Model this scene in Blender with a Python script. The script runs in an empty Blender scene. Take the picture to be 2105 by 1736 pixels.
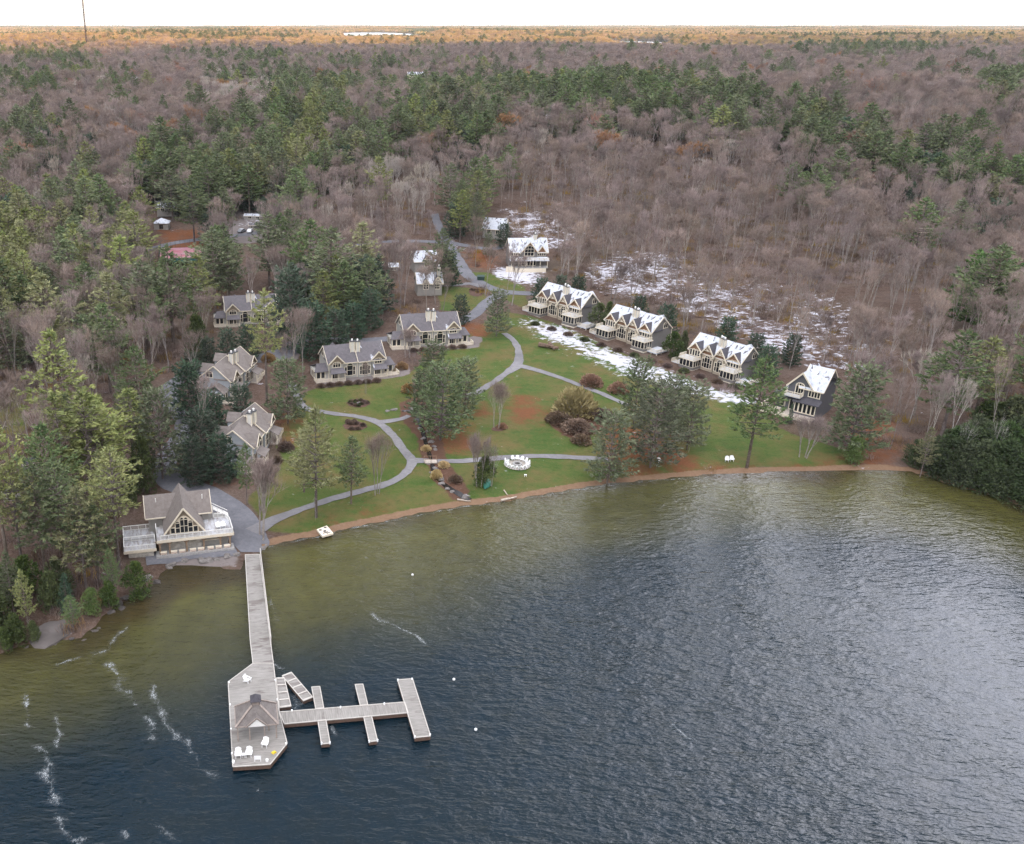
import bpy, math, random
import numpy as np
from mathutils import Vector, Matrix
R = math.radians
sc = bpy.context.scene
# ------------------------------------------------------------------ camera
CAM_H = 92.0; FPX = 1950.0; PX0 = 690.0; PY0 = 868.0; IW = 2105.0; PITCH = math.atan(816.0 / FPX)
camd = bpy.data.cameras.new('camera'); cam = bpy.data.objects.new('camera', camd)
sc.collection.objects.link(cam); sc.camera = cam
camd.sensor_fit = 'HORIZONTAL'; camd.sensor_width = 36.0
camd.lens = 36.0 * FPX / IW; camd.shift_x = (IW / 2 - PX0) / IW
camd.clip_start = 1.0; camd.clip_end = 60000.0
cam.location = (0, 0, CAM_H); cam.rotation_euler = (math.pi / 2 - PITCH, 0, 0)
# ------------------------------------------------------------------ world
SUN_EL = 4.6; SUN_AZ = 150.0            # azimuth clockwise from +Y (the view direction)
world = bpy.data.worlds.new('World'); sc.world = world; world.use_nodes = True
def world_nodes():
    nt = world.node_tree; N = nt.nodes; L = nt.links; N.clear()
    out = N.new('ShaderNodeOutputWorld'); tc = N.new('ShaderNodeTexCoord')
    sky = N.new('ShaderNodeTexSky'); sky.sky_type = 'NISHITA'; sky.sun_disc = False
    sky.sun_elevation = R(SUN_EL); sky.sun_rotation = R(SUN_AZ); sky.altitude = 300
    bsky = N.new('ShaderNodeBackground'); bsky.inputs['Strength'].default_value = 0.12
    L.new(sky.outputs[0], bsky.inputs['Color'])
    # thin overcast: pale cloud veil, brightest low over the horizon, broken by soft noise
    mp = N.new('ShaderNodeMapping'); mp.inputs['Scale'].default_value = (1, 1, 2.4)
    L.new(tc.outputs['Generated'], mp.inputs['Vector'])
    nz = N.new('ShaderNodeTexNoise'); nz.inputs['Scale'].default_value = 2.2; nz.inputs['Detail'].default_value = 5
    L.new(mp.outputs[0], nz.inputs['Vector'])
    sep = N.new('ShaderNodeSeparateXYZ'); L.new(tc.outputs['Generated'], sep.inputs[0])
    cr = N.new('ShaderNodeValToRGB'); e = cr.color_ramp.elements
    e[0].position = 0.0; e[0].color = (1.55, 1.51, 1.46, 1)
    e[1].position = 1.0; e[1].color = (0.98, 0.97, 1.0, 1)
    a = e.new(0.12); a.color = (1.3, 1.26, 1.23, 1)
    b = e.new(0.45); b.color = (0.38, 0.38, 0.45, 1); b3 = e.new(0.28); b3.color = (0.85, 0.84, 0.87, 1)
    L.new(sep.outputs['Z'], cr.inputs[0])
    mul = N.new('ShaderNodeMapRange'); mul.inputs['From Min'].default_value = 0.3; mul.inputs['From Max'].default_value = 0.7
    mul.inputs['To Min'].default_value = 0.75; mul.inputs['To Max'].default_value = 1.2
    L.new(nz.outputs[0], mul.inputs[0])
    # bright gap in the clouds ahead to the right
    def dirv(az, el): return (math.sin(R(az)) * math.cos(R(el)), math.cos(R(az)) * math.cos(R(el)), math.sin(R(el)))
    def lobe(az, el, p, amp):
        dn = N.new('ShaderNodeVectorMath'); dn.operation = 'DOT_PRODUCT'; dn.inputs[1].default_value = dirv(az, el)
        nm = N.new('ShaderNodeVectorMath'); nm.operation = 'NORMALIZE'; L.new(tc.outputs['Generated'], nm.inputs[0])
        L.new(nm.outputs[0], dn.inputs[0])
        mx = N.new('ShaderNodeMath'); mx.operation = 'MAXIMUM'; mx.inputs[1].default_value = 0; L.new(dn.outputs['Value'], mx.inputs[0])
        pw = N.new('ShaderNodeMath'); pw.operation = 'POWER'; pw.inputs[1].default_value = p; L.new(mx.outputs[0], pw.inputs[0])
        m = N.new('ShaderNodeMath'); m.operation = 'MULTIPLY'; m.inputs[1].default_value = amp; L.new(pw.outputs[0], m.inputs[0])
        return m
    l1 = lobe(48, 33, 24, 15.0); l2 = lobe(20, 22, 30, 1.6); l3 = lobe(205, 52, 7, 6.5)  # l3: bright sky added behind the camera for soft directional light
    ad = N.new('ShaderNodeMath'); ad.operation = 'ADD'; L.new(l1.outputs[0], ad.inputs[0]); L.new(l2.outputs[0], ad.inputs[1])
    ad3 = N.new('ShaderNodeMath'); ad3.operation = 'ADD'; L.new(ad.outputs[0], ad3.inputs[0]); L.new(l3.outputs[0], ad3.inputs[1])
    ad2 = N.new('ShaderNodeMath'); ad2.operation = 'ADD'; L.new(ad3.outputs[0], ad2.inputs[0]); L.new(mul.outputs[0], ad2.inputs[1])
    bc = N.new('ShaderNodeBackground'); L.new(cr.outputs[0], bc.inputs['Color']); L.new(ad2.outputs[0], bc.inputs['Strength'])
    add = N.new('ShaderNodeAddShader'); L.new(bsky.outputs[0], add.inputs[0]); L.new(bc.outputs[0], add.inputs[1])
    L.new(add.outputs[0], out.inputs['Surface'])
world_nodes()
# ------------------------------------------------------------------ sun
sd = bpy.data.lights.new('sun', 'SUN'); sd.energy = 5.0; sd.angle = R(0.5); sd.color = (1.0, 0.58, 0.22)
sun = bpy.data.objects.new('sun', sd); sc.collection.objects.link(sun)
SDIR = Vector((math.sin(R(SUN_AZ)) * math.cos(R(SUN_EL)), math.cos(R(SUN_AZ)) * math.cos(R(SUN_EL)), math.sin(R(SUN_EL))))
sun.rotation_euler = SDIR.to_track_quat('Z', 'Y').to_euler()
vs = sc.view_settings; vs.view_transform = 'Standard'; vs.look = 'None'; vs.exposure = 0.2; vs.gamma = 1.0; vs.use_curve_mapping = False
sc.cycles.max_bounces = 5; sc.cycles.diffuse_bounces = 2; sc.cycles.glossy_bounces = 2
sc.cycles.transparent_max_bounces = 6; sc.cycles.caustics_reflective = False; sc.cycles.caustics_refractive = False
sc.cycles.use_denoising = True; sc.cycles.denoising_prefilter = 'NONE'; sc.cycles.denoising_input_passes = 'RGB_ALBEDO_NORMAL'; sc.cycles.use_adaptive_sampling = True; sc.cycles.adaptive_threshold = 0.02
# ------------------------------------------------------------------ helpers
C = sc.collection
def tag(o, label=None, cat=None, group=None, kind=None):
    if label: o['label'] = label
    if cat: o['category'] = cat
    if group: o['group'] = group
    if kind: o['kind'] = kind
    return o
def empty(name, loc, rz=0.0, s=1.0):
    o = bpy.data.objects.new(name, None); C.objects.link(o); o.location = loc; o.rotation_euler = (0, 0, rz); o.scale = (s, s, s)
    o.empty_display_size = 0.3
    return o
def mesh_from(name, V, F, mats, mi=None, smooth=False):
    me = bpy.data.meshes.new(name); me.from_pydata([tuple(v) for v in V], [], [tuple(f) for f in F])
    for m in (mats if isinstance(mats, (list, tuple)) else [mats]): me.materials.append(m)
    if mi is not None: me.polygons.foreach_set('material_index', mi)
    if smooth: me.polygons.foreach_set('use_smooth', [True] * len(me.polygons))
    me.update(); return me
def link(name, me, parent=None, loc=None, rz=None):
    o = bpy.data.objects.new(name, me); C.objects.link(o)
    if parent: o.parent = parent
    if loc is not None: o.location = loc
    if rz is not None: o.rotation_euler = (0, 0, rz)
    return o
class MB:
    def __init__(s): s.V = []; s.F = []; s.M = []; s.m = 0
    def quad(s, a, b, c, d): s.poly([a, b, c, d])
    def poly(s, pts):
        n = len(s.V); s.V += [tuple(p) for p in pts]; s.F.append(tuple(range(n, n + len(pts)))); s.M.append(s.m)
    def box(s, x0, y0, z0, x1, y1, z1):
        n = len(s.V)
        s.V += [(x0, y0, z0), (x1, y0, z0), (x1, y1, z0), (x0, y1, z0), (x0, y0, z1), (x1, y0, z1), (x1, y1, z1), (x0, y1, z1)]
        for f in ((3, 2, 1, 0), (4, 5, 6, 7), (0, 1, 5, 4), (1, 2, 6, 5), (2, 3, 7, 6), (3, 0, 4, 7)):
            s.F.append(tuple(n + k for k in f)); s.M.append(s.m)
    def prism(s, pts, vec):
        # pts: planar polygon, extruded by vec
        n = len(s.V); k = len(pts); v = Vector(vec)
        P = [Vector(p) for p in pts]; nn = Vector((0, 0, 0))
        for i in range(k): nn += P[i].cross(P[(i + 1) % k])
        if nn.dot(v) < 0: P.reverse()
        s.V += [tuple(p) for p in P] + [tuple(p + v) for p in P]
        s.F.append(tuple(n + i for i in reversed(range(k)))); s.M.append(s.m)
        s.F.append(tuple(n + k + i for i in range(k))); s.M.append(s.m)
        for i in range(k):
            j = (i + 1) % k; s.F.append((n + i, n + j, n + k + j, n + k + i)); s.M.append(s.m)
    def tube(s, a, b, ra, rb=None, n=6, caps=True):
        rb = ra if rb is None else rb; a = Vector(a); b = Vector(b); d = (b - a)
        if d.length < 1e-6: return
        d.normalize(); u = d.orthogonal().normalized(); w = d.cross(u); k = len(s.V)
        for c, r in ((a, ra), (b, rb)):
            for i in range(n):
                t = 2 * math.pi * i / n; s.V.append(tuple(c + (u * math.cos(t) + w * math.sin(t)) * r))
        for i in range(n):
            j = (i + 1) % n; s.F.append((k + i, k + j, k + n + j, k + n + i)); s.M.append(s.m)
        if caps:
            s.F.append(tuple(k + i for i in reversed(range(n)))); s.M.append(s.m)
            s.F.append(tuple(k + n + i for i in range(n))); s.M.append(s.m)
    def beam(s, a, b, w, h=None):
        # square bar from a to b, w wide and h high
        h = w if h is None else h; a = Vector(a); b = Vector(b); d = b - a
        if d.length < 1e-6: return
        d.normalize(); up = Vector((0, 0, 1)) if abs(d.z) < 0.95 else Vector((0, 1, 0))
        u = d.cross(up).normalized() * (w / 2); v = u.cross(d).normalized() * (h / 2); k = len(s.V)
        for c in (a, b):
            for q in (-u - v, u - v, u + v, -u + v): s.V.append(tuple(c + q))
        for f in ((0, 1, 5, 4), (1, 2, 6, 5), (2, 3, 7, 6), (3, 0, 4, 7), (3, 2, 1, 0), (4, 5, 6, 7)):
            s.F.append(tuple(k + i for i in f)); s.M.append(s.m)
    def build(s, name, mats, parent=None, loc=None, rz=None, smooth=False):
        return link(name, mesh_from(name, s.V, s.F, mats, s.M, smooth), parent, loc, rz)
# node helpers
def new_mat(name):
    m = bpy.data.materials.new(name); m.use_nodes = True; nt = m.node_tree
    return m, nt, nt.nodes, nt.links, nt.nodes['Principled BSDF']
def n_noise(nt, scale, detail=4, rough=0.55, vec=None, dim=None):
    n = nt.nodes.new('ShaderNodeTexNoise'); n.inputs['Scale'].default_value = scale; n.inputs['Detail'].default_value = detail
    n.inputs['Roughness'].default_value = rough
    if vec is not None: nt.links.new(vec, n.inputs['Vector'])
    return n.outputs[0]
def n_map(nt, src, a, b, c=0.0, d=1.0, smooth=False):
    n = nt.nodes.new('ShaderNodeMapRange'); n.inputs['From Min'].default_value = a; n.inputs['From Max'].default_value = b
    n.inputs['To Min'].default_value = c; n.inputs['To Max'].default_value = d
    if smooth: n.interpolation_type = 'SMOOTHSTEP'
    nt.links.new(src, n.inputs[0]); return n.outputs[0]
def n_mix(nt, fac, a, b, mode='MIX'):
    n = nt.nodes.new('ShaderNodeMix'); n.data_type = 'RGBA'; n.blend_type = mode
    for k, v in ((0, fac), (6, a), (7, b)):
        if isinstance(v, (int, float)): n.inputs[k].default_value = v
        elif isinstance(v, tuple): n.inputs[k].default_value = (v[0], v[1], v[2], 1)
        else: nt.links.new(v, n.inputs[k])
    return n.outputs[2]
def n_math(nt, op, a, b=None, c=None):
    n = nt.nodes.new('ShaderNodeMath'); n.operation = op
    for k, v in enumerate((a, b, c)):
        if v is None: continue
        if isinstance(v, (int, float)): n.inputs[k].default_value = v
        else: nt.links.new(v, n.inputs[k])
    return n.outputs[0]
def n_attr(nt, name):
    n = nt.nodes.new('ShaderNodeAttribute'); n.attribute_name = name; return n.outputs['Fac']
def n_geo(nt): return nt.nodes.new('ShaderNodeNewGeometry').outputs['Position']
def n_obj(nt): return nt.nodes.new('ShaderNodeTexCoord').outputs['Object']
def n_scale(nt, vec, s, rz=0.0):
    n = nt.nodes.new('ShaderNodeMapping'); n.inputs['Scale'].default_value = s; n.inputs['Rotation'].default_value = (0, 0, rz)
    nt.links.new(vec, n.inputs['Vector']); return n.outputs[0]
def n_bump(nt, h, strength, dist, normal=None):
    n = nt.nodes.new('ShaderNodeBump'); n.inputs['Strength'].default_value = strength; n.inputs['Distance'].default_value = dist
    nt.links.new(h, n.inputs['Height'])
    if normal is not None: nt.links.new(normal, n.inputs['Normal'])
    return n.outputs[0]
def simple(name, col, rough=0.7, var=0.15, scale=3.0, spec=0.3, col2=None, metal=0.0):
    m, nt, N, L, b = new_mat(name)
    nz = n_noise(nt, scale, 5, 0.6, n_obj(nt)); f = n_map(nt, nz, 0.3, 0.7)
    c2 = col2 or tuple(c * (1 - var) for c in col); c1 = tuple(min(1, c * (1 + var * 0.5)) for c in col)
    L.new(n_mix(nt, f, c1, c2), b.inputs['Base Color'])
    b.inputs['Roughness'].default_value = rough; b.inputs['Specular IOR Level'].default_value = spec; b.inputs['Metallic'].default_value = metal
    return m
# ------------------------------------------------------------------ picture -> ground
CP, SP = math.cos(PITCH), math.sin(PITCH)
def ray(px, py):
    a = (px - PX0) / FPX; b = (PY0 - py) / FPX
    return (a, CP + b * SP, -SP + b * CP)
def at(px, py, z=0.0):
    d = ray(px, py); t = (z - CAM_H) / d[2]; return (d[0] * t, d[1] * t)
def proj(x, y, z):
    zz = y * CP - (z - CAM_H) * SP; yy = y * SP + (z - CAM_H) * CP
    return PX0 + FPX * x / zz, PY0 - FPX * yy / zz, zz
SHORE_PX = [(-500, 1560), (-250, 1440), (-100, 1385), (0, 1346), (32, 1335), (64, 1325), (97, 1317), (126, 1322), (151, 1320), (180, 1306), (206, 1280), (232, 1254),
  (274, 1227), (303, 1211), (320, 1201), (335, 1184), (345, 1167), (359, 1163), (394, 1163), (437, 1169), (470, 1171), (502, 1172), (504, 1150), (538, 1136), (541, 1127),
  (582, 1116), (645, 1105), (682, 1097), (707, 1089), (770, 1077), (863, 1057), (957, 1041), (1000, 1037), (1049, 1031), (1112, 1019), (1205, 1003), (1268, 994),
  (1362, 986), (1424, 980), (1518, 974), (1643, 971), (1760, 967), (1822, 967), (1866, 971), (1900, 979), (1947, 996), (1994, 1008), (2041, 1020), (2105, 1044),
  (2250, 1095), (2500, 1190), (2900, 1360)]
SHORE = np.array([at(*p) for p in SHORE_PX])
SHORE = np.vstack([[(-1200, 60)], SHORE, [(900, -100)]])
def sdist(x, y):
    """signed distance to the shoreline, positive inland"""
    x = np.asarray(x, float); y = np.asarray(y, float)
    best = np.full(x.shape, 1e18); sg = np.ones(x.shape)
    cnt = np.zeros(x.shape, int)
    for i in range(len(SHORE) - 1):
        ax, ay = SHORE[i]; bx, by = SHORE[i + 1]; ex, ey = bx - ax, by - ay
        t = np.clip(((x - ax) * ex + (y - ay) * ey) / (ex * ex + ey * ey), 0, 1)
        d2 = (x - ax - t * ex) ** 2 + (y - ay - t * ey) ** 2
        best = np.minimum(best, d2)
        # vertical ray going down (-y): count crossings to decide the side
        cross = ((ax > x) != (bx > x))
        with np.errstate(divide='ignore', invalid='ignore'):
            yc = ay + (x - ax) / (bx - ax if bx != ax else 1e-9) * ey
        cnt += (cross & (yc < y)).astype(int)
    inside = (cnt % 2 == 1) | (x < SHORE[0][0]) & (y > 60) | (x > SHORE[-1][0]) & (y > -100)
    return np.where(inside, np.sqrt(best), -np.sqrt(best))
def sstep(x, a, b):
    t = np.clip((x - a) / (b - a), 0, 1); return t * t * (3 - 2 * t)
def swell(x, y, L, s):
    a = s * 1.7
    return (np.sin(x / L + a) * np.cos(y / L * 0.83 + a * 2.1) + 0.6 * np.sin((x * 0.6 + y) / L * 1.7 + a * 3.3) + 0.35 * np.sin((x - y * 0.7) / L * 3.1 + a)) / 1.95
LAKES = [(215, 5600, 205, 1100, 46.0), (870, 2900, 60, 190, 46.0)]
def gz(x, y):
    x = np.asarray(x, float); y = np.asarray(y, float)
    d = sdist(x, y); dd = np.maximum(d, 0)
    z = 0.55 * (1 - np.exp(-dd / 2.5)) + 7.5 * (1 - np.exp(-dd / 190.0))
    # steeper bank west of the boathouse, and on the east point
    z += 4.5 * sstep(dd, 0, 22) * sstep(-x, 38, 62) * sstep(-y, -260, -190)
    z += 3.5 * sstep(dd, 0, 25) * sstep(x, 150, 190)
    # wooded hill behind the snowy cottages, valley behind it, next rise
    z += 19 * sstep(y, 310, 620) + 9 * sstep(y, 640, 1250)
    z += 14 * np.exp(-((x - 290) / 260) ** 2 - ((y - 600) / 170) ** 2) * sstep(dd, 25, 140)
    z -= 9 * np.exp(-((x - 420) / 330) ** 2 - ((y - 930) / 130) ** 2)
    z += 5 * sstep(y, 950, 1700) * (1 + 1.6 * swell(x, y, 310, 2)) + 14 * np.exp(-((x + 520) / 500) ** 2 - ((y - 2450) / 260) ** 2) + 9 * np.exp(-((x - 250) / 700) ** 2 - ((y - 2250) / 120) ** 2)
    z += 2.2 * swell(x, y, 60, 1) * sstep(dd, 60, 260)
    far = sstep(y, 1500, 3200)
    z += far * 13 * swell(x, y, 620, 3) + far * 7 * swell(x, y, 240, 5) + 12 * sstep(y, 5000, 12000) * swell(x, y, 2100, 7)
    # a shallow valley opens towards each far lake
    for lx, ly, la, lb, lz in LAKES:
        near = ly - lb; cap = CAM_H - (CAM_H - lz) / near * y - 21.0; a = np.abs(x / np.maximum(y, 1) - lx / ly) / (la * 1.25 / ly)
        m = (1 - sstep(a, 0.8, 1.6)) * sstep(y, 1500, 2200) * (y < ly); z = np.where(z > cap, z * (1 - m) + cap * m, z)
    # level shores of the far lakes
    for lx, ly, la, lb, lz in LAKES:
        e = ((x - lx) / la) ** 2 + ((y - ly) / lb) ** 2; m = 1 - sstep(e, 1.0, 2.4); z = z * (1 - m) + lz * m
    # added unseen ridge behind the camera, keeps the low sun off the foreground
    ux, uy = math.sin(R(SUN_AZ)), math.cos(R(SUN_AZ)); s = x * ux + y * uy; p = -x * uy + y * ux
    z += 304 * np.exp(-((s - 1500) / 330) ** 2) * (1 + 0.13 * swell(p, p * 0, 210, 4) + 0.05 * swell(p, p * 0, 70, 2)) * (sstep(s, 600, 1100))
    back = (d < 0) & (s > 600)
    w = np.where(d < 0, -0.35 - 3.2 * (1 - np.exp(d / 22.0)), 0.0)
    return np.where(back, z - 4.0 * (1 - sstep(s, 600, 1000)), np.where(d < 0, w, z))
def G(px, py, dz=0.0):
    z = 0.0
    for _ in range(14):
        x, y = at(px, py, z); z = 0.4 * z + 0.6 * (float(gz(x, y)) + dz)
    return Vector((x, y, float(gz(x, y)) + dz))
def in_poly(px, py, poly):
    px = np.asarray(px); py = np.asarray(py); c = np.zeros(px.shape, bool); n = len(poly)
    for i in range(n):
        x0, y0 = poly[i]; x1, y1 = poly[(i + 1) % n]
        if y0 == y1: continue
        k = ((y0 > py) != (y1 > py)) & (px < (x1 - x0) * (py - y0) / (y1 - y0) + x0); c ^= k
    return c
# ------------------------------------------------------------------ ground sheet
LAWN = [[(548, 1096), (640, 1098), (760, 1074), (950, 1034), (1060, 1018), (1240, 990), (1430, 968), (1600, 962), (1745, 958), (1760, 935), (1700, 915), (1610, 885), (1580, 860), (1560, 820),
         (1460, 800), (1380, 765), (1300, 735), (1200, 690), (1130, 660), (1060, 645), (1030, 640), (990, 668), (960, 690), (880, 740), (830, 775), (740, 785), (640, 800),
         (590, 850), (570, 900), (580, 960), (530, 1010), (500, 1030), (540, 1060)],
        [(900, 590), (985, 592), (998, 618), (970, 640), (905, 640)], [(1000, 560), (1080, 590), (1085, 640), (1010, 600), (945, 560)],
        [(0, 810), (30, 800), (60, 860), (40, 900), (0, 890)], [(585, 670), (640, 660), (640, 700), (590, 700)]]
RUST = [[(560, 1110), (760, 1078), (900, 1046), (900, 1030), (740, 1050), (640, 1075), (560, 1095)], [(1180, 1010), (1830, 975), (1830, 940), (1760, 930), (1730, 950), (1430, 950), (1200, 985)],
        [(930, 660), (1010, 660), (1020, 690), (980, 700), (930, 685)], [(900, 880), (980, 870), (1000, 930), (930, 945), (880, 925)], [(960, 835), (1010, 820), (1010, 860), (950, 880)],
        [(560, 840), (640, 850), (620, 900), (560, 960)], [(420, 970), (520, 985), (520, 1020), (450, 1005), (400, 985)], [(350, 900), (390, 880), (400, 960), (380, 990)],
        [(1740, 860), (1830, 850), (1870, 960), (1760, 960)], [(945, 500), (1030, 520), (1020, 560), (960, 550)], [(1070, 780), (1040, 850), (1100, 900), (1140, 850)],
        [(1230, 870), (1380, 880), (1430, 950), (1220, 960)], [(700, 1010), (740, 1010), (740, 1040), (690, 1040)], [(320, 470), (440, 470), (430, 520), (320, 515)]]
SNOW = [([(1060, 650), (1150, 668), (1215, 700), (1290, 730), (1380, 765), (1470, 800), (1560, 815), (1550, 840), (1460, 820), (1360, 790), (1260, 762), (1180, 720), (1110, 690), (1060, 665)], 0.95),
        ([(1190, 560), (1260, 512), (1380, 520), (1440, 545), (1560, 640), (1660, 700), (1760, 745), (1760, 790), (1640, 750), (1530, 700), (1420, 650), (1330, 620), (1230, 600)], 0.58),
        ([(1020, 545), (1110, 560), (1115, 590), (1060, 585), (1010, 565)], 1.0), ([(1030, 430), (1150, 440), (1200, 480), (1150, 520), (1080, 500), (1040, 470)], 0.62),
        ([(1440, 560), (1700, 600), (1860, 700), (1800, 740), (1700, 730), (1560, 640)], 0.42), ([(900, 470), (930, 480), (960, 510), (930, 520)], 0.6),
        ([(500, 425), (560, 430), (565, 470), (480, 470)], 0.55)]
DIRT = [[(600, 700), (560, 715), (555, 740), (600, 745), (640, 720)], [(420, 430), (560, 430), (560, 500), (420, 500)], [(300, 1135), (480, 1130), (500, 1160), (350, 1165)],
        [(650, 770), (840, 745), (850, 770), (660, 800)], [(830, 705), (990, 690), (990, 715), (840, 725)]]
BED = [[(820, 830), (870, 810), (900, 870), (910, 930), (950, 990), (975, 1030), (940, 1035), (880, 980), (860, 900), (820, 860)],
       [(1125, 850), (1165, 830), (1250, 850), (1255, 885), (1170, 905), (1135, 880)]]
def axis(lo, hi, step, a, b, grow):
    v = list(np.arange(lo, hi + 0.01, step)); s = step
    while v[-1] < b: s *= grow; v.append(v[-1] + s)
    s = step; w = []
    t = v[0]
    while t > a: s *= grow; t -= s; w.append(t)
    return np.array(w[::-1] + v)
def grid_mesh(name, xs, ys, zf):
    X, Y = np.meshgrid(xs, ys); Z = zf(X, Y); nx, ny = len(xs), len(ys)
    V = np.stack([X.ravel(), Y.ravel(), Z.ravel()], 1)
    i, j = np.meshgrid(np.arange(nx - 1), np.arange(ny - 1)); a = (j * nx + i).ravel()
    F = np.stack([a, a + 1, a + nx + 1, a + nx], 1)
    me = bpy.data.meshes.new(name); me.vertices.add(len(V)); me.vertices.foreach_set('co', V.ravel())
    me.loops.add(len(F) * 4); me.loops.foreach_set('vertex_index', F.ravel())
    me.polygons.add(len(F)); me.polygons.foreach_set('loop_start', np.arange(len(F)) * 4)
    me.polygons.foreach_set('use_smooth', np.ones(len(F), bool)); me.update(calc_edges=True)
    return me, V
def add_attr(me, name, arr):
    a = me.attributes.new(name, 'FLOAT', 'POINT'); a.data.foreach_set('value', np.asarray(arr, np.float32))
def ground_mat():
    m, nt, N, L, b = new_mat('ground_cover'); p = n_geo(nt)
    n1 = n_noise(nt, 0.035, 6, 0.6, p); n2 = n_noise(nt, 0.35, 6, 0.7, p); n3 = n_noise(nt, 1.7, 5, 0.75, p)
    litter = n_mix(nt, n_map(nt, n2, 0.3, 0.7), (0.050, 0.030, 0.022), (0.120, 0.078, 0.058))
    litter = n_mix(nt, n_map(nt, n3, 0.45, 0.75), litter, (0.16, 0.12, 0.10))
    litter = n_mix(nt, n_map(nt, n1, 0.5, 0.72, 0, 0.4), litter, (0.055, 0.065, 0.028)); litter = n_mix(nt, n_map(nt, n_noise(nt, 0.07, 5, 0.7, p), 0.45, 0.7, 0, 0.6), litter, (0.15, 0.115, 0.10))
    g1 = n_mix(nt, n_map(nt, n1, 0.35, 0.65), (0.034, 0.088, 0.014), (0.064, 0.102, 0.021))
    n4 = n_noise(nt, 0.11, 5, 0.7, p)
    g1 = n_mix(nt, n_map(nt, n4, 0.43, 0.62, 0, 0.95), g1, (0.130, 0.096, 0.040))
    g1 = n_mix(nt, n_map(nt, n4, 0.30, 0.46, 0.5, 0), g1, (0.028, 0.066, 0.014))
    stripes = n_noise(nt, 1.0, 2, 0.5, n_scale(nt, p, (0.12, 0.75, 1), R(28)))
    g1 = n_mix(nt, n_map(nt, stripes, 0.42, 0.62, 0, 0.28), g1, (0.10, 0.11, 0.035))
    g1 = n_mix(nt, n_map(nt, n3, 0.25, 0.8, 0, 0.45), g1, (0.115, 0.11, 0.042))
    g1 = n_mix(nt, n_map(nt, n_noise(nt, 2.6, 6, 0.8, p), 0.56, 0.66, 0, 0.55), g1, (0.17, 0.115, 0.05))
    g1 = n_mix(nt, n_map(nt, n_noise(nt, 0.5, 5, 0.8, p), 0.52, 0.68, 0, 0.5), g1, (0.028, 0.062, 0.013))
    def mask(name, gain=0.5, lo=0.42, hi=0.58, nz=n2):
        s = n_math(nt, 'ADD', n_attr(nt, name), n_math(nt, 'MULTIPLY', n_math(nt, 'SUBTRACT', nz, 0.5), gain))
        return n_map(nt, s, lo, hi, 0, 1, True)
    c = n_mix(nt, mask('lawn', 0.5, 0.35, 0.6), litter, g1)
    c = n_mix(nt, mask('rust', 2.6, 0.35, 1.1, n_noise(nt, 0.16, 7, 0.75, p)), c, n_mix(nt, n3, (0.095, 0.038, 0.018), (0.21, 0.088, 0.042)))
    c = n_mix(nt, mask('bed', 0.7), c, n_mix(nt, n2, (0.05, 0.025, 0.018), (0.16, 0.09, 0.06)))
    c = n_mix(nt, mask('dirt', 0.5), c, n_mix(nt, n2, (0.14, 0.12, 0.115), (0.23, 0.20, 0.19)))
    c = n_mix(nt, mask('sand', 0.35, 0.35, 0.6, n3), c, n_mix(nt, n3, (0.13, 0.068, 0.040), (0.27, 0.185, 0.12)))
    # snow lies in broken patches between leaves, rocks and logs
    w = nt.nodes.new('ShaderNodeTexNoise'); w.inputs['Scale'].default_value = 0.55; w.inputs['Detail'].default_value = 7; w.inputs['Distortion'].default_value = 0.5
    w.inputs['Roughness'].default_value = 0.68; L.new(n_scale(nt, p, (0.9, 1.15, 1), R(-25)), w.inputs['Vector'])
    sn = n_math(nt, 'ADD', n_attr(nt, 'snow'), n_math(nt, 'MULTIPLY', n_math(nt, 'SUBTRACT', w.outputs[0], 0.5), 2.9))
    sn = n_math(nt, 'ADD', sn, n_math(nt, 'MULTIPLY', n_math(nt, 'SUBTRACT', n_noise(nt, 0.09, 5, 0.65, p), 0.48), 1.3))
    c = n_mix(nt, n_map(nt, sn, 0.50, 0.90, 0, 0.9, True), c, (0.58, 0.58, 0.64))
    c = n_mix(nt, n_math(nt, 'MULTIPLY', n_map(nt, n_attr(nt, 'far'), 0.2, 1), 0.9), c, n_mix(nt, n_noise(nt, 0.004, 6, 0.65, p), (0.07, 0.06, 0.045), (0.15, 0.12, 0.09)))
    L.new(c, b.inputs['Base Color']); b.inputs['Roughness'].default_value = 0.95; b.inputs['Specular IOR Level'].default_value = 0.1
    L.new(n_bump(nt, n_math(nt, 'ADD', n2, n_math(nt, 'MULTIPLY', n3, 0.5)), 0.8, 0.5), b.inputs['Normal'])
    return m
xs = axis(-130, 300, 1.5, -14000, 16000, 1.075); ys = axis(84, 430, 1.5, -5200, 26000, 1.06)
gme, GV = grid_mesh('ground', xs, ys, gz)
gpx, gpy, gd = proj(GV[:, 0], GV[:, 1], GV[:, 2]); sdv = sdist(GV[:, 0], GV[:, 1]); front = gd > 20
def pm(polys): 
    m = np.zeros(len(GV), bool)
    for p in polys: m |= in_poly(gpx, gpy, p)
    return (m & front).astype(float)
def blur(a, k=1):
    a = a.reshape(len(ys), len(xs))
    for _ in range(k):
        a = (a + np.roll(a, 1, 0) + np.roll(a, -1, 0) + np.roll(a, 1, 1) + np.roll(a, -1, 1)) / 5
    return a.ravel()
add_attr(gme, 'lawn', blur(pm(LAWN), 2)); add_attr(gme, 'rust', blur(pm(RUST), 9) * 1.0); add_attr(gme, 'dirt', blur(pm(DIRT), 2)); add_attr(gme, 'bed', blur(pm(BED), 2))
snw = np.zeros(len(GV))
for p, v in SNOW: snw = np.maximum(snw, pm([p]) * v)
add_attr(gme, 'snow', blur(snw, 9))
beach = (1 - sstep(sdv, 0.9, 3.0)) * (GV[:, 0] > at(545, 1120)[0]) * (GV[:, 1] < 420)
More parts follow.
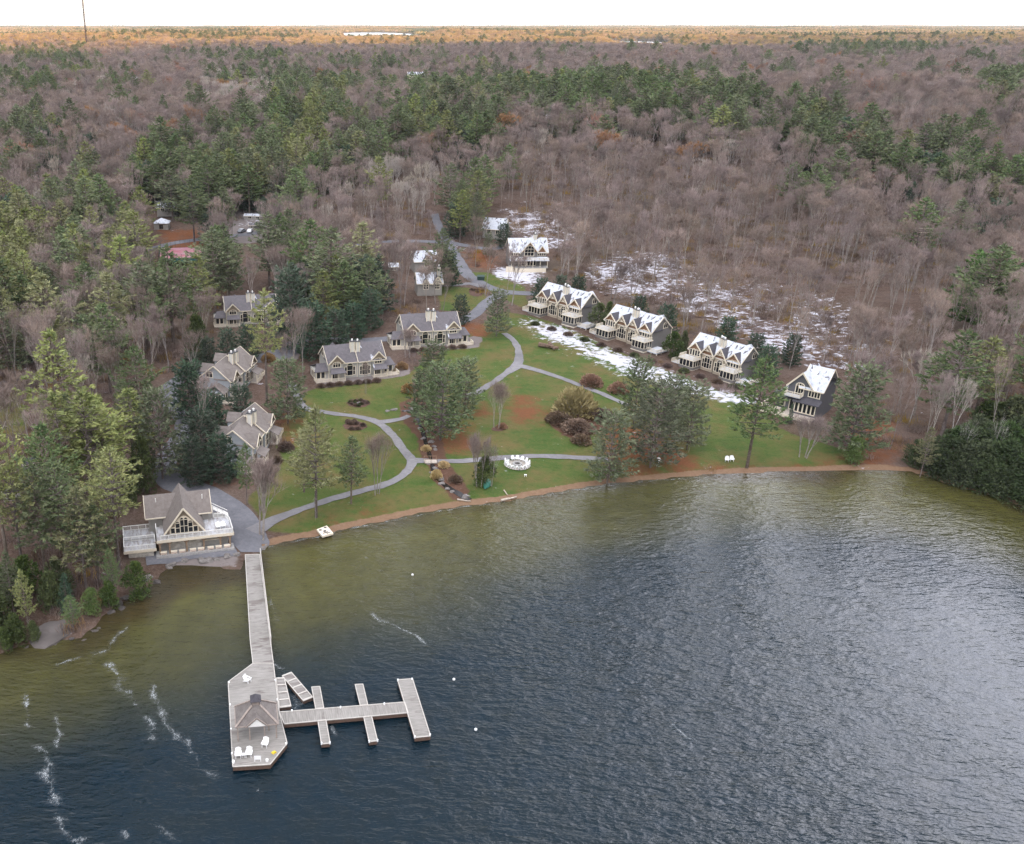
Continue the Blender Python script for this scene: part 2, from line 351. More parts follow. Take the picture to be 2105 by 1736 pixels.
rocky = (1 - sstep(sdv, 1.0, 3.0)) * (GV[:, 0] <= at(545, 1120)[0]) * 0.3
add_attr(gme, 'sand', np.maximum(beach * sstep(175 - GV[:, 0], -10, 20), rocky)); add_attr(gme, 'far', sstep(gd, 1500, 4000))
gme.materials.append(ground_mat()); tag(link('ground', gme), kind='structure')
# ------------------------------------------------------------------ lake
def water_mat(name='lake_water', rough=0.07):
    m, nt, N, L, b = new_mat(name); p = n_geo(nt)
    n0 = n_noise(nt, 0.03, 5, 0.6, p); n1 = n_noise(nt, 0.25, 5, 0.6, p)
    d = n_math(nt, 'ADD', n_attr(nt, 'depth'), n_math(nt, 'MULTIPLY', n_math(nt, 'SUBTRACT', n0, 0.5), 30.0))
    col = n_mix(nt, n_map(nt, d, -1, 5, 0, 1), (0.045, 0.034, 0.014), (0.076, 0.072, 0.021))
    dp = n_math(nt, 'ADD', n_attr(nt, 'deep'), n_math(nt, 'MULTIPLY', n_math(nt, 'SUBTRACT', n0, 0.5), 26.0))
    col = n_mix(nt, n_map(nt, dp, -24, 0, 0, 1, True), col, (0.048, 0.047, 0.018))
    col = n_mix(nt, n_map(nt, dp, -8, 13, 0, 1, True), col, (0.0018, 0.0115, 0.0205))
    col = n_mix(nt, n_map(nt, n1, 0.3, 0.75, 0, 0.45), col, (0.012, 0.014, 0.010), 'MIX')
    # windblown foam threads
    L.new(col, b.inputs['Base Color']); b.inputs['Roughness'].default_value = rough
    b.inputs['IOR'].default_value = 1.33; b.inputs['Specular IOR Level'].default_value = 0.5
    q = n_scale(nt, p, (0.40, 1.0, 1), R(-14)); q2 = n_scale(nt, p, (0.5, 1.0, 1), R(17))
    def ridge(s, d, v, k):
        n = n_noise(nt, s, d, 0.5, v); return n_math(nt, 'POWER', n_math(nt, 'SUBTRACT', 1.0, n_math(nt, 'ABSOLUTE', n_math(nt, 'MULTIPLY', n_math(nt, 'SUBTRACT', n, 0.5), 3.2))), k)
    h = n_math(nt, 'ADD', n_math(nt, 'MULTIPLY', ridge(0.40, 3, q, 1.3), 0.18), n_math(nt, 'MULTIPLY', ridge(1.0, 3, q2, 1.2), 0.085))
    h = n_math(nt, 'ADD', h, n_math(nt, 'MULTIPLY', n_noise(nt, 2.0, 3, 0.6, q), 0.10))
    gust = n_map(nt, n_noise(nt, 0.016, 4, 0.55, n_scale(nt, p, (1, .6, 1), R(20))), 0.35, 0.65, 0.5, 1.35); h = n_math(nt, 'MULTIPLY', h, gust)
    L.new(n_bump(nt, h, 1.0, 1.0), b.inputs['Normal'])
    return m
wx = axis(-160, 320, 4, -2500, 2500, 1.12); wy = axis(40, 330, 4, -900, 420, 1.1)
wme, WV = grid_mesh('lake', wx, wy, lambda X, Y: X * 0.0)
wsd = -sdist(WV[:, 0], WV[:, 1])
bay = sstep(WV[:, 0], 60, 200)          # the bottom drops faster in the east of the bay
add_attr(wme, 'depth', np.where(wsd > 0, wsd * (1 + 0.25 * bay) + sstep(-WV[:, 0], -20, 60) * -6, wsd))
DEEP_PX = [(-300, 1590), (0, 1525), (140, 1475), (260, 1430), (380, 1395), (470, 1362), (560, 1345), (660, 1320), (780, 1285), (900, 1240), (1030, 1195), (1150, 1140), (1300, 1100), (1480, 1075), (1700, 1080), (1900, 1110), (2000, 1140), (2105, 1165), (2400, 1260), (2900, 1460)]
_s = SHORE; SHORE = np.vstack([[(-1200, 20)], [at(*p) for p in DEEP_PX], [(900, -140)]]); add_attr(wme, 'deep', -sdist(WV[:, 0], WV[:, 1])); SHORE = _s
WATER = water_mat(); wme.materials.append(WATER); tag(link('water', wme), kind='structure')
# ------------------------------------------------------------------ paths
def gravel(name, c1, c2, s=1.2):
    m, nt, N, L, b = new_mat(name); p = n_geo(nt); a = n_noise(nt, s, 6, 0.7, p); a2 = n_noise(nt, 0.12, 4, 0.6, p)
    c = n_mix(nt, n_map(nt, a, 0.3, 0.7), c1, c2); c = n_mix(nt, n_map(nt, a2, 0.4, 0.7, 0, 0.6), c, tuple(v * 0.62 for v in c1))
    L.new(c, b.inputs['Base Color']); b.inputs['Roughness'].default_value = 0.92; b.inputs['Specular IOR Level'].default_value = 0.2
    L.new(n_bump(nt, a, 0.4, 0.1), b.inputs['Normal']); return m
M_GRAVEL = gravel('gravel_path', (0.165, 0.160, 0.170), (0.250, 0.240, 0.245)); M_ASPH = gravel('worn_asphalt', (0.120, 0.122, 0.138), (0.185, 0.183, 0.200))
def ribbon(name, pts, widths, mat, dz=0.07, step=1.2):
    P = [G(*p) for p in pts]; W = widths if isinstance(widths, (list, tuple)) else [widths] * len(P)
    Q = []; 
    for i in range(len(P) - 1):
        p0 = P[max(i - 1, 0)]; p1 = P[i]; p2 = P[i + 1]; p3 = P[min(i + 2, len(P) - 1)]; n = max(2, int((p2 - p1).length / step))
        for k in range(n):
            t = k / n
            c = 0.5 * ((2 * p1) + (p2 - p0) * t + (2 * p0 - 5 * p1 + 4 * p2 - p3) * t * t + (3 * p1 - p0 - 3 * p2 + p3) * t ** 3)
            Q.append((c, W[i] * (1 - t) + W[i + 1] * t))
    Q.append((P[-1], W[-1])); V = []; K = 5; rr = random.Random(len(pts)); e0 = e1 = 0
    for i, (c, w) in enumerate(Q):
        d = (Q[min(i + 1, len(Q) - 1)][0] - Q[max(i - 1, 0)][0]); n = Vector((-d.y, d.x, 0)).normalized()
        e0 = e0 * 0.7 + rr.uniform(-0.17, 0.17); e1 = e1 * 0.7 + rr.uniform(-0.17, 0.17)
        for k in range(K):
            u = -1 + 2 * k / (K - 1); q = c + n * (u * w / 2 + (e0 if k == 0 else e1 if k == K - 1 else 0)); V.append([q.x, q.y, 0])
    V = np.array(V); V[:, 2] = gz(V[:, 0], V[:, 1]) + dz
    F = [(i * K + k, i * K + k + 1, (i + 1) * K + k + 1, (i + 1) * K + k) for i in range(len(Q) - 1) for k in range(K - 1)]
    me = mesh_from(name, V, F, mat, smooth=True); return tag(link(name, me), kind='structure')
ribbon('path', [(1036, 686), (1056, 702), (1066, 720), (1066, 738), (1062, 754)], [1.9, 2.1, 2.1, 2.2, 3.2], M_GRAVEL, 0.10)
ribbon('path', [(1062, 753), (1040, 768), (1018, 785), (985, 804), (955, 818)], [3.2, 2.1, 2.0, 2.0, 2.0], M_GRAVEL, 0.104)
ribbon('path', [(1062, 751), (1100, 761), (1150, 777), (1200, 796), (1245, 814), (1292, 835)], [3.0, 2.1, 2.0, 1.9, 1.9, 1.8], M_GRAVEL, 0.108)
ribbon('path', [(600, 790), (612, 818), (628, 840), (680, 850), (735, 857), (775, 868), (805, 893), (828, 924), (848, 948)], [2, 2, 2.2, 2.0, 2.0, 2.3, 2.0, 2.1, 2.4], M_GRAVEL, 0.10)
ribbon('path', [(848, 946), (840, 966), (812, 988), (770, 1003), (725, 1015), (670, 1031), (620, 1048), (580, 1063), (545, 1080), (520, 1095)], [2.6, 2.1, 2.1, 2.1, 2.0, 2.0, 2.1, 2.4, 3.2, 4.0], M_GRAVEL, 0.112)
ribbon('path', [(852, 948), (880, 948), (930, 949), (980, 946), (1060, 940), (1120, 939), (1190, 942), (1250, 945)], [2.4, 1.8, 1.8, 1.8, 1.8, 1.9, 1.9, 1.9], M_GRAVEL, 0.106)
ribbon('path', [(776, 869), (800, 866), (826, 862), (840, 855)], [2.4, 2.0, 1.8, 1.6], M_GRAVEL, 0.116)
ribbon('road', [(893, 440), (903, 468), (922, 500), (948, 545), (962, 566), (990, 584), (1030, 599), (1062, 603), (1120, 605)], [3.5, 3.5, 4, 4.5, 5, 5, 4.5, 5, 4.5], M_ASPH, 0.09)
ribbon('road', [(1058, 601), (1030, 606), (1006, 618), (990, 632), (972, 650), (930, 668), (860, 690), (760, 700), (660, 700), (610, 712), (570, 730), (500, 745), (430, 760)], [4.5, 4.2, 4, 4, 4, 4, 4, 4, 5, 9, 8, 4.5, 4.5], M_ASPH, 0.094)
ribbon('road', [(905, 588), (940, 587), (966, 584), (990, 590)], [1.6, 1.8, 3.0, 3.5], M_GRAVEL, 0.12)
ribbon('road', [(430, 760), (380, 775), (348, 800), (352, 835), (372, 858), (376, 890), (352, 925), (340, 960), (352, 990), (400, 1008), (446, 1030), (480, 1060), (500, 1090), (516, 1118), (520, 1136)],
       [4.5, 4.5, 4.5, 4.5, 4.5, 4.5, 4.8, 5, 6, 7, 7.0, 7.4, 8.0, 7.0, 4.6], M_ASPH, 0.086)
ribbon('road', [(0, 792), (30, 780), (70, 770)], 3.5, M_ASPH, 0.09)
ribbon('road', [(655, 640), (640, 620), (600, 600), (640, 560), (700, 520), (760, 500), (900, 498), (1000, 512), (1040, 505)], 3.5, M_ASPH, 0.098)
ribbon('road', [(300, 515), (360, 500), (430, 490), (560, 470), (640, 400), (640, 300), (652, 200)], 4, M_ASPH, 0.082)
ribbon('pavement', [(300, 1152), (350, 1148), (400, 1142), (450, 1137), (486, 1132)], [4, 3.4, 2.6, 2.6, 4], M_ASPH, 0.13)
# far lakes, the bright sky reflection put into their pale base colour
def flat_water(pts, z):
    V = [(*at(px, py, z), z) for px, py in pts]
    me = mesh_from('far_lake', V, [tuple(range(len(V)))], WATER_FAR); return tag(link('far_water', me), kind='structure')
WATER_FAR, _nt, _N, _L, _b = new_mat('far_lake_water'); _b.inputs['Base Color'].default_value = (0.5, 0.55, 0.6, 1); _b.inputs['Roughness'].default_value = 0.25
# ------------------------------------------------------------------ tree materials
def tree_mat(name, c1, c2, c3, rough=0.8, big=0.35, tint=0.25, tr=0.0):
    m, nt, N, L, b = new_mat(name); p = n_obj(nt)
    a = n_noise(nt, big, 3, 0.5, p); f = n_noise(nt, 2.2, 3, 0.6, p)
    c = n_mix(nt, n_map(nt, a, 0.35, 0.65), c1, c2); c = n_mix(nt, n_map(nt, f, 0.48, 0.75), c, c3)
    oi = N.new('ShaderNodeObjectInfo')
    h = N.new('ShaderNodeHueSaturation'); L.new(c, h.inputs['Color'])
    L.new(n_map(nt, oi.outputs['Random'], 0, 1, 1 - tint, 1 + tint), h.inputs['Value'])
    r2 = n_math(nt, 'FRACT', n_math(nt, 'MULTIPLY', oi.outputs['Random'], 7.31))
    L.new(n_map(nt, r2, 0, 1, 0.482, 0.518), h.inputs['Hue']); L.new(n_map(nt, r2, 0, 1, 0.75, 1.1), h.inputs['Saturation'])
    L.new(h.outputs[0], b.inputs['Base Color']); b.inputs['Roughness'].default_value = rough; b.inputs['Specular IOR Level'].default_value = 0.15
    return m
M_PINE = tree_mat('pine_needles', (0.080, 0.118, 0.055), (0.140, 0.175, 0.080), (0.22, 0.24, 0.10))
M_PINEY = tree_mat('pine_needles_yellowed', (0.150, 0.180, 0.072), (0.245, 0.255, 0.098), (0.34, 0.325, 0.12))
M_LPINE = tree_mat('grey_green_needles', (0.095, 0.125, 0.070), (0.150, 0.180, 0.095), (0.23, 0.25, 0.13))
M_PINED = tree_mat('dark_needles', (0.036, 0.066, 0.046), (0.062, 0.100, 0.060), (0.105, 0.140, 0.075))
M_CEDAR = tree_mat('cedar_foliage', (0.040, 0.062, 0.022), (0.075, 0.100, 0.030), (0.13, 0.15, 0.045))
M_CEDARK = tree_mat('dark_cedar_foliage', (0.034, 0.052, 0.024), (0.060, 0.085, 0.034), (0.105, 0.13, 0.052))
M_VIVID = tree_mat('vivid_needles', (0.045, 0.095, 0.028), (0.085, 0.150, 0.040), (0.14, 0.20, 0.06), tint=.05)
M_CEDARB = tree_mat('bright_cedar_foliage', (0.060, 0.110, 0.028), (0.110, 0.165, 0.040), (0.16, 0.20, 0.06))
M_LARCH = tree_mat('golden_needles', (0.24, 0.20, 0.05), (0.34, 0.28, 0.08), (0.42, 0.33, 0.10))
M_TWIG = tree_mat('bare_twigs', (0.195, 0.142, 0.126), (0.275, 0.208, 0.184), (0.37, 0.295, 0.258), big=0.2, tint=0.28)
M_TWIGF = tree_mat('sunlit_tint_far_twigs', (0.36, 0.24, 0.115), (0.46, 0.31, 0.15), (0.54, 0.38, 0.19))  # low-sun gold put into the colour of the far twigs
M_TWIGP = tree_mat('pale_twigs', (0.34, 0.29, 0.25), (0.42, 0.37, 0.32), (0.52, 0.46, 0.40), tint=0.12)
M_TWIGO = tree_mat('rusty_twigs', (0.26, 0.125, 0.07), (0.33, 0.17, 0.09), (0.38, 0.22, 0.13))
M_BARK = tree_mat('grey_bark', (0.22, 0.185, 0.165), (0.32, 0.285, 0.255), (0.40, 0.365, 0.33))
M_BARKP = tree_mat('pale_bark', (0.42, 0.39, 0.36), (0.55, 0.52, 0.48), (0.22, 0.20, 0.18), tint=0.1)
M_BARKC = tree_mat('conifer_bark', (0.10, 0.075, 0.062), (0.165, 0.13, 0.115), (0.22, 0.19, 0.17))
def np_mesh(name, V, F3, F4, mats, mi=None):
    me = bpy.data.meshes.new(name); V = np.asarray(V, np.float32).reshape(-1, 3)
    F3 = np.asarray(F3, np.int32).reshape(-1, 3); F4 = np.asarray(F4, np.int32).reshape(-1, 4)
    me.vertices.add(len(V)); me.vertices.foreach_set('co', V.ravel())
    me.loops.add(F3.size + F4.size); me.loops.foreach_set('vertex_index', np.concatenate([F3.ravel(), F4.ravel()]))
    me.polygons.add(len(F3) + len(F4)); me.polygons.foreach_set('loop_start', np.concatenate([np.arange(len(F3)) * 3, F3.size + np.arange(len(F4)) * 4]))
    for m in mats: me.materials.append(m)
    if mi is not None: me.polygons.foreach_set('material_index', np.asarray(mi, np.int32))
    me.update(calc_edges=True); return me
class Leaves:
    """collects many thin blades"""
    def __init__(s): s.V = []; s.n = 0
    def blade(s, p, d, L, w, rg):
        q = d.orthogonal(); q.rotate(Matrix.Rotation(rg.uniform(0, 6.28), 3, d)); q = q.normalized() * w
        s.V += [p - q, p + q, p + d * L]
    def mesh(s, name, mats):
        n = len(s.V) // 3; return np_mesh(name, [tuple(v) for v in s.V], np.arange(n * 3), [], mats)
def rv(rg): 
    while True:
        v = Vector((rg.uniform(-1, 1), rg.uniform(-1, 1), rg.uniform(-1, 1)))
        if 0.05 < v.length < 1: return v.normalized()
def tip_blades(lv, p, out, rg, n, L, w, spread=0.75, up=0.35):
    for _ in range(n):
        d = (out + rv(rg) * spread + Vector((0, 0, up))).normalized(); q = p + rv(rg) * L * 0.35
        lv.blade(q, d, L * rg.uniform(0.6, 1.25), w * rg.uniform(0.7, 1.3), rg)
def pine(seed, h=22.0, r=4.0, z0=0.3, whorls=13, per=5, nb=6, style='white'):
    """tapered trunk with whorled limbs; returns (trunk MB, Leaves)"""
    rg = random.Random(seed); tb = MB(); lv = Leaves()
    lean = Vector((rg.uniform(-.4, .4), rg.uniform(-.4, .4), 0)); prev = Vector((0, 0, -0.4)); pr = 0.022 * h * 0.62
    def tp(t): return Vector((lean.x * t * t, lean.y * t * t, h * t))
    for k in range(1, 7):
        t = k / 6; q = tp(t); rr = 0.022 * h * 0.62 * (1 - t) + 0.03; tb.tube(prev, q, pr, rr, 7, False); prev, pr = q, rr
    for wk in range(whorls):
        t = z0 + (1 - z0) * (wk + 0.3) / whorls; u = (t - z0) / (1 - z0); c = tp(t)
        if style == 'white': env = (0.55 + 0.75 * math.sin(math.pi * min(1, u * 0.9 + 0.18))) * (1 - u ** 3 * 0.72) ; env *= rg.uniform(0.75, 1.15)
        elif style == 'cone': env = 1.15 * (1 - u) ** 0.85 + 0.1
        else: env = 1.25 * math.sqrt(max(0.02, 1 - (u * 1.15 - 0.32) ** 2 / 0.9)) * (1 - 0.25 * u)
        a0 = rg.uniform(0, 6.28); np_ = per + (1 if rg.random() < .4 else 0)
        for k in range(np_):
            if style == 'white' and rg.random() < 0.13: continue
            a = a0 + 6.283 * k / np_ + rg.uniform(-.35, .35); Lb = r * env * rg.uniform(0.72, 1.18)
            rise = (0.10 + 0.55 * u) if style != 'cone' else (-0.12 + 0.4 * u)
            o = Vector((math.cos(a), math.sin(a), 0)); e = c + o * Lb + Vector((0, 0, Lb * rise))
            midp = c + o * Lb * 0.55 + Vector((0, 0, Lb * rise * 0.35))
            tb.tube(c, midp, 0.075 + 0.012 * Lb, 0.055, 4, False); tb.tube(midp, e, 0.055, 0.02, 3, False)
            ns = max(3, int(Lb * 1.9)); side = Vector((-o.y, o.x, 0))
            for s_ in range(ns):
                f = 0.28 + 0.72 * (s_ + rg.random() * .7) / ns; p = (c.lerp(midp, f / 0.55) if f < 0.55 else midp.lerp(e, (f - 0.55) / 0.45))
                sw = Lb * 0.34 * (1.15 - f) * rg.choice((-1, 1)) * rg.uniform(0.2, 1.2) if f < 0.93 else 0
                p2 = p + side * sw + Vector((0, 0, rg.uniform(0, .25)))
                tip_blades(lv, p2, (o * 0.9 + side * (0.8 if sw > 0 else -0.8 if sw < 0 else 0) * 0.7), rg, nb, 0.78, 0.15)
    tip_blades(lv, tp(1.0), Vector((0, 0, 1)), rg, 14, 0.9, 0.13, 0.5)
    return tb, lv
def blob(seed, h=6.0, r=2.2, z0=0.05, n=2600, L=0.5, w=0.11, shape=1.0, lumps=26):
    """dense evergreen: overlapping clumps of foliage round several stems"""
    rg = random.Random(seed); tb = MB(); lv = Leaves(); tb.tube((0, 0, -0.3), (0, 0, h * 0.8), 0.03 * h, 0.03, 6, False)
    cl = []
    for _ in range(lumps):
        u = rg.random() ** 0.9; t = z0 + (1 - z0) * u; env = r * (max(0.03, 1 - abs(u * 1.12 - 0.3) ** 1.7 * 1.1)) ** (0.8 * shape)
        a = rg.uniform(0, 6.28); q = env * rg.uniform(0.35, 0.8); cl.append((Vector((q * math.cos(a), q * math.sin(a), t * h * 0.93)), max(0.35, env * 0.48) * rg.uniform(0.7, 1.2)))
    cl.append((Vector((0, 0, h * 0.95)), r * 0.22)); per = n // len(cl)
    for c, cr_ in cl:
        for _ in range(per):
            d = rv(rg); p = c + Vector((d.x, d.y, d.z * 1.25)) * cr_ * rg.uniform(0.7, 1.05); lv.blade(p, (d + rv(rg) * 0.6 + Vector((0, 0, 0.45))).normalized(), L * rg.uniform(.6, 1.2), w * rg.uniform(.7, 1.3), rg)
    return tb, lv
def bare(seed, h=20.0, r=4.5, split=0.38, limbs=4, twigs=2300, tw=0.034, stems=1, spread=1.0, tl=1.5):
    """leafless tree: forking limbs ending in a haze of fine twigs"""
    rg = random.Random(seed); tb = MB(); lv = Leaves(); ends = []
    def grow(p, d, L, rad, lev):
        n = 2; q = p
        for k in range(n):
            d = (d + rv(rg) * 0.13 + Vector((0, 0, 0.07))).normalized(); q2 = q + d * L / n
            tb.tube(q, q2, rad * (1 - 0.2 * k), rad * (1 - 0.2 * (k + 1)), 6 if lev == 0 else 4 if lev < 3 else 3, False); q = q2
        if lev >= 1: ends.append((p.lerp(q, 0.6), q, d, lev))
        if lev >= 4 or L < 0.9: return
        nc = limbs if lev == 0 else rg.choice((2, 3, 3))
        for k in range(nc):
            a = 6.283 * k / nc + rg.uniform(-.5, .5); u = d.orthogonal().normalized(); v = d.cross(u)
            ang = (0.33 if lev == 0 else 0.42) * spread * rg.uniform(0.6, 1.3)
            nd = (d * math.cos(ang) + (u * math.cos(a) + v * math.sin(a)) * math.sin(ang)).normalized()
            grow(q, nd, L * rg.uniform(0.62, 0.84) * (0.95 if lev == 0 else 1), rad * 0.6 * rg.uniform(.85, 1.1), lev + 1)
    for s_ in range(stems):
        a = rg.uniform(0, 6.28); off = Vector((math.cos(a), math.sin(a), 0)) * (0.25 * stems if stems > 1 else 0)
        d = Vector((off.x * 0.25, off.y * 0.25, 1)).normalized() if stems > 1 else Vector((rg.uniform(-.05, .05), rg.uniform(-.05, .05), 1)).normalized()
        grow(off + Vector((0, 0, -0.3)), d, h * split, h * 0.0115, 0)
    # scale so that the top reaches h and the width about r
    E = [e for e in ends if e[3] >= 2]
    per = max(1, twigs // len(E))
    for a, q, d, lev in E:
        for _ in range(per):
            p = a.lerp(q, rg.random()); dd = (d * 0.9 + rv(rg) * 0.75 + Vector((0, 0, 0.35))).normalized()
            L = tl * rg.uniform(0.5, 1.3); lv.blade(p, dd, L, tw * rg.uniform(.7, 1.3), rg)
    Z = max(v.z for v in lv.V); s = h / Z; W = sorted(math.hypot(v.x, v.y) for v in lv.V)[int(len(lv.V) * .97)]; sx = r / W
    lv.V = [Vector((v.x * sx, v.y * sx, v.z * s)) for v in lv.V]; tb.V = [(v[0] * sx, v[1] * sx, v[2] * s) for v in tb.V]
    return tb, lv
PROTO = {}
def proto(kind, h, tb, lv, bark, leaf):
    tr = mesh_from(kind + '_trunk', tb.V, tb.F, [bark]); cr = lv.mesh(kind + '_crown', [leaf])
    # joined version for the distance
    V = [tuple(v) for v in tb.V]; n = len(V); F3 = [f for f in tb.F if len(f) == 3]; F4 = [f for f in tb.F if len(f) == 4]
    m = len(lv.V) // 3; allV = V + [tuple(v) for v in lv.V]; L3 = (np.arange(m * 3).reshape(-1, 3) + n)
    F3 = np.array(F3, int).reshape(-1, 3)
    jm = np_mesh(kind, allV, np.vstack([F3, L3]), F4, [bark, leaf], [0] * len(F3) + [1] * m + [0] * len(F4))
    PROTO.setdefault(kind, []).append(dict(h=h, trunk=tr, crown=cr, joined=jm))
for k in range(4): proto('pine', 22, *pine(10 + k, 22, 3.7 + 0.35 * k, 0.26 + 0.05 * (k % 2), 14, 5, 6), M_BARKC, M_PINE)
for k in range(2): proto('pineY', 22, *pine(20 + k, 22, 3.9, 0.3, 13, 5, 6), M_BARKC, M_PINEY)
for k in range(2): proto('pineD', 13, *pine(30 + k, 13, 3.9, 0.04, 11, 7, 7, 'round'), M_BARKC, M_PINED)
for k in range(2): proto('tallpine', 26, *pine(35 + k, 26, 4.3, 0.5, 9, 5, 7), M_BARKC, M_PINEY)
for k in range(2): proto('spruce', 17, *pine(40 + k, 17, 2.7, 0.06, 15, 6, 5, 'cone'), M_BARKC, M_PINED)
for k in range(2): proto('lawnpine', 16, *pine(45 + k, 16, 4.6, 0.10, 12, 6, 6, 'round'), M_BARKC, M_LPINE)
for k in range(1): proto('vividpine', 16, *pine(48, 16, 5.0, 0.12, 11, 7, 8, 'round'), M_BARKC, M_VIVID)
for k in range(2): proto('cedar', 7, *blob(50 + k, 7, 2.2), M_BARKC, M_CEDAR)
for k in range(2): proto('cedarB', 7, *blob(54 + k, 7, 2.3, shape=0.7), M_BARKC, M_CEDARB)
for k in range(2): proto('cedarD', 9, *blob(57 + k, 9, 3.6, n=3200, L=.6, w=.12, lumps=22), M_BARKC, M_CEDARK)
for k in range(1): proto('larch', 11, *pine(60 + k, 11, 2.2, 0.1, 12, 5, 5, 'cone'), M_BARKC, M_LARCH)
for k in range(8): proto('bare', 19, *bare(70 + k, 19, 2.8 + 0.35 * (k % 4), split=0.46 + 0.06 * (k % 3), limbs=3 + k % 2, twigs=1700, spread=0.6 + 0.1 * (k % 3), tl=2.1, tw=0.028), M_BARK, M_TWIG)
for k in range(3): proto('bareT', 19, *bare(120 + k, 19, 4.3, limbs=4, tw=0.05), M_BARK, M_TWIGF)  # distant trees, sunlit gold carried by the twig colour
for k in range(2): proto('bareP', 18, *bare(80 + k, 18, 3.3, limbs=4), M_BARKP, M_TWIGP)
for k in range(1): proto('bareO', 17, *bare(84 + k, 17, 4.6, twigs=3200, tw=0.05), M_BARK, M_TWIGO)
for k in range(2): proto('vase', 13, *bare(86 + k, 13, 2.6, split=0.3, limbs=4, stems=3, twigs=1500, tw=0.02, spread=0.7, tl=1.1), M_BARK, M_TWIG)
for k in range(2): proto('bigvase', 13, *bare(95 + k, 13, 3.3, split=0.26, limbs=4, stems=3, twigs=2400, tw=0.017, spread=0.62, tl=1.7), M_BARK, M_TWIG)
for k in range(1): proto('birch', 9, *bare(90 + k, 9, 1.4, split=0.5, limbs=3, twigs=140, tw=0.02, stems=2, tl=0.7), M_BARKP, M_TWIGP)
# ------------------------------------------------------------------ trees set out one by one: (kind, base px, base py, top py, width factor, label)
KIND_CAT = {'pine': 'pine tree', 'pineY': 'pine tree', 'pineD': 'pine tree', 'tallpine': 'pine tree', 'spruce': 'spruce tree', 'lawnpine': 'pine tree', 'cedar': 'cedar tree', 'cedarB': 'cedar tree', 'cedarD': 'cedar tree', 'vividpine': 'pine tree',
            'larch': 'larch tree', 'bare': 'bare tree', 'bareT': 'bare tree', 'bareP': 'bare tree', 'bareO': 'bare tree', 'vase': 'bare tree', 'bigvase': 'bare tree', 'birch': 'birch tree'}
NAMES = {'pine tree': 'pine_tree', 'spruce tree': 'spruce_tree', 'cedar tree': 'cedar_tree', 'larch tree': 'larch_tree', 'bare tree': 'bare_tree', 'birch tree': 'birch_tree'}
trng = random.Random(5); TREE_AT = []; COUNT = {}
def plant(kind, loc, h, wf, label, group=None, split=True, var=None):
    pl = PROTO[kind]; pr = pl[trng.randrange(len(pl)) if var is None else var % len(pl)]; s = h / pr['h']; cat = KIND_CAT[kind]; COUNT[cat] = COUNT.get(cat, 0) + 1
    sx = s * wf; rz = trng.uniform(0, 6.28)
    if split:
        r = empty(NAMES[cat], loc, rz); r.scale = (sx, sx, s)
        link('trunk', pr['trunk'], r); link('crown', pr['crown'], r)
    else:
        r = link(NAMES[cat], pr['joined'], None, loc, rz); r.scale = (sx, sx, s)
    tag(r, label, cat, group); TREE_AT.append((loc[0], loc[1], h * 0.16 * wf)); return r
def plant_px(kind, bx, by, ty, wf, label, group=None):
    g = G(bx, by); lo, hi = 1.0, 60.0
    for _ in range(20):
        m = (lo + hi) / 2
        if proj(g.x, g.y, g.z + m)[1] > ty: lo = m
        else: hi = m
    return plant(kind, g, lo, wf, label, group)
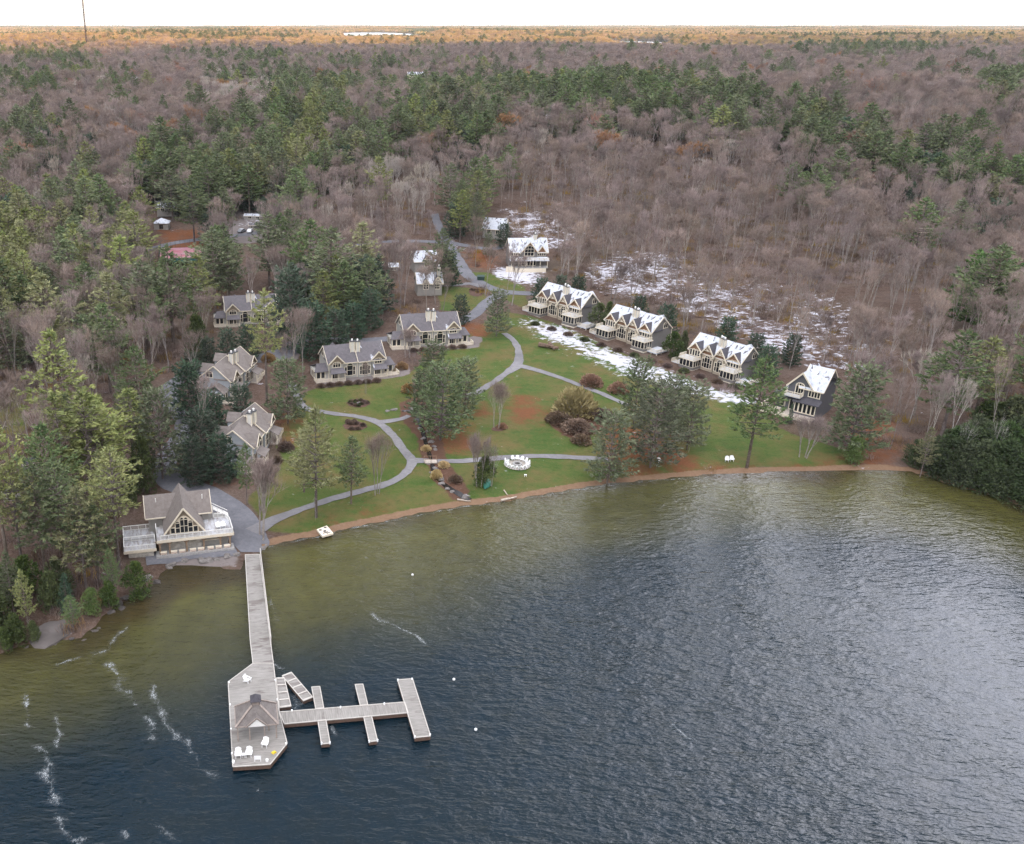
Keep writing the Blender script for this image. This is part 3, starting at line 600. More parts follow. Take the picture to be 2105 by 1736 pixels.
MANUAL = [
 ('tallpine', 246, 1177, 925, 1.0, 'tall pine with long bare trunk just left of the lakeside boathouse deck'),
 ('pineY', 178, 1215, 1005, 1.1, 'broad yellow-green pine in the middle of the left shore point'),
 ('pineY', 222, 1120, 929, 0.8, 'slim yellow-topped pine behind the tall pine beside the boathouse'),
 ('pineY', 218, 1000, 820, 0.9, 'yellow-topped pine standing above the left bank woods'),
 ('pine', 112, 1100, 876, 1.0, 'tall green pine in front of the hidden grey cottage at left'),
 ('tallpine', 50, 1190, 945, 0.9, 'high-crowned pine over the blue tarp at the left edge'),
 ('tallpine', 18, 1170, 860, 0.9, 'tallest high-crowned pine at the far left edge of the shore point'),
 ('pine', 140, 1190, 945, 1.0, 'tall leaning pine with bare lower trunk on the left point'),
 ('pine', 95, 1190, 960, 0.9, 'pine with grey bare stem in the centre of the left point'),
 ('pine', 205, 1205, 1040, 1.0, 'green pine crowding the left of the boathouse deck'),
 ('pine', 30, 1270, 1135, 0.8, 'smaller pale green pine near the left shore'),
 ('pine', 152, 1300, 1226, 1.0, 'small pine leaning over the rocks of the left shore'),
 ('cedarB', 190, 1262, 1212, 1.0, 'round bright green cedar close to the left shore'),
 ('cedar', 107, 1252, 1178, 0.9, 'dense green cedar behind the bare rock slab'),
 ('cedar', 33, 1322, 1265, 1.2, 'bushy green cedar at the lower left shore'),
 ('cedar', 70, 1318, 1278, 1.0, 'small green cedar beside the grey rock slab'),
 ('cedar', 281, 1226, 1158, 1.1, 'wide olive cedar on the bank below the boathouse deck'),
 ('spruce', 140, 1258, 1180, 1.2, 'dark low spruce between two cedars on the left point'),
 ('cedar', 3, 1300, 1230, 1.2, 'cedar cut by the lower left picture edge'),
 ('cedar', 268, 1040, 975, 0.8, 'narrow dark cedar behind the pines beside the boathouse roof'),
 ('cedar', 296, 1010, 900, 0.7, 'tall narrow cedar between road and boathouse roof'),
 ('birch', 237, 1225, 1168, 1.0, 'thin white birch leaning on the bank left of the boathouse'),
 ('birch', 66, 1310, 1265, 1.3, 'small white dead birch over the grey rock slab'),
 ('pineY', 35, 700, 533, 1.0, 'bright yellow-green pine at the left edge of the middle wood'),
 ('pine', 110, 715, 547, 1.1, 'tall open pine right of the bright pine at the left edge'),
 ('pine', 190, 722, 543, 1.25, 'big full pine crown in the left middle wood'),
 ('pineY', 245, 742, 620, 0.9, 'pine with long pale limbs above the grey bare wood at left'),
 ('pine', 322, 742, 598, 0.9, 'upright pine left of the half-hidden grey cottage'),
 ('pineY', 415, 690, 526, 1.0, 'yellowish layered pine behind the half-hidden grey cottage'),
 ('cedar', 406, 742, 650, 0.9, 'olive cedar left of the half-hidden grey cottage'),
 ('tallpine', 549, 836, 600, 0.85, 'tall lone pine with a long bare trunk in front of the half-hidden grey cottage'),
 ('pineD', 470, 745, 680, 1.0, 'dark round pine behind the upper left brown-roofed cottage'),
 ('pineD', 430, 765, 700, 1.0, 'dark round pine left behind the upper left brown-roofed cottage'),
 ('pineD', 510, 742, 672, 1.0, 'dark round pine right behind the upper left brown-roofed cottage'),
 ('pineD', 395, 790, 728, 1.0, 'round dark pine at the bend of the left road'),
 ('pineD', 392, 862, 752, 1.0, 'large dark pine between the left road and the upper left cottage'),
 ('pineD', 438, 892, 812, 1.1, 'dark pine between the two left brown-roofed cottages'),
 ('pineD', 496, 878, 795, 1.0, 'dark pine in front of the upper left cottage porch'),
 ('pineD', 415, 960, 852, 1.1, 'big dark pine left of the lower left cottage'),
 ('pineD', 455, 990, 900, 1.1, 'wide dark pine at the corner of the lower left cottage'),
 ('pineD', 400, 1000, 905, 0.8, 'dark pine leaning over the road behind the boathouse'),
 ('lawnpine', 592, 872, 744, 1.0, 'grey-green open pine at the path bend right of the upper left cottage'),
 ('pineD', 600, 720, 560, 0.8, 'dark pine behind the half-hidden grey cottage on its right'),
 ('pineD', 642, 738, 632, 1.05, 'dark full pine left behind the front grey cottage'),
 ('pineD', 688, 718, 640, 1.0, 'dark pine behind the chimney side of the front grey cottage'),
 ('pineD', 726, 700, 628, 1.0, 'dark pine between the two grey lawn cottages'),
 ('pineD', 760, 680, 600, 0.9, 'dark pine behind the gap of the grey lawn cottages'),
 ('pineD', 605, 650, 582, 1.0, 'dark pine right of the half-hidden grey cottage roof'),
 ('pine', 290, 880, 713, 1.2, 'broad grey-green pine left of the road'),
 ('pine', 258, 905, 785, 0.8, 'pine in the leafless wood left of the road'),
 ('pine', 212, 925, 820, 0.8, 'dark slim pine among grey bare trees at left'),
 ('pine', 150, 950, 812, 0.8, 'dark upright pine below the grey bare wood at left'),
 ('lawnpine', 335, 985, 808, 0.9, 'large dark pine overhanging the left road'),
 ('pine', 295, 960, 860, 0.9, 'pine above the road behind the boathouse'),
 ('pineY', 650, 1064, 842, 0.95, 'tall yellow-topped pine on the lawn beside the lower path'),
 ('pine', 722, 1036, 900, 1.0, 'green pine on the lawn right of the tall yellow-topped pine'),
 ('pineY', 625, 1012, 884, 1.1, 'pale spreading pine on the lawn left of the tall yellow-topped pine'),
 ('bigvase', 776, 1018, 880, 0.8, 'hazy bare tree inside the curve of the lower path'),
 ('bigvase', 535, 1106, 925, 1.0, 'tall grey many-stemmed bare tree at the head of the dock'),
 ('pine', 508, 1040, 915, 0.7, 'thin pine behind the grey bare tree at the dock head'),
 ('birch', 648, 1070, 1008, 0.6, 'slender white birch trunks by the beach path'),
 ('lawnpine', 905, 905, 752, 1.05, 'tall full pine in the middle of the lawn beside the stream'),
 ('lawnpine', 868, 868, 765, 0.9, 'pine on the left of the mid-lawn pine group'),
 ('lawnpine', 955, 850, 740, 0.9, 'green pine on the right of the mid-lawn pine group'),
 ('lawnpine', 888, 800, 704, 1.0, 'pine behind the mid-lawn group in front of the rear grey cottage'),
 ('vase', 848, 850, 760, 0.9, 'small bare tree by the rockery in front of the grey cottage'),
 ('vase', 752, 810, 738, 0.7, 'thin bare sapling before the front grey cottage'),
 ('bigvase', 838, 735, 668, 1.2, 'brownish bare tree at the corner between the grey lawn cottages'),
 ('bigvase', 1021, 880, 772, 0.9, 'slender upright bare tree alone on the open lawn'),
 ('bigvase', 985, 1000, 880, 0.9, 'hazy bare tree left of the fire ring'),
 ('vase', 1012, 1000, 905, 0.9, 'thin grey bare tree nearest the green-covered boat'),
 ('cedar', 996, 998, 940, 1.1, 'low cedar over the green-covered boat'),
 ('lawnpine', 1020, 692, 598, 0.85, 'olive pine beside the road fork'),
 ('pineD', 945, 668, 610, 0.9, 'dark pine behind the right end of the rear grey cottage'),
 ('pine', 905, 600, 475, 1.25, 'large dark green pine right of the two small snowy cottages'),
 ('pineD', 920, 590, 520, 1.0, 'low dark pine under the large pine by the road'),
 ('pineY', 945, 500, 392, 1.0, 'tall twin pine left of the snow-roofed garage'),
 ('pine', 976, 505, 395, 0.8, 'tall pine before the snow-roofed garage'),
 ('lawnpine', 1002, 530, 480, 0.7, 'small pine in front of the snow-roofed garage'),
 ('pineD', 1034, 510, 462, 1.0, 'dark pine left of the arched-window chalet'),
 ('pineD', 1110, 630, 575, 1.0, 'dark bushy pine behind the first snowy duplex'),
 ('pineD', 1185, 632, 572, 1.0, 'dark pine behind the chimney of the first snowy duplex'),
 ('pineD', 1150, 620, 570, 1.0, 'dark pine at the rear of the first snowy duplex'),
 ('pineD', 1365, 700, 630, 0.9, 'dark pine behind the second snowy duplex'),
 ('pineD', 1310, 670, 612, 0.9, 'dark low pine uphill of the second snowy duplex'),
 ('cedar', 1228, 678, 625, 1.2, 'round olive cedar between the first and second snowy duplex'),
 ('cedar', 1250, 672, 622, 0.9, 'olive cedar touching the second snowy duplex'),
 ('cedar', 1380, 735, 685, 1.3, 'round olive cedar between the second and third snowy duplex'),
 ('cedar', 1402, 728, 682, 0.8, 'smaller olive cedar touching the third snowy duplex'),
 ('pineD', 1490, 715, 655, 1.0, 'dark pine behind the third snowy duplex'),
 ('pineD', 1572, 782, 715, 1.0, 'dark pine between the third duplex and the navy house'),
 ('pineD', 1622, 752, 692, 0.9, 'dark pine above the navy house'),
 ('pineD', 1545, 760, 690, 0.9, 'dark pine right of the third snowy duplex roof'),
 ('lawnpine', 1302, 872, 740, 0.7, 'dark pine above the big shore pines'),
 ('lawnpine', 1248, 995, 850, 0.95, 'wide dark pine leaning over the beach'),
 ('lawnpine', 1336, 962, 790, 0.95, 'big gnarled pine in the middle of the shore pine group'),
 ('lawnpine', 1412, 925, 790, 0.8, 'full pine on the right of the shore pine group'),
 ('lawnpine', 1375, 900, 775, 0.8, 'pine behind the shore pine group'),
 ('bigvase', 1352, 890, 800, 1.1, 'brown hazy bare tree inside the shore pine group'),
 ('birch', 1415, 930, 862, 0.9, 'leaning white birch right of the shore pine group'),
 ('pine', 1535, 962, 738, 1.0, 'tall grey-green pine right of the two white lawn chairs'),
 ('bigvase', 1650, 942, 848, 1.5, 'spreading grey bare tree below the navy house'),
 ('lawnpine', 1745, 935, 758, 0.95, 'big dense green pine right of the navy house'),
 ('cedarB', 1752, 952, 900, 1.1, 'bright green cedar under the dense pine by the beach'),
 ('spruce', 1622, 872, 832, 0.9, 'small dark spruce against the navy house deck'),
 ('vividpine', 2004, 680, 528, 1.1, 'vivid green pine high on the right hillside'),
 ('pineY', 1890, 985, 880, 0.8, 'yellow-green conifer where the beach ends'),
 ('bareP', 1905, 930, 770, 0.9, 'pale dead tree above the end of the beach'),
 ('bareP', 1945, 940, 765, 0.9, 'tall pale forked dead tree on the east point'),
 ('birch', 1990, 930, 865, 0.8, 'short white birch among dark cedars on the east point'),
 ('birch', 2060, 945, 880, 1.0, 'grey-white birch near the right picture edge'),
 ('bigvase', 572, 625, 492, 1.2, 'broad pale bare tree in front of the parking yard'),
 ('bare', 520, 655, 520, 0.9, 'bare tree above the half-hidden grey cottage'),
 ('birch', 1962, 975, 850, 1.3, 'pale bare tree rising between the cedars at the start of the east shore'),
 ('birch', 2030, 990, 845, 1.2, 'pale bare tree rising between the cedars in the middle of the east shore'),
 ('birch', 2090, 1000, 850, 1.2, 'pale bare tree among the cedars at the right picture edge'),
 ('pineY', 60, 1300, 1175, 0.7, 'slim yellow-green pine over the rock slab on the left shore'),
 ('pine', 235, 1240, 1130, 0.7, 'slender pine at the waterline near the boathouse'),
 ('larch', 634, 402, 366, 1.0, 'small golden larch beside the straight forest track'),
 ('larch', 201, 475, 428, 1.2, 'golden larch in the left wood below the hip-roofed shed'),
 ('pine', 400, 500, 368, 1.2, 'great dark pine in front of the hip-roofed shed yard'),
 ('pine', 464, 505, 385, 0.9, 'dense pine over the parking yard'),
 ('pine', 594, 500, 380, 1.0, 'broad pine right of the parking yard'),
 ('pineD', 262, 520, 440, 1.3, 'round dark pine left of the hip-roofed shed'),
 ('pine', 440, 625, 500, 0.9, 'tall pine in front of the red court at its right end'),
 ('pine', 345, 640, 526, 1.0, 'pine below the middle of the red court'),
 ('pine', 305, 610, 512, 1.1, 'pine at the left end of the red court'),
 ('pine', 390, 640, 530, 0.9, 'slim pine below the red court beside the yellowish layered pine'),
 ('bareP', 280, 400, 350, 1.3, 'cluster of pale birches above the hip-roofed shed'),
 ('bareP', 152, 530, 478, 1.2, 'white-limbed birch clump in the left wood'),
 ('bareP', 855, 330, 268, 1.2, 'pale bare poplar above the middle wood'),
 ('bareP', 540, 220, 182, 1.0, 'pale poplar in the far pine wood'),
 ('bareO', 1490, 420, 355, 1.2, 'rusty-leaved oak on the hillside crest'),
 ('bareO', 1735, 430, 362, 1.3, 'largest rusty-leaved oak on the right hillside crest'),
 ('bareO', 1350, 400, 350, 1.0, 'dull rusty oak left on the hillside crest'),
]
for a in MANUAL: plant_px(*a)
for k, (bx, by, h) in enumerate([(1925, 975, 6), (1950, 985, 8), (1975, 992, 8), (2000, 1000, 9), (2026, 1006, 9), (2050, 1012, 10), (2076, 1022, 9), (2100, 1030, 10), (2125, 1038, 9), (1965, 965, 9), (2010, 975, 10), (2045, 985, 11), (2110, 1005, 11), (1990, 945, 9), (2070, 962, 10), (1935, 955, 7), (1880, 955, 5), (1900, 962, 5)]):
    plant('cedarD', G(bx, by), h * 1.15, 1.15, 'dark bushy cedar leaning over the water on the steep east shore', 'dark cedars lining the east shore')
for k, (bx, by, h) in enumerate([(12, 1335, 4), (225, 1248, 5), (20, 1250, 8), (60, 1230, 8), (120, 1225, 7)]):
    plant('cedar', G(bx, by), h, 1.15, 'bushy olive cedar standing on the wooded point left of the boathouse', 'bushy olive cedars standing on the wooded point left of the boathouse')
# ------------------------------------------------------------------ the woods
NOTREE = LAWN + [DIRT[0]] + [[(1005, 540), (1120, 545), (1130, 600), (1000, 600)], [(640, 690), (830, 660), (850, 780), (640, 800)], [(800, 650), (1000, 640), (1000, 730), (800, 730)],
  [(445, 640), (600, 625), (600, 680), (445, 685)], [(400, 770), (560, 740), (570, 980), (440, 980)], [(1050, 610), (1240, 600), (1260, 690), (1060, 660)], [(1200, 650), (1390, 650), (1390, 750), (1200, 720)],
  [(1360, 700), (1600, 700), (1600, 820), (1360, 770)], [(1580, 770), (1730, 770), (1730, 880), (1580, 870)], [(835, 500), (960, 500), (960, 620), (835, 620)], [(1035, 490), (1140, 490), (1140, 600), (1035, 600)],
  [(255, 1000), (540, 980), (560, 1180), (255, 1180)], [(985, 440), (1045, 440), (1040, 500), (985, 500)], [(310, 455), (470, 460), (565, 430), (562, 470), (520, 480), (330, 520)], [(300, 505), (420, 505), (420, 545), (300, 545)],
  [(340, 780), (400, 780), (390, 1000), (330, 1000)], [(985, 480), (1050, 480), (1050, 560), (985, 560)], [(1560, 780), (1745, 780), (1745, 950), (1560, 950)], [(0, 1040), (110, 1030), (110, 1060), (0, 1070)], [(302, 500), (425, 500), (440, 670), (330, 675), (302, 640)], [(478, 540), (552, 540), (556, 650), (478, 650)], [(300, 440), (350, 440), (350, 520), (300, 520)], [(440, 650), (604, 640), (620, 760), (430, 765)], [(480, 470), (545, 470), (548, 560), (480, 560)], [(0, 1000), (110, 990), (100, 1110), (0, 1110)], [(80, 1270), (140, 1280), (130, 1325), (85, 1325)]]
# roads keep clear of trees
RDS = [[(893, 440), (922, 500), (962, 566), (1030, 599), (1120, 605)], [(1058, 601), (1006, 618), (972, 650), (860, 690), (760, 700), (660, 700), (610, 712), (500, 745), (430, 760), (380, 775), (348, 800), (372, 858), (352, 925), (340, 960), (352, 990), (446, 1030), (516, 1118)],
       [(612, 330), (625, 270), (640, 215), (652, 170)], [(640, 620), (600, 600), (640, 560), (700, 520), (760, 500), (900, 498), (1040, 505)]]
ROADSEG = []
for rd in RDS:
    q = [G(*p) for p in rd]; ROADSEG += [(q[i], q[i + 1]) for i in range(len(q) - 1)]
CON = [([(360, 300), (620, 225), (800, 320), (780, 420), (640, 430), (560, 400), (340, 430), (230, 420), (300, 340)], 0.62), ([(0, 265), (110, 240), (220, 320), (330, 400), (340, 500), (240, 540), (120, 540), (0, 560)], 0.3),
 ([(420, 115), (700, 125), (990, 135), (1065, 200), (1040, 300), (850, 290), (700, 250), (520, 215), (400, 170)], 0.2), ([(0, 115), (170, 115), (210, 170), (80, 230), (0, 230)], 0.3),
 ([(850, 200), (1010, 190), (1060, 240), (1000, 315), (800, 330)], 0.5), ([(1020, 185), (1200, 190), (1460, 205), (1640, 235), (1650, 300), (1500, 300), (1300, 262), (1060, 252)], 0.7),
 ([(1640, 230), (1740, 285), (1900, 335), (2105, 385), (2105, 430), (1960, 410), (1740, 365), (1640, 330)], 0.8), ([(1610, 103), (1900, 105), (1920, 128), (1640, 130)], 0.3), ([(1700, 130), (2105, 120), (2105, 160), (1800, 160)], 0.1),
 ([(2000, 190), (2105, 190), (2105, 250), (2020, 240)], 0.6), ([(1900, 310), (1960, 310), (1960, 340), (1900, 340)], 0.8), ([(0, 540), (140, 520), (330, 500), (560, 490), (640, 530), (660, 640), (420, 660), (380, 720), (200, 760), (0, 740)], 0.42),
 ([(0, 900), (60, 880), (200, 900), (340, 830), (370, 1000), (260, 1180), (200, 1290), (0, 1340)], 0.8), ([(540, 400), (700, 380), (820, 440), (760, 600), (600, 560)], 0.3), ([(640, 560), (800, 560), (800, 680), (640, 700)], 0.7),
 ([(1830, 960), (1900, 860), (2000, 790), (2300, 740), (2300, 1200), (2105, 1035), (2030, 1005), (1900, 965)], 0.92), ([(920, 390), (1010, 390), (1010, 480), (930, 480)], 0.7), ([(560, 180), (730, 180), (680, 330), (560, 340)], 0.8),
 ([(1580, 690), (1720, 740), (1720, 790), (1600, 780)], 0.6), ([(1640, 560), (1760, 600), (1800, 690), (1700, 700)], 0.22), ([(100, 430), (330, 430), (330, 520), (100, 540)], 0.4), ([(200, 190), (420, 180), (420, 260), (330, 320), (250, 260)], 0.16)]
YEL = [[(648, 168), (668, 170), (655, 250), (645, 350), (580, 350), (600, 290), (622, 230)], [(0, 540), (60, 520), (60, 640), (0, 640)]]
PALE = [[(410, 185), (440, 150), (600, 190), (590, 235), (420, 235)], [(760, 350), (920, 370), (900, 440), (700, 430)], [(640, 400), (700, 400), (700, 430), (640, 430)], [(100, 470), (180, 470), (180, 530), (100, 530)]]
SPARSE = [([(1180, 540), (1400, 520), (1750, 600), (1860, 720), (1700, 790), (1560, 720), (1350, 640), (1150, 570)], 0.30), ([(1020, 430), (1160, 430), (1200, 500), (1140, 520), (1040, 500)], 0.4),
          ([(1760, 740), (1880, 720), (1870, 960), (1760, 900)], 0.5)]
def inp(px, py, polys):
    m = np.zeros(px.shape, bool)
    for p in polys: m |= in_poly(px, py, p)
    return m
def wood_points():
    R_ = np.random.RandomState(3); out = []
    for y0, y1, sp in ((60, 700, 7.0), (700, 1500, 8.6), (1500, 2600, 11.0), (2600, 4200, 15.0)):
        xa, xb = -0.40 * y1 - 60, 0.80 * y1 + 60
        X, Y = np.meshgrid(np.arange(xa, xb, sp), np.arange(y0, y1, sp)); X = X.ravel() + R_.uniform(-.45, .45, X.size) * sp; Y = Y.ravel() + R_.uniform(-.45, .45, Y.size) * sp
        k = (X > -0.40 * Y - 45) & (X < 0.80 * Y + 45); X, Y = X[k], Y[k]; out.append(np.stack([X, Y, np.full(X.size, sp)], 1))
    P = np.vstack(out); X, Y, S = P.T; d = sdist(X, Y); k = d > 2.0; X, Y, S, d = X[k], Y[k], S[k], d[k]; Z = gz(X, Y)
    px, py, dep = proj(X, Y, Z); px2, py2, _ = proj(X, Y, Z + 9)
    u = R_.uniform(0, 1, X.size); con = np.zeros(X.size)
    for poly, v in CON: con = np.where(in_poly(px2, py2, poly), v, con)
    con = np.where(con > 0, np.clip(con + 0.3 * (swell(X, Y, 38, 17) > 0.15) - 0.22, 0, 1), 0)
    con = np.where((px2 > 1150) & (px2 < 1870) & (py2 > 430) & (py2 < 770), 0.0, con); quiet = (px2 > 1150) & (px2 < 1870) & (py2 > 430) & (py2 < 770)
    con = np.maximum(con, ~quiet * 0.02 + 0.03 * (swell(X, Y, 55, 9) > 0.55))
    # far out the woods are mixed in drifts
    con = np.where(py < 105, 0.04 + 0.5 * (swell(X * 0.4, Y, 95, 11) > 0.6), con)
    iscon = u < con; keep = ~inp(px, py, NOTREE); v = R_.uniform(0, 1, X.size)
    for poly, q in SPARSE: keep &= ~(in_poly(px, py, poly) & (v > q))
    for a, b in ROADSEG:
        ex, ey = b.x - a.x, b.y - a.y; t = np.clip(((X - a.x) * ex + (Y - a.y) * ey) / (ex * ex + ey * ey), 0, 1); keep &= ((X - a.x - t * ex) ** 2 + (Y - a.y - t * ey) ** 2) > 3.6 ** 2
    lx, ly, la, lb, lz = LAKES[1]; keep &= (((X - lx) / (la + 5)) ** 2 + ((Y - ly) / (lb + 10)) ** 2 > 1) & ~((abs(X - lx) < la) & (Y < ly) & (Y > ly - lb * 3))
    for tx, ty, tr in TREE_AT:
        keep &= ((X - tx) ** 2 + (Y - ty) ** 2) > (tr + 1.6) ** 2
    keep &= (px < 2105 + 150) & (px > -150)
    kind = np.full(X.size, 0); w = R_.uniform(0, 1, X.size)
    KL = ['bare', 'pine', 'pineY', 'pineD', 'spruce', 'cedar', 'bareP', 'bareO', 'bareT']
    kind[iscon] = 1; kind[iscon & (w < 0.13)] = 2; kind[iscon & (w > 0.82)] = 3; kind[iscon & (w > 0.95)] = 4
    yel = inp(px2, py2, YEL); kind[yel] = 2
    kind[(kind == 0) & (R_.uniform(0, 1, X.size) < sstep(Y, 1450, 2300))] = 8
    point = (X > 150) & (d < 40) & (py > 880) & (px > 1850); kind[point & (w < 0.85)] = 5; kind[point & (w < 0.15)] = 3
    pal = inp(px2, py2, PALE) & ~iscon; kind[pal & (w < 0.5)] = 6; kind[~iscon & (w < 0.012)] = 6; kind[~iscon & (w > 0.985) & (py < 430)] = 7; kind[(kind == 1) & (px < 420) & (py > 470) & (R_.uniform(0, 1, X.size) < .55)] = 2
    low = (d < 14) & (px < 320) & (py > 1150) & (w < 0.6); kind[low] = 5
    H = np.where((kind == 0) | (kind == 8), 19, np.where(kind == 1, 22, np.where(kind == 2, 21, np.where(kind == 3, 14, np.where(kind == 4, 15, np.where(kind == 5, 9.0, 18)))))).astype(float)
    H *= R_.uniform(0.85, 1.35, X.size); H[(kind == 0) & (R_.uniform(0, 1, X.size) < .15)] *= 0.7
    wf = R_.uniform(0.95, 1.3, X.size) * np.where(S > 12, 1.5, np.where(S > 10, 1.25, 1.12))
    H = np.where(yel & (S > 0), 21 * R_.uniform(.85, 1.1, X.size), H)
    return [a[keep] for a in (X, Y, Z, H, wf, kind, px, py, dep)] + [KL]
WX, WY, WZ, WH, WW, WK, WPX, WPY, WD, KL = wood_points()
vis = (WPX > -20) & (WPX < 2125) & (WPY < 1740)
KP = {'bare': ('bare tree', 292), 'pine': ('pine tree', 296)}
catof = np.array([KIND_CAT[KL[k]] for k in WK]); single = np.zeros(len(WX), bool)
for cat, lim in (('bare tree', 297), ('pine tree', 297), ('cedar tree', 120), ('spruce tree', 80)):
    idx = np.where((catof == cat) & vis)[0]; idx = idx[np.argsort(-(WH[idx] / WD[idx]))]; single[idx[:max(0, lim - COUNT.get(cat, 0))]] = True
def zone(px, py):
    if px < 340 and py > 800: return 'on the wooded point left of the boathouse'
    if px < 660 and py > 500: return 'in the mixed wood left of the cottages'
    if px > 1840 and py > 700: return 'on the steep wooded east shore'
    if px > 1140 and py > 420: return 'on the hillside behind the snowy duplexes'
    if px > 880: return 'in the wood behind the arched-window chalet'
    return 'in the wood around the sheds and parking yard'
LOOK = {'bare': 'leafless brown-grey tree', 'bareP': 'pale-barked leafless tree', 'bareO': 'leafless tree with rusty twigs', 'pine': 'green pine', 'pineY': 'yellow-green pine', 'pineD': 'dark low-branched pine',
        'spruce': 'dark conical spruce', 'cedar': 'bushy olive cedar'}
for i in np.where(single)[0]:
    k = KL[WK[i]]; zn = zone(WPX[i], WPY[i]); lab = LOOK[k] + ' standing ' + zn
    plant(k, (WX[i], WY[i], WZ[i] - 0.1), WH[i], WW[i], lab, LOOK[k] + 's ' + zn, split=(WH[i] / WD[i] * FPX > 30))
# the rest of the woods: one object per kind, instanced
def scatter(name, sel, kinds, variants=None):
    """one stuff object: points carrying the trees of the distant woods"""
    idx = np.where(sel)[0]
    me = bpy.data.meshes.new(name); me.vertices.add(len(idx)); me.vertices.foreach_set('co', np.stack([WX[idx], WY[idx], WZ[idx] - 0.1], 1).astype(np.float32).ravel())
    R_ = np.random.RandomState(8); plist = []
    base = {}
    for k in kinds:
        base[k] = len(plist); plist += [(k, p) for p in PROTO[k]]
    var = np.array([base[KL[WK[i]]] + R_.randint(len(PROTO[KL[WK[i]]])) for i in idx]); ph = np.array([plist[v][1]['h'] for v in var])
    a = me.attributes.new('variant', 'INT', 'POINT'); a.data.foreach_set('value', var.astype(np.int32))
    s = WH[idx] / ph; sx = s * WW[idx]
    a = me.attributes.new('size', 'FLOAT_VECTOR', 'POINT'); a.data.foreach_set('vector', np.stack([sx, sx, s], 1).astype(np.float32).ravel())
    a = me.attributes.new('turn', 'FLOAT_VECTOR', 'POINT'); a.data.foreach_set('vector', np.stack([s * 0, s * 0, R_.uniform(0, 6.28, len(idx))], 1).astype(np.float32).ravel())
    o = link(name, me); gn_scatter(o, [p['joined'] for _, p in plist]); return tag(o, kind='stuff')
def gn_scatter(o, meshes):
    ng = bpy.data.node_groups.new(o.name + '_scatter', 'GeometryNodeTree'); ng.interface.new_socket('Geometry', in_out='INPUT', socket_type='NodeSocketGeometry'); ng.interface.new_socket('Geometry', in_out='OUTPUT', socket_type='NodeSocketGeometry')
    N = ng.nodes; L = ng.links; gi = N.new('NodeGroupInput'); go = N.new('NodeGroupOutput'); jn = N.new('GeometryNodeJoinGeometry')
    va = N.new('GeometryNodeInputNamedAttribute'); va.data_type = 'INT'; va.inputs[0].default_value = 'variant'
    sz = N.new('GeometryNodeInputNamedAttribute'); sz.data_type = 'FLOAT_VECTOR'; sz.inputs[0].default_value = 'size'
    tu = N.new('GeometryNodeInputNamedAttribute'); tu.data_type = 'FLOAT_VECTOR'; tu.inputs[0].default_value = 'turn'
    for k, me in enumerate(meshes):
        src = bpy.data.objects.new('tree_pattern', me)
        oi = N.new('GeometryNodeObjectInfo'); oi.inputs['Object'].default_value = src; oi.inputs['As Instance'].default_value = True
        cm = N.new('FunctionNodeCompare'); cm.data_type = 'INT'; cm.operation = 'EQUAL'; L.new(va.outputs['Attribute'], cm.inputs[2]); cm.inputs[3].default_value = k
        ip = N.new('GeometryNodeInstanceOnPoints'); L.new(gi.outputs[0], ip.inputs['Points']); L.new(cm.outputs[0], ip.inputs['Selection'])
        L.new(oi.outputs['Geometry'], ip.inputs['Instance']); L.new(tu.outputs['Attribute'], ip.inputs['Rotation']); L.new(sz.outputs['Attribute'], ip.inputs['Scale'])
        L.new(ip.outputs[0], jn.inputs[0])
    L.new(jn.outputs[0], go.inputs[0]); md = o.modifiers.new('scatter', 'NODES'); md.node_group = ng
isb = np.isin(WK, [0, 6, 7, 8]); print('WOOD', len(WX), 'bare', isb.sum(), 'single', single.sum())
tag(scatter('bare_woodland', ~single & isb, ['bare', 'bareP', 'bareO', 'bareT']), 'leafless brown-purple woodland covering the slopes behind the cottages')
tag(scatter('pine_woodland', ~single & ~isb, ['pine', 'pineY', 'pineD', 'spruce', 'cedar']), 'dark green pine woods mixed into the leafless forest')
# far woods: low clumps of crowns, each clump many trees
def clump(seed, con):
    rg = random.Random(seed); lv = Leaves(); mi = []
    for _ in range(26):
        x, y = rg.uniform(-26, 26), rg.uniform(-26, 26); c = rg.random() < con; h = rg.uniform(14, 20) * (1.12 if c else 1); r = rg.uniform(4.5, 6.5) * (0.7 if c else 1)
        for _ in range(70):
            d = rv(rg); d.z = abs(d.z) ** (1.0 if not c else .8)
            p = Vector((x + d.x * r * (1 if not c else (1.2 - d.z)), y + d.y * r * (1 if not c else (1.2 - d.z)), h * 0.45 + d.z * h * 0.55)); lv.blade(p, (d + rv(rg) * .7).normalized(), 2.6, 0.75, rg); mi.append(1 if c else 0)
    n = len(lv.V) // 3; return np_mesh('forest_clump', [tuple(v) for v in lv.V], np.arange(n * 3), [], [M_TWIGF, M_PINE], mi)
CL = [clump(1, 0.05), clump(2, 0.1), clump(3, 0.35), clump(4, 0.8)]
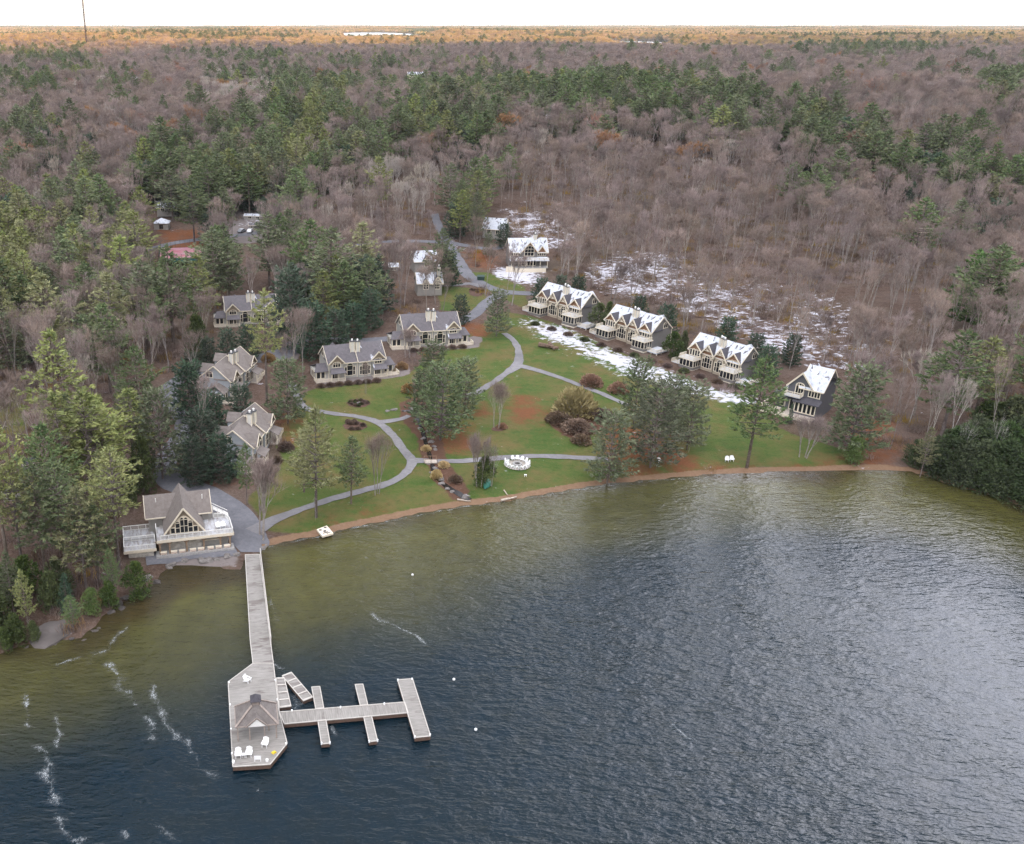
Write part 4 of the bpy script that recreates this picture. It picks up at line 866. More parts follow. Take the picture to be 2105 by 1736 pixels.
def far_points():
    R_ = np.random.RandomState(4); out = []
    for y0, y1, sp in ((4100, 8000, 48), (8000, 15000, 85), (15000, 24000, 150)):
        X, Y = np.meshgrid(np.arange(-0.42 * y1, 0.82 * y1, sp), np.arange(y0, y1, sp)); X = X.ravel() + R_.uniform(-.4, .4, X.size) * sp; Y = Y.ravel() + R_.uniform(-.4, .4, Y.size) * sp
        k = (X > -0.40 * Y) & (X < 0.78 * Y); out.append(np.stack([X[k], Y[k], np.full(k.sum(), sp / 48.0)], 1))
    P = np.vstack(out); Z = gz(P[:, 0], P[:, 1]); px, py, _ = proj(P[:, 0], P[:, 1], Z)
    keep = np.ones(len(P), bool)
    for lx, ly, la, lb, lz in LAKES: keep &= (((P[:, 0] - lx) / (la + 25)) ** 2 + ((P[:, 1] - ly) / (lb + 60)) ** 2 > 1) & ~((abs(P[:, 0] - lx) < la) & (P[:, 1] < ly) & (P[:, 1] > ly - lb * 1.5))
    P = P[keep]; Z = Z[keep]; c = swell(P[:, 0], P[:, 1], 330, 13); u = R_.uniform(0, 1, len(P))
    c = 0.75 * swell(P[:, 0] * 0.3, P[:, 1], 230, 13) + 0.5 * swell(P[:, 0], P[:, 1], 120, 4) + 0.25 * sstep(P[:, 1], 4500, 8000); var = np.where(c > 0.5, 3, np.where(c > 0.15, 2, np.where(u < .5, 0, 1)))
    me = bpy.data.meshes.new('far_woodland'); me.vertices.add(len(P)); me.vertices.foreach_set('co', np.stack([P[:, 0], P[:, 1], Z - 1], 1).astype(np.float32).ravel())
    a = me.attributes.new('variant', 'INT', 'POINT'); a.data.foreach_set('value', var.astype(np.int32))
    s = P[:, 2] * 1.1; zz = np.minimum(1.5, 0.9 + 0.15 * P[:, 2]) * R_.uniform(.85, 1.15, len(P)); a = me.attributes.new('size', 'FLOAT_VECTOR', 'POINT'); a.data.foreach_set('vector', np.stack([s, s, zz], 1).astype(np.float32).ravel())
    a = me.attributes.new('turn', 'FLOAT_VECTOR', 'POINT'); a.data.foreach_set('vector', np.stack([s * 0, s * 0, R_.uniform(0, 6.28, len(P))], 1).astype(np.float32).ravel())
    print('FAR', len(P)); o = link('far_woodland', me); gn_scatter(o, CL); tag(o, 'distant golden-lit and blue-grey woods reaching the horizon', kind='stuff')
far_points()
for lx, ly, la, lb, lz in LAKES:
    V = [(la * math.cos(6.283 * k / 40) * (1 + .12 * math.sin(3 * k)), lb * math.sin(6.283 * k / 40) * (1 + .1 * math.cos(2.3 * k)), 0) for k in range(40)]
    tag(link('far_water', mesh_from('far_water', V, [tuple(range(40))], WATER_FAR), None, (lx, ly, lz + 0.8)), kind='structure')
# ------------------------------------------------------------------ building materials
def roof_mat(name, c1, c2, snow=None, sc_=0.55):
    m, nt, N, L, b = new_mat(name); p = n_obj(nt)
    a = n_noise(nt, 1.5, 5, 0.65, p); fine = n_noise(nt, 9, 3, 0.6, n_scale(nt, p, (1, 1, 3)))
    c = n_mix(nt, n_map(nt, a, 0.3, 0.7), c1, c2); c = n_mix(nt, n_map(nt, fine, 0.4, 0.7, 0, 0.5), c, tuple(v * 0.6 for v in c1))
    if snow is not None:
        sn = nt.nodes.new('ShaderNodeTexNoise'); sn.inputs['Scale'].default_value = sc_; sn.inputs['Detail'].default_value = 6; sn.inputs['Roughness'].default_value = 0.6; sn.inputs['Distortion'].default_value = 0.4
        L.new(n_scale(nt, p, (1.3, 0.6, 0.6)), sn.inputs['Vector'])
        c = n_mix(nt, n_map(nt, sn.outputs[0], snow, snow + 0.07, 0, 1, True), c, n_mix(nt, n_map(nt, a, 0.3, 0.7), (0.42, 0.45, 0.52), (0.62, 0.64, 0.68)))
    L.new(c, b.inputs['Base Color']); b.inputs['Roughness'].default_value = 0.85; b.inputs['Specular IOR Level'].default_value = 0.2
    L.new(n_bump(nt, fine, 0.5, 0.03), b.inputs['Normal']); return m
def siding(name, c):
    m, nt, N, L, b = new_mat(name); p = n_obj(nt)
    w = N.new('ShaderNodeTexWave'); w.bands_direction = 'Z'; w.wave_profile = 'SAW'; w.inputs['Scale'].default_value = 1.3; L.new(p, w.inputs['Vector'])
    a = n_noise(nt, 1.2, 4, 0.6, p); c0 = n_mix(nt, n_map(nt, a, 0.3, 0.7), tuple(v * 0.88 for v in c), c)
    c0 = n_mix(nt, n_map(nt, w.outputs['Fac'], 0.85, 1, 0, 0.35), c0, tuple(v * 0.5 for v in c))
    L.new(c0, b.inputs['Base Color']); b.inputs['Roughness'].default_value = 0.7; return m
R_BROWN = roof_mat('brown_shingle', (0.160, 0.138, 0.127), (0.240, 0.212, 0.195)); R_GREY = roof_mat('grey_shingle', (0.115, 0.108, 0.118), (0.170, 0.155, 0.165), 0.72)
R_GREYS = roof_mat('grey_shingle_part_snow', (0.115, 0.108, 0.118), (0.170, 0.155, 0.165), 0.60); R_DARK = roof_mat('dark_shingle', (0.062, 0.060, 0.070), (0.105, 0.098, 0.112))
R_SNOW = roof_mat('snowy_shingle', (0.075, 0.072, 0.08), (0.13, 0.12, 0.13), 0.37, 0.8); R_HALF = roof_mat('half_snowy_shingle', (0.07, 0.068, 0.075), (0.12, 0.11, 0.12), 0.47, 0.7)
M_GREYW = siding('pale_grey_siding', (0.40, 0.39, 0.355)); M_DARKW = siding('dark_grey_siding', (0.175, 0.165, 0.155)); M_CREAMW = siding('tan_clapboard', (0.40, 0.335, 0.25)); M_NAVY = siding('slate_siding', (0.105, 0.106, 0.118)); M_BLUEW = siding('blue_grey_siding', (0.34, 0.365, 0.39))
M_TAN = siding('tan_shingle_wall', (0.27, 0.215, 0.155)); M_RUST = siding('russet_shingle_wall', (0.235, 0.125, 0.065)); M_OLIVE = siding('taupe_siding', (0.30, 0.285, 0.26))
M_TRIM = simple('cream_trim', (0.74, 0.66, 0.53), 0.6, 0.1); M_WHITE = simple('white_paint', (0.80, 0.79, 0.76), 0.55, 0.1); M_SNOWM = simple('settled_snow', (0.56, 0.58, 0.62), 0.8, 0.1)
M_DECK = simple('deck_boards', (0.47, 0.41, 0.35), 0.8, 0.3); M_POST = simple('brown_timber', (0.26, 0.185, 0.125), 0.8, 0.3); M_STONE = simple('pale_stone', (0.46, 0.43, 0.38), 0.9, 0.45, 1.6)
M_CHIM = simple('chimney_panel', (0.62, 0.60, 0.55), 0.7, 0.15); M_CAP = simple('dark_metal', (0.06, 0.06, 0.065), 0.5, 0.2)
M_PLASTIC = simple('white_plastic', (0.86, 0.86, 0.86), 0.45, 0.04); M_CONC = simple('grey_concrete', (0.36, 0.35, 0.34), 0.9, 0.25)
def glass():
    m, nt, N, L, b = new_mat('window_glass'); b.inputs['Base Color'].default_value = (0.016, 0.018, 0.022, 1); b.inputs['Roughness'].default_value = 0.06; b.inputs['Specular IOR Level'].default_value = 0.6; return m
M_GLASS = glass()
def xf(mb, off, rz):
    M = Matrix.Translation(Vector(off)) @ Matrix.Rotation(rz, 4, 'Z'); mb.V = [tuple(M @ Vector(v)) for v in mb.V]; return mb
def window(par, x0, x1, z0, z1, y, nx=2, nz=1, arch=0.0, off=None, rz=0.0, fw=0.17, trim=None, bar=0.09, name='window'):
    """framed window set proud of a wall at y facing -y; arch = extra height of an arched head"""
    f = MB(); g = MB(); trim = trim or M_TRIM; yo = y - 0.07
    w = x1 - x0; cx = (x0 + x1) / 2
    f.box(x0 - fw, yo, z0 - fw, x1 + fw, y + 0.02, z0); f.box(x0 - fw, yo, z0, x0, y + 0.02, z1); f.box(x1, yo, z0, x1 + fw, y + 0.02, z1)
    if arch <= 0: f.box(x0 - fw, yo, z1, x1 + fw, y + 0.02, z1 + fw); g.box(x0, y - 0.03, z0, x1, y + 0.01, z1)
    else:
        n = 10; pts = [(cx + w / 2 * math.cos(math.pi * i / n), z1 + arch * math.sin(math.pi * i / n)) for i in range(n + 1)]
        po = [(cx + (w / 2 + fw) * math.cos(math.pi * i / n), z1 + (arch + fw) * math.sin(math.pi * i / n)) for i in range(n + 1)]
        for i in range(n):
            a, b2, c, d = pts[i], pts[i + 1], po[i + 1], po[i]; f.prism([(a[0], yo, a[1]), (b2[0], yo, b2[1]), (c[0], yo, c[1]), (d[0], yo, d[1])], (0, y + 0.02 - yo, 0))
        g.prism([(x0, y - 0.03, z0), (x1, y - 0.03, z0)] + [(p[0], y - 0.03, p[1]) for p in pts], (0, 0.04, 0)); f.box(x0, yo + 0.015, z1 - 0.06, x1, y + 0.015, z1 + 0.06)
    for i in range(1, nx):
        x = x0 + w * i / nx; hh = z1 + (arch * math.sqrt(max(0, 1 - ((x - cx) / (w / 2)) ** 2)) if arch > 0 else 0); f.box(x - bar / 2, yo + 0.01, z0, x + bar / 2, y + 0.012, hh)
    for i in range(1, nz): z = z0 + (z1 - z0) * i / nz; f.box(x0, yo + 0.005, z - bar / 2, x1, y + 0.008, z + bar / 2)
    if off is not None: xf(f, off, rz); xf(g, off, rz)
    o = f.build(name, trim, par); g.build('pane', M_GLASS, o); return o
def slab(mb, pts, t=0.16, m=0):
    """roof plane: pts seen from above, thickened downwards"""
    mb.m = m; mb.prism(pts, (0, 0, -t))
def gable_roof(mb, x0, x1, y0, y1, ze, zr, ov=0.4, axis='x', m=0, t=0.16, trim=1, m2=None):
    """roof with its ridge along axis; ze eave height at the wall line, zr ridge"""
    m2 = m if m2 is None else m2
    if axis == 'x':
        yc = (y0 + y1) / 2; s = (zr - ze) / (yc - y0); a0, a1 = x0 - ov, x1 + ov; e = ov * s
        slab(mb, [(a0, y0 - ov, ze - e), (a1, y0 - ov, ze - e), (a1, yc, zr), (a0, yc, zr)], t, m); slab(mb, [(a1, y1 + ov, ze - e), (a0, y1 + ov, ze - e), (a0, yc, zr), (a1, yc, zr)], t, m2)
        mb.m = trim
        for xx in (a0 - 0.05, a1 + 0.05):
            for ya in (y0 - ov, y1 + ov): mb.beam((xx, ya, ze - e - 0.06), (xx, yc, zr - 0.06), 0.1, 0.28)
        mb.beam((a0, y0 - ov - 0.05, ze - e - 0.12), (a1, y0 - ov - 0.05, ze - e - 0.12), 0.1, 0.22)
    else:
        xc = (x0 + x1) / 2; s = (zr - ze) / (xc - x0); a0, a1 = y0 - ov, y1; e = ov * s
        slab(mb, [(x0 - ov, a0, ze - e), (xc, a0, zr), (xc, a1, zr), (x0 - ov, a1, ze - e)], t, m); slab(mb, [(x1 + ov, a1, ze - e), (xc, a1, zr), (xc, a0, zr), (x1 + ov, a0, ze - e)], t, m2)
        mb.m = trim
        for xa in (x0 - ov, x1 + ov): mb.beam((xa, a0 - 0.05, ze - e - 0.08), (xc, a0 - 0.05, zr - 0.08), 0.12, 0.3)
def rail(mb, pts, h=1.0, post=1.6, solid=False):
    for i in range(len(pts) - 1):
        a, b = Vector(pts[i]), Vector(pts[i + 1]); L_ = (b - a).length; n = max(1, int(round(L_ / post)))
        mb.beam(a + Vector((0, 0, h)), b + Vector((0, 0, h)), 0.11, 0.09); mb.beam(a + Vector((0, 0, 0.12)), b + Vector((0, 0, 0.12)), 0.07, 0.07)
        for k in range(n + 1): q = a.lerp(b, k / n); mb.box(q.x - 0.055, q.y - 0.055, q.z, q.x + 0.055, q.y + 0.055, q.z + h)
        nb = int(L_ / 0.16)
        for k in range(nb): q = a.lerp(b, (k + .5) / nb); mb.box(q.x - 0.022, q.y - 0.022, q.z + 0.12, q.x + 0.022, q.y + 0.022, q.z + h)
def gable_wall(mb, x0, x1, y, z0, ze, zr, th=0.2):
    xc = (x0 + x1) / 2; mb.prism([(x0, y, z0), (x1, y, z0), (x1, y, ze), (xc, y, zr), (x0, y, ze)], (0, th, 0))
def place(root_name, pl, pr, W, label, cat, group=None, dz=0.0, zfix=None):
    a = G(*pl); b = G(*pr); z = max(a.z, b.z) + dz if zfix is None else zfix
    if zfix is not None or True: a = Vector((*at(pl[0], pl[1], z), z)); b = Vector((*at(pr[0], pr[1], z), z))
    d = b - a; s = d.length / W; r = empty(root_name, a, math.atan2(d.y, d.x)); r.scale = (s, s, s); tag(r, label, cat, group); return r
def chimney(par, x, y, z0, z1, w=0.95):
    c = MB(); c.m = 0; c.box(x - w / 2, y - w / 2, z0, x + w / 2, y + w / 2, z1); c.m = 1
    for sx in (-1, 1):
        for sy in (-1, 1): c.box(x + sx * w / 2 - 0.09, y + sy * w / 2 - 0.09, z0, x + sx * w / 2 + 0.09, y + sy * w / 2 + 0.09, z1 - 0.02)
    c.m = 2; c.box(x - w / 2 - 0.14, y - w / 2 - 0.14, z1, x + w / 2 + 0.14, y + w / 2 + 0.14, z1 + 0.16)
    o = c.build('chimney', [M_CHIM, M_TRIM, M_CAP], par); p = MB(); p.tube((x, y, z1 + 0.16), (x, y, z1 + 0.62), 0.2, 0.2, 8); p.tube((x, y, z1 + 0.62), (x, y, z1 + 0.85), 0.27, 0.05, 8); p.build('chimney_pot', M_WHITE, o)
def truss(mb, x0, x1, y, zr, ze):
    xc = (x0 + x1) / 2; h = zr - ze; mb.beam((x0 + (xc - x0) * .35, y, ze + h * .35), (x1 - (x1 - xc) * .35, y, ze + h * .35), 0.1, 0.14)
    mb.beam((xc, y, ze + h * .35), (xc, y, zr - 0.15), 0.1, 0.12)
    for s_ in (-1, 1): mb.beam((xc + s_ * 0.08, y, ze + h * .36), (xc + s_ * (xc - x0) * .36, y, ze + h * .62), 0.09, 0.11)
def duplex(style, pl, pr, label, group, wings=(1, 1), dz=0.15, zs=0.87):
    W, D = 15.0, 8.2; r = place('duplex_cottage', pl, pr, W, label, 'cottage', group, dz); snowy = style == 'snow'; r.scale.z *= zs
    wallm = M_DARKW if snowy else (M_BLUEW if style == 'brown' else M_GREYW); trim = M_TRIM
    eave = 5.0; ridge = 8.9; rf = MB(); w = MB(); XM = 7.65
    RM = {'snow': [R_SNOW, trim, R_DARK], 'grey': [R_GREY, trim, R_GREYS], 'brown': [R_BROWN, trim, R_BROWN]}[style]
    # body, foundation and gable ends
    w.m = 0; w.box(0, 0, -2.6, W, D, eave)
    for x in (0.0, W - 0.2): w.prism([(x, 0.0, eave), (x, D, eave), (x, D / 2, ridge - 0.25)], (0.2, 0, 0))
    w.build('wall', wallm, r)
    cb = MB()
    for x in (-0.06, XM - 0.06, W - 0.06): cb.box(x, -0.07, -0.2, x + 0.14, 0.06, eave)
    for x in (-0.06, W - 0.06): cb.box(x, D - 0.06, -0.2, x + 0.14, D + 0.07, eave)
    cb.build('corner_board', trim, r)
    gable_roof(rf, 0, XM, 0, D, eave, ridge, 0.35, 'x', 0, 0.18); gable_roof(rf, XM + 0.42, W, -0.45, D - 0.45, eave + 0.10, ridge + 0.16, 0.35, 'x', 0 if not style == 'grey' else 2, 0.18)
    for i, (cx, cy) in enumerate(((7.0, 2.5), (8.3, 2.0))): chimney(r, cx, cy, 6.2, 10.1 if not snowy else 9.6, 0.95 if not snowy else 0.6)
    # dormers over the end bays
    for x0, x1 in ((0.25, 3.65), (11.55, 14.85)):
        yd = -0.5; d = MB(); d.m = 0; d.box(x0, yd, 2.9, x1, 1.2, 5.5); d.m = 1; gable_wall(d, x0, x1, yd - 0.02, 4.55, 5.5, 7.3, 0.15); d.build('dormer', [M_CREAMW if snowy else wallm, M_RUST if snowy else M_TAN], r)
        gable_roof(rf, x0, x1, yd, 4.2, 5.45, 7.45, 0.4, 'y', 2 if style != 'brown' else 0, 0.14, 1, None)
        if snowy:
            for k in range(4): window(r, x0 + 0.22 + k * 0.78, x0 + 0.75 + k * 0.78, 3.35, 5.0, yd, 1, 1, 0.25 if k in (1, 2) else 0)
        else: window(r, x0 + 0.75, x1 - 0.75, 3.75, 4.75, yd - 0.02, 3, 1, 0.42)
    # tall arched bays
    for x0, x1 in ((3.95, 7.4), (7.95, 11.3)):
        xc = (x0 + x1) / 2; yb = -0.02 if x0 < 7 else -0.45
        if x0 > 7: bb = MB(); bb.box(x0 - 0.05, -0.45, -2.6, x1 + 0.05, 0.1, eave); bb.build('bay', wallm, r)
        if snowy:
            g = MB(); g.m = 0; gable_wall(g, x0, x1, yb - 0.25, -0.3, eave, 7.7, 0.3); g.m = 1; gable_wall(g, x0 + .1, x1 - .1, yb - 0.30, 4.5, eave, 7.6, 0.06); g.m = 2; truss(g, x0 - .3, x1 + .3, yb - 0.75, 7.95, 4.75); g.build('bay_gable', [M_CREAMW, M_RUST, trim], r)
            gable_roof(rf, x0, x1, yb - 0.3, 4.6, 5.0, 7.85, 0.5, 'y', 2, 0.14); yw = yb - 0.28
        else: yw = yb
        window(r, xc - 0.72, xc + 0.72, 0.6, 3.65, yw, 1 if not snowy else 2, 2, 0.62)
        for s_ in (-1, 1): window(r, xc + s_ * 1.12 - 0.24, xc + s_ * 1.12 + 0.24, 0.75, 3.2, yw, 1, 2)
    # below the dormers: sunroom with balcony (snowy) or porch
    for k, (x0, x1, sg) in enumerate(((0.0, 3.8, -1), (11.5, 15.0, 1))):
        if snowy:
            xa, xb = (x0 - 0.6, x1 - 0.1) if sg < 0 else (x0 - 0.1, x1 + 0.5); yf = -3.2
            s2 = MB(); s2.m = 0; s2.box(xa, yf, -2.4, xb, 0.0, 0.55); s2.box(xa + 0.1, yf + 0.1, 0.55, xb - 0.1, 0.0, 2.55); s2.m = 1; s2.box(xa - 0.2, yf - 0.2, 2.55, xb + 0.2, 0.0, 2.85); s2.box(xa - .03, yf - .03, -0.5, xb + .03, 0.02, -0.25); s2.build('sunroom', [wallm, trim], r)
            n = 4; ww = (xb - xa - 0.3) / n
            for q in range(n): window(r, xa + 0.22 + q * ww, xa + 0.15 + (q + 1) * ww - 0.07, 0.62, 2.45, yf + 0.1, 1, 1, 0, None, 0, 0.07)
            for q in range(3):
                u0 = 0.25 + q * 0.95; window(r, u0, u0 + 0.78, 0.62, 2.45, 0, 1, 1, 0, (xb - 0.1, yf + 0.05, 0), R(90), 0.07)
            b = MB(); b.m = 0; b.box(xa - 0.1, yf - 0.1, 2.85, xb + 0.1, -0.5, 2.95); o = b.build('balcony', [M_SNOWM], r)
            rl = MB(); rail(rl, [(xa - 0.05, -0.5, 2.95), (xa - 0.05, yf - 0.05, 2.95), (xb + 0.05, yf - 0.05, 2.95), (xb + 0.05, -0.5, 2.95)], 0.85); rl.build('railing', trim, o)
        else:
            xa, xb = (x0, x1) if sg < 0 else (x0, x1 + 0.2); yf = -2.3; pm_ = 2 if style == 'grey' else 0
            slab(rf, [(xa - 0.2, yf - 0.3, 2.55), (xb + 0.2, yf - 0.3, 2.55), (xb - 0.1, -0.1, 3.55), (xa + 0.4, -0.1, 3.55)], 0.14, pm_)
            b = MB(); b.m = 0; b.box(xa, yf, -0.3, xb, -0.02, 0.0); b.m = 1
            for q in range(3): xx = xa + 0.1 + (xb - xa - 0.2) * q / 2; b.box(xx - 0.09, yf + 0.03, -2.2, xx + 0.09, yf + 0.2, 2.5)
            b.box(xa - 0.1, yf, 2.3, xb + 0.1, yf + 0.16, 2.52); o = b.build('porch', [M_DECK, trim], r); rl = MB(); rail(rl, [(xa, yf + 0.1, 0), (xb, yf + 0.1, 0)], 0.9); rl.build('railing', trim, o)
            window(r, xa + 1.0, xb - 1.0, 0.1, 2.1, -0.02, 3, 1, 0, name='porch_door')
    # wings and end decks
    for sg, on in ((-1, wings[0]), (1, wings[1])):
        if not on: continue
        xa, xb = (-3.4, 0.0) if sg < 0 else (W, W + 3.0)
        if not snowy:
            q = MB(); q.box(xa, 0.6, -2.4, xb, 5.4, 2.5); q.build('side_wing', wallm, r)
            slab(rf, [(xa - 0.35, 0.2, 2.4), (xb + (0 if sg < 0 else 0.35), 0.2, 2.4), (xb - (0 if sg < 0 else 0.4), 3.0, 4.0), (xa + (0.9 if sg < 0 else 0), 3.0, 4.0)], 0.14, 0)
            slab(rf, [(xb + (0 if sg < 0 else 0.35), 5.8, 2.4), (xa - 0.35, 5.8, 2.4), (xa + (0.9 if sg < 0 else 0), 3.0, 4.0), (xb - (0 if sg < 0 else 0.4), 3.0, 4.0)], 0.14, 0)
            for u in (0.35, 1.55): window(r, xa + u, xa + u + 0.9, 0.3, 2.1, 0.6, 1, 1)
            if sg < 0:
                for u in (0.6, 2.2): window(r, -u - 1.2, -u, 0.3, 2.1, 0, 2, 1, 0, (xa, 0.6, 0), R(-90))
        yf = -1.9; xo = xa - 0.4 if sg < 0 else xb + 0.6; xi = xb if sg < 0 else xa
        b = MB(); b.m = 0; b.box(min(xo, xi), yf, -0.32, max(xo, xi), 0.55 if not snowy else 3.2, -0.02); b.m = 1
        for xx in (xo + 0.15 * -sg, (xo + xi) / 2):
            for yy in (yf + 0.2, 0.2): b.box(xx - 0.1, yy - 0.1, -3.0, xx + 0.1, yy + 0.1, -0.3)
        o = b.build('deck', [M_SNOWM if snowy else M_DECK, trim], r); rl = MB()
        rail(rl, [(xi, yf + 0.06, 0), (xo, yf + 0.06, 0), (xo, 0.5 if not snowy else 3.1, 0)], 0.95); rl.build('railing', trim, o)
    # side windows, rear dormers
    window(r, -6.0, -4.8, 1.0, 2.2, 0, 2, 1, 0, (0, 0, 0), R(-90)); window(r, 4.6, 6.2, 5.4, 6.6, 0, 2, 1, 0.4, (W, 0, 0), R(90)); window(r, -6.2, -4.6, 5.4, 6.6, 0, 2, 1, 0.4, (0, 0, 0), R(-90)); window(r, 7.0, 8.2, 1.0, 2.4, 0, 2, 1, 0, (W, 0, 0), R(90))
    for x0 in (2.2, 10.2):
        q = MB(); q.box(x0, D - 2.4, 4.0, x0 + 2.8, D + 0.3, 6.2); q.build('rear_dormer', wallm, r); xc = x0 + 1.4
        slab(rf, [(x0 - .3, D + .6, 6.0), (x0 - .3, 5.6, 6.0), (xc, 5.6, 7.9), (xc, D + .6, 7.9)], 0.14, 0); slab(rf, [(x0 + 3.1, 5.6, 6.0), (x0 + 3.1, D + .6, 6.0), (xc, D + .6, 7.9), (xc, 5.6, 7.9)], 0.14, 0)
    rf.build('roof', RM, r); return r
GRP1 = 'grey and brown duplex cottages round the lawn'; GRP2 = 'dark snowy-roofed duplexes on the slope'
duplex('grey', (676, 780), (789, 768), 'pale grey duplex with plain grey roof and two chimneys at the front of the lawn', GRP1)
duplex('grey', (831, 713), (942, 706), 'pale grey duplex with patchy snow on its roof, nearest the road fork', GRP1)
duplex('grey', (466, 668), (568, 662), 'grey duplex half hidden behind a tall lone pine', GRP1)
duplex('brown', (475, 818), (522, 776), 'upper of the two brown-roofed duplexes seen end-on at left', GRP1)
duplex('brown', (521, 957), (558, 899), 'lower of the two brown-roofed duplexes seen end-on, nearest the boathouse road', GRP1)
duplex('snow', (1104, 641), (1192, 666), 'first snowy duplex of the row, nearest the road', GRP2, zs=0.88)
duplex('snow', (1243, 688), (1336, 717), 'middle snowy duplex of the row between two olive cedars', GRP2, zs=0.88)
duplex('snow', (1414, 748), (1518, 781), 'last snowy duplex of the row, nearest the navy house', GRP2, zs=0.88)
# ------------------------------------------------------------------ slate house at the end of the row
def slate_house():
    r = place('lakeside_house', (1600, 836), (1694, 860), 10.0, 'slate blue house with two cream decks at the end of the snowy row', 'house', None, 0.8); r.scale.z *= 1.22; w = MB(); w.m = 0
    w.box(1.4, 0, -2.8, 8.6, 9, 5.0); w.box(-1.0, 1.0, -2.8, 1.4, 8, 2.6); w.box(3.6, -1.6, -2.8, 8.6, 0, 2.5); gable_wall(w, 1.4, 6.6, -0.01, 5.0, 5.0, 7.4, 0.3); w.build('wall', M_NAVY, r)
    rf = MB(); gable_roof(rf, 1.4, 6.6, 0, 9, 5.0, 7.6, 0.4, 'y', 0); gable_roof(rf, 4.0, 8.6, 0.0, 9, 5.0, 8.2, 0.35, 'x', 0, 0.16, 1, 0)
    slab(rf, [(3.3, -2.1, 2.4), (9.0, -2.1, 2.4), (9.0, 0, 3.0), (3.3, 0, 3.0)], 0.14, 2); slab(rf, [(-1.5, -1.2, 2.45), (3.3, -1.2, 2.45), (3.3, 1.0, 3.0), (-1.5, 1.0, 3.0)], 0.14, 2); rf.build('roof', [R_SNOW, M_TRIM, R_DARK], r)
    for q in range(5): window(r, 4.0 + q * 0.9, 4.6 + q * 0.9, 0.5, 2.2, -1.6, 1, 1)
    for q in range(3): window(r, 0.0 + q * 1.15, 0.75 + q * 1.15, 0.2, 2.1, -0.0 if q > 1 else 1.0, 1, 1)
    for q in range(4): window(r, 5.9 + q * 0.62, 6.3 + q * 0.62, 3.4, 4.5, 0.0, 1, 1)
    window(r, 3.0, 4.6, 3.2, 5.0, -0.01, 3, 1, 0.4, name='balcony_door')
    b = MB(); b.box(1.2, -1.9, 3.0, 4.8, 0, 3.15); o = b.build('balcony', M_SNOWM, r); rl = MB(); rail(rl, [(1.2, 0, 3.1), (1.2, -1.9, 3.1), (4.8, -1.9, 3.1), (4.8, 0, 3.1)], 0.9); rl.build('railing', M_TRIM, o)
    b = MB(); b.m = 0; b.box(-2.6, -3.6, -0.3, 8.6, -0.0, -0.02); b.m = 1
    for x in (-2.3, 1, 4.6, 8.2): b.box(x - .1, -3.4, -3.6, x + .1, -3.2, -0.3)
    b.box(-2.6, -3.66, -0.62, 8.6, -3.6, -0.02); o = b.build('deck', [M_DECK, M_TRIM], r); rl = MB(); rail(rl, [(-2.6, 1, 0), (-2.6, -3.5, 0), (2.0, -3.5, 0)], 0.95); rl.build('railing', M_TRIM, o)
slate_house()
def chalet():
    r = place('chalet', (1048, 546), (1122, 546), 13.0, 'snow-roofed chalet with a great arched window above a porch and tan retaining wall', 'house', None, 0.9); w = MB()
    w.box(0, 0, -2, 13, 9, 5.2); gable_wall(w, 3.6, 9.4, -0.8, -0.5, 5.2, 8.6, 0.9)
    for x in (0.0, 12.8): w.prism([(x, 0.0, 5.2), (x, 9, 5.2), (x, 4.5, 8.7)], (0.2, 0, 0))
    w.build('wall', M_DARKW, r); g = MB(); gable_wall(g, 3.7, 9.3, -0.84, 5.0, 5.2, 8.5, 0.05); g.build('gable_panel', M_RUST, r)
    rf = MB(); gable_roof(rf, 0, 13, 0, 9, 5.2, 9.0, 0.5, 'x', 0); gable_roof(rf, 3.6, 9.4, -0.9, 5, 5.2, 8.8, 0.5, 'y', 0, 0.16, 1, 2); gable_roof(rf, 9.6, 12.6, -0.3, 4, 5.1, 7.2, 0.3, 'y', 0, 0.14, 1, 2)
    slab(rf, [(-0.6, -3.4, 2.5), (13.4, -3.4, 2.5), (13.4, -0.4, 3.2), (-0.6, -0.4, 3.2)], 0.16, 0); rf.build('roof', [R_SNOW, M_TRIM, R_DARK], r); chimney(r, 9.2, 4.2, 7, 10.4); 
    q = MB(); gable_wall(q, 9.6, 12.6, -0.35, 4.8, 5.1, 7.1, 0.3); q.build('dormer', M_RUST, r)
    window(r, 4.9, 8.1, 3.7, 6.1, -0.84, 3, 2, 1.1)
    for k in range(4): window(r, 0.4 + k * .8, 0.9 + k * .8, 3.6, 4.9, 0, 1, 1); window(r, 9.8 + k * .75, 10.3 + k * .75, 3.6, 4.9, -0.02, 1, 1)
    for k in range(5): window(r, 4.1 + k * 1.05, 4.85 + k * 1.05, 0.2, 2.3, -0.84, 1, 1)
    b = MB(); b.m = 0; b.box(-0.4, -3.2, -0.3, 13.2, 0, 0); b.m = 1
    for k in range(6): b.box(0 + k * 2.55, -3.1, 0, 0.2 + k * 2.55, -2.9, 2.5)
    b.build('porch', [M_CONC, M_TRIM], r); b = MB(); b.box(1.0, -4.6, -2.2, 12.2, -4.2, -0.1); b.box(-2.0, -4.0, -2.2, 1.0, -3.6, 0.4); b.build('retaining_wall', M_TRIM, r)
    rl = MB(); rail(rl, [(-0.4, -0.9, 3.3), (-0.4, -3.2, 2.6), (13.2, -3.2, 2.6)], 0.8, 1.6); rl.build('railing', M_TRIM, r)
chalet()
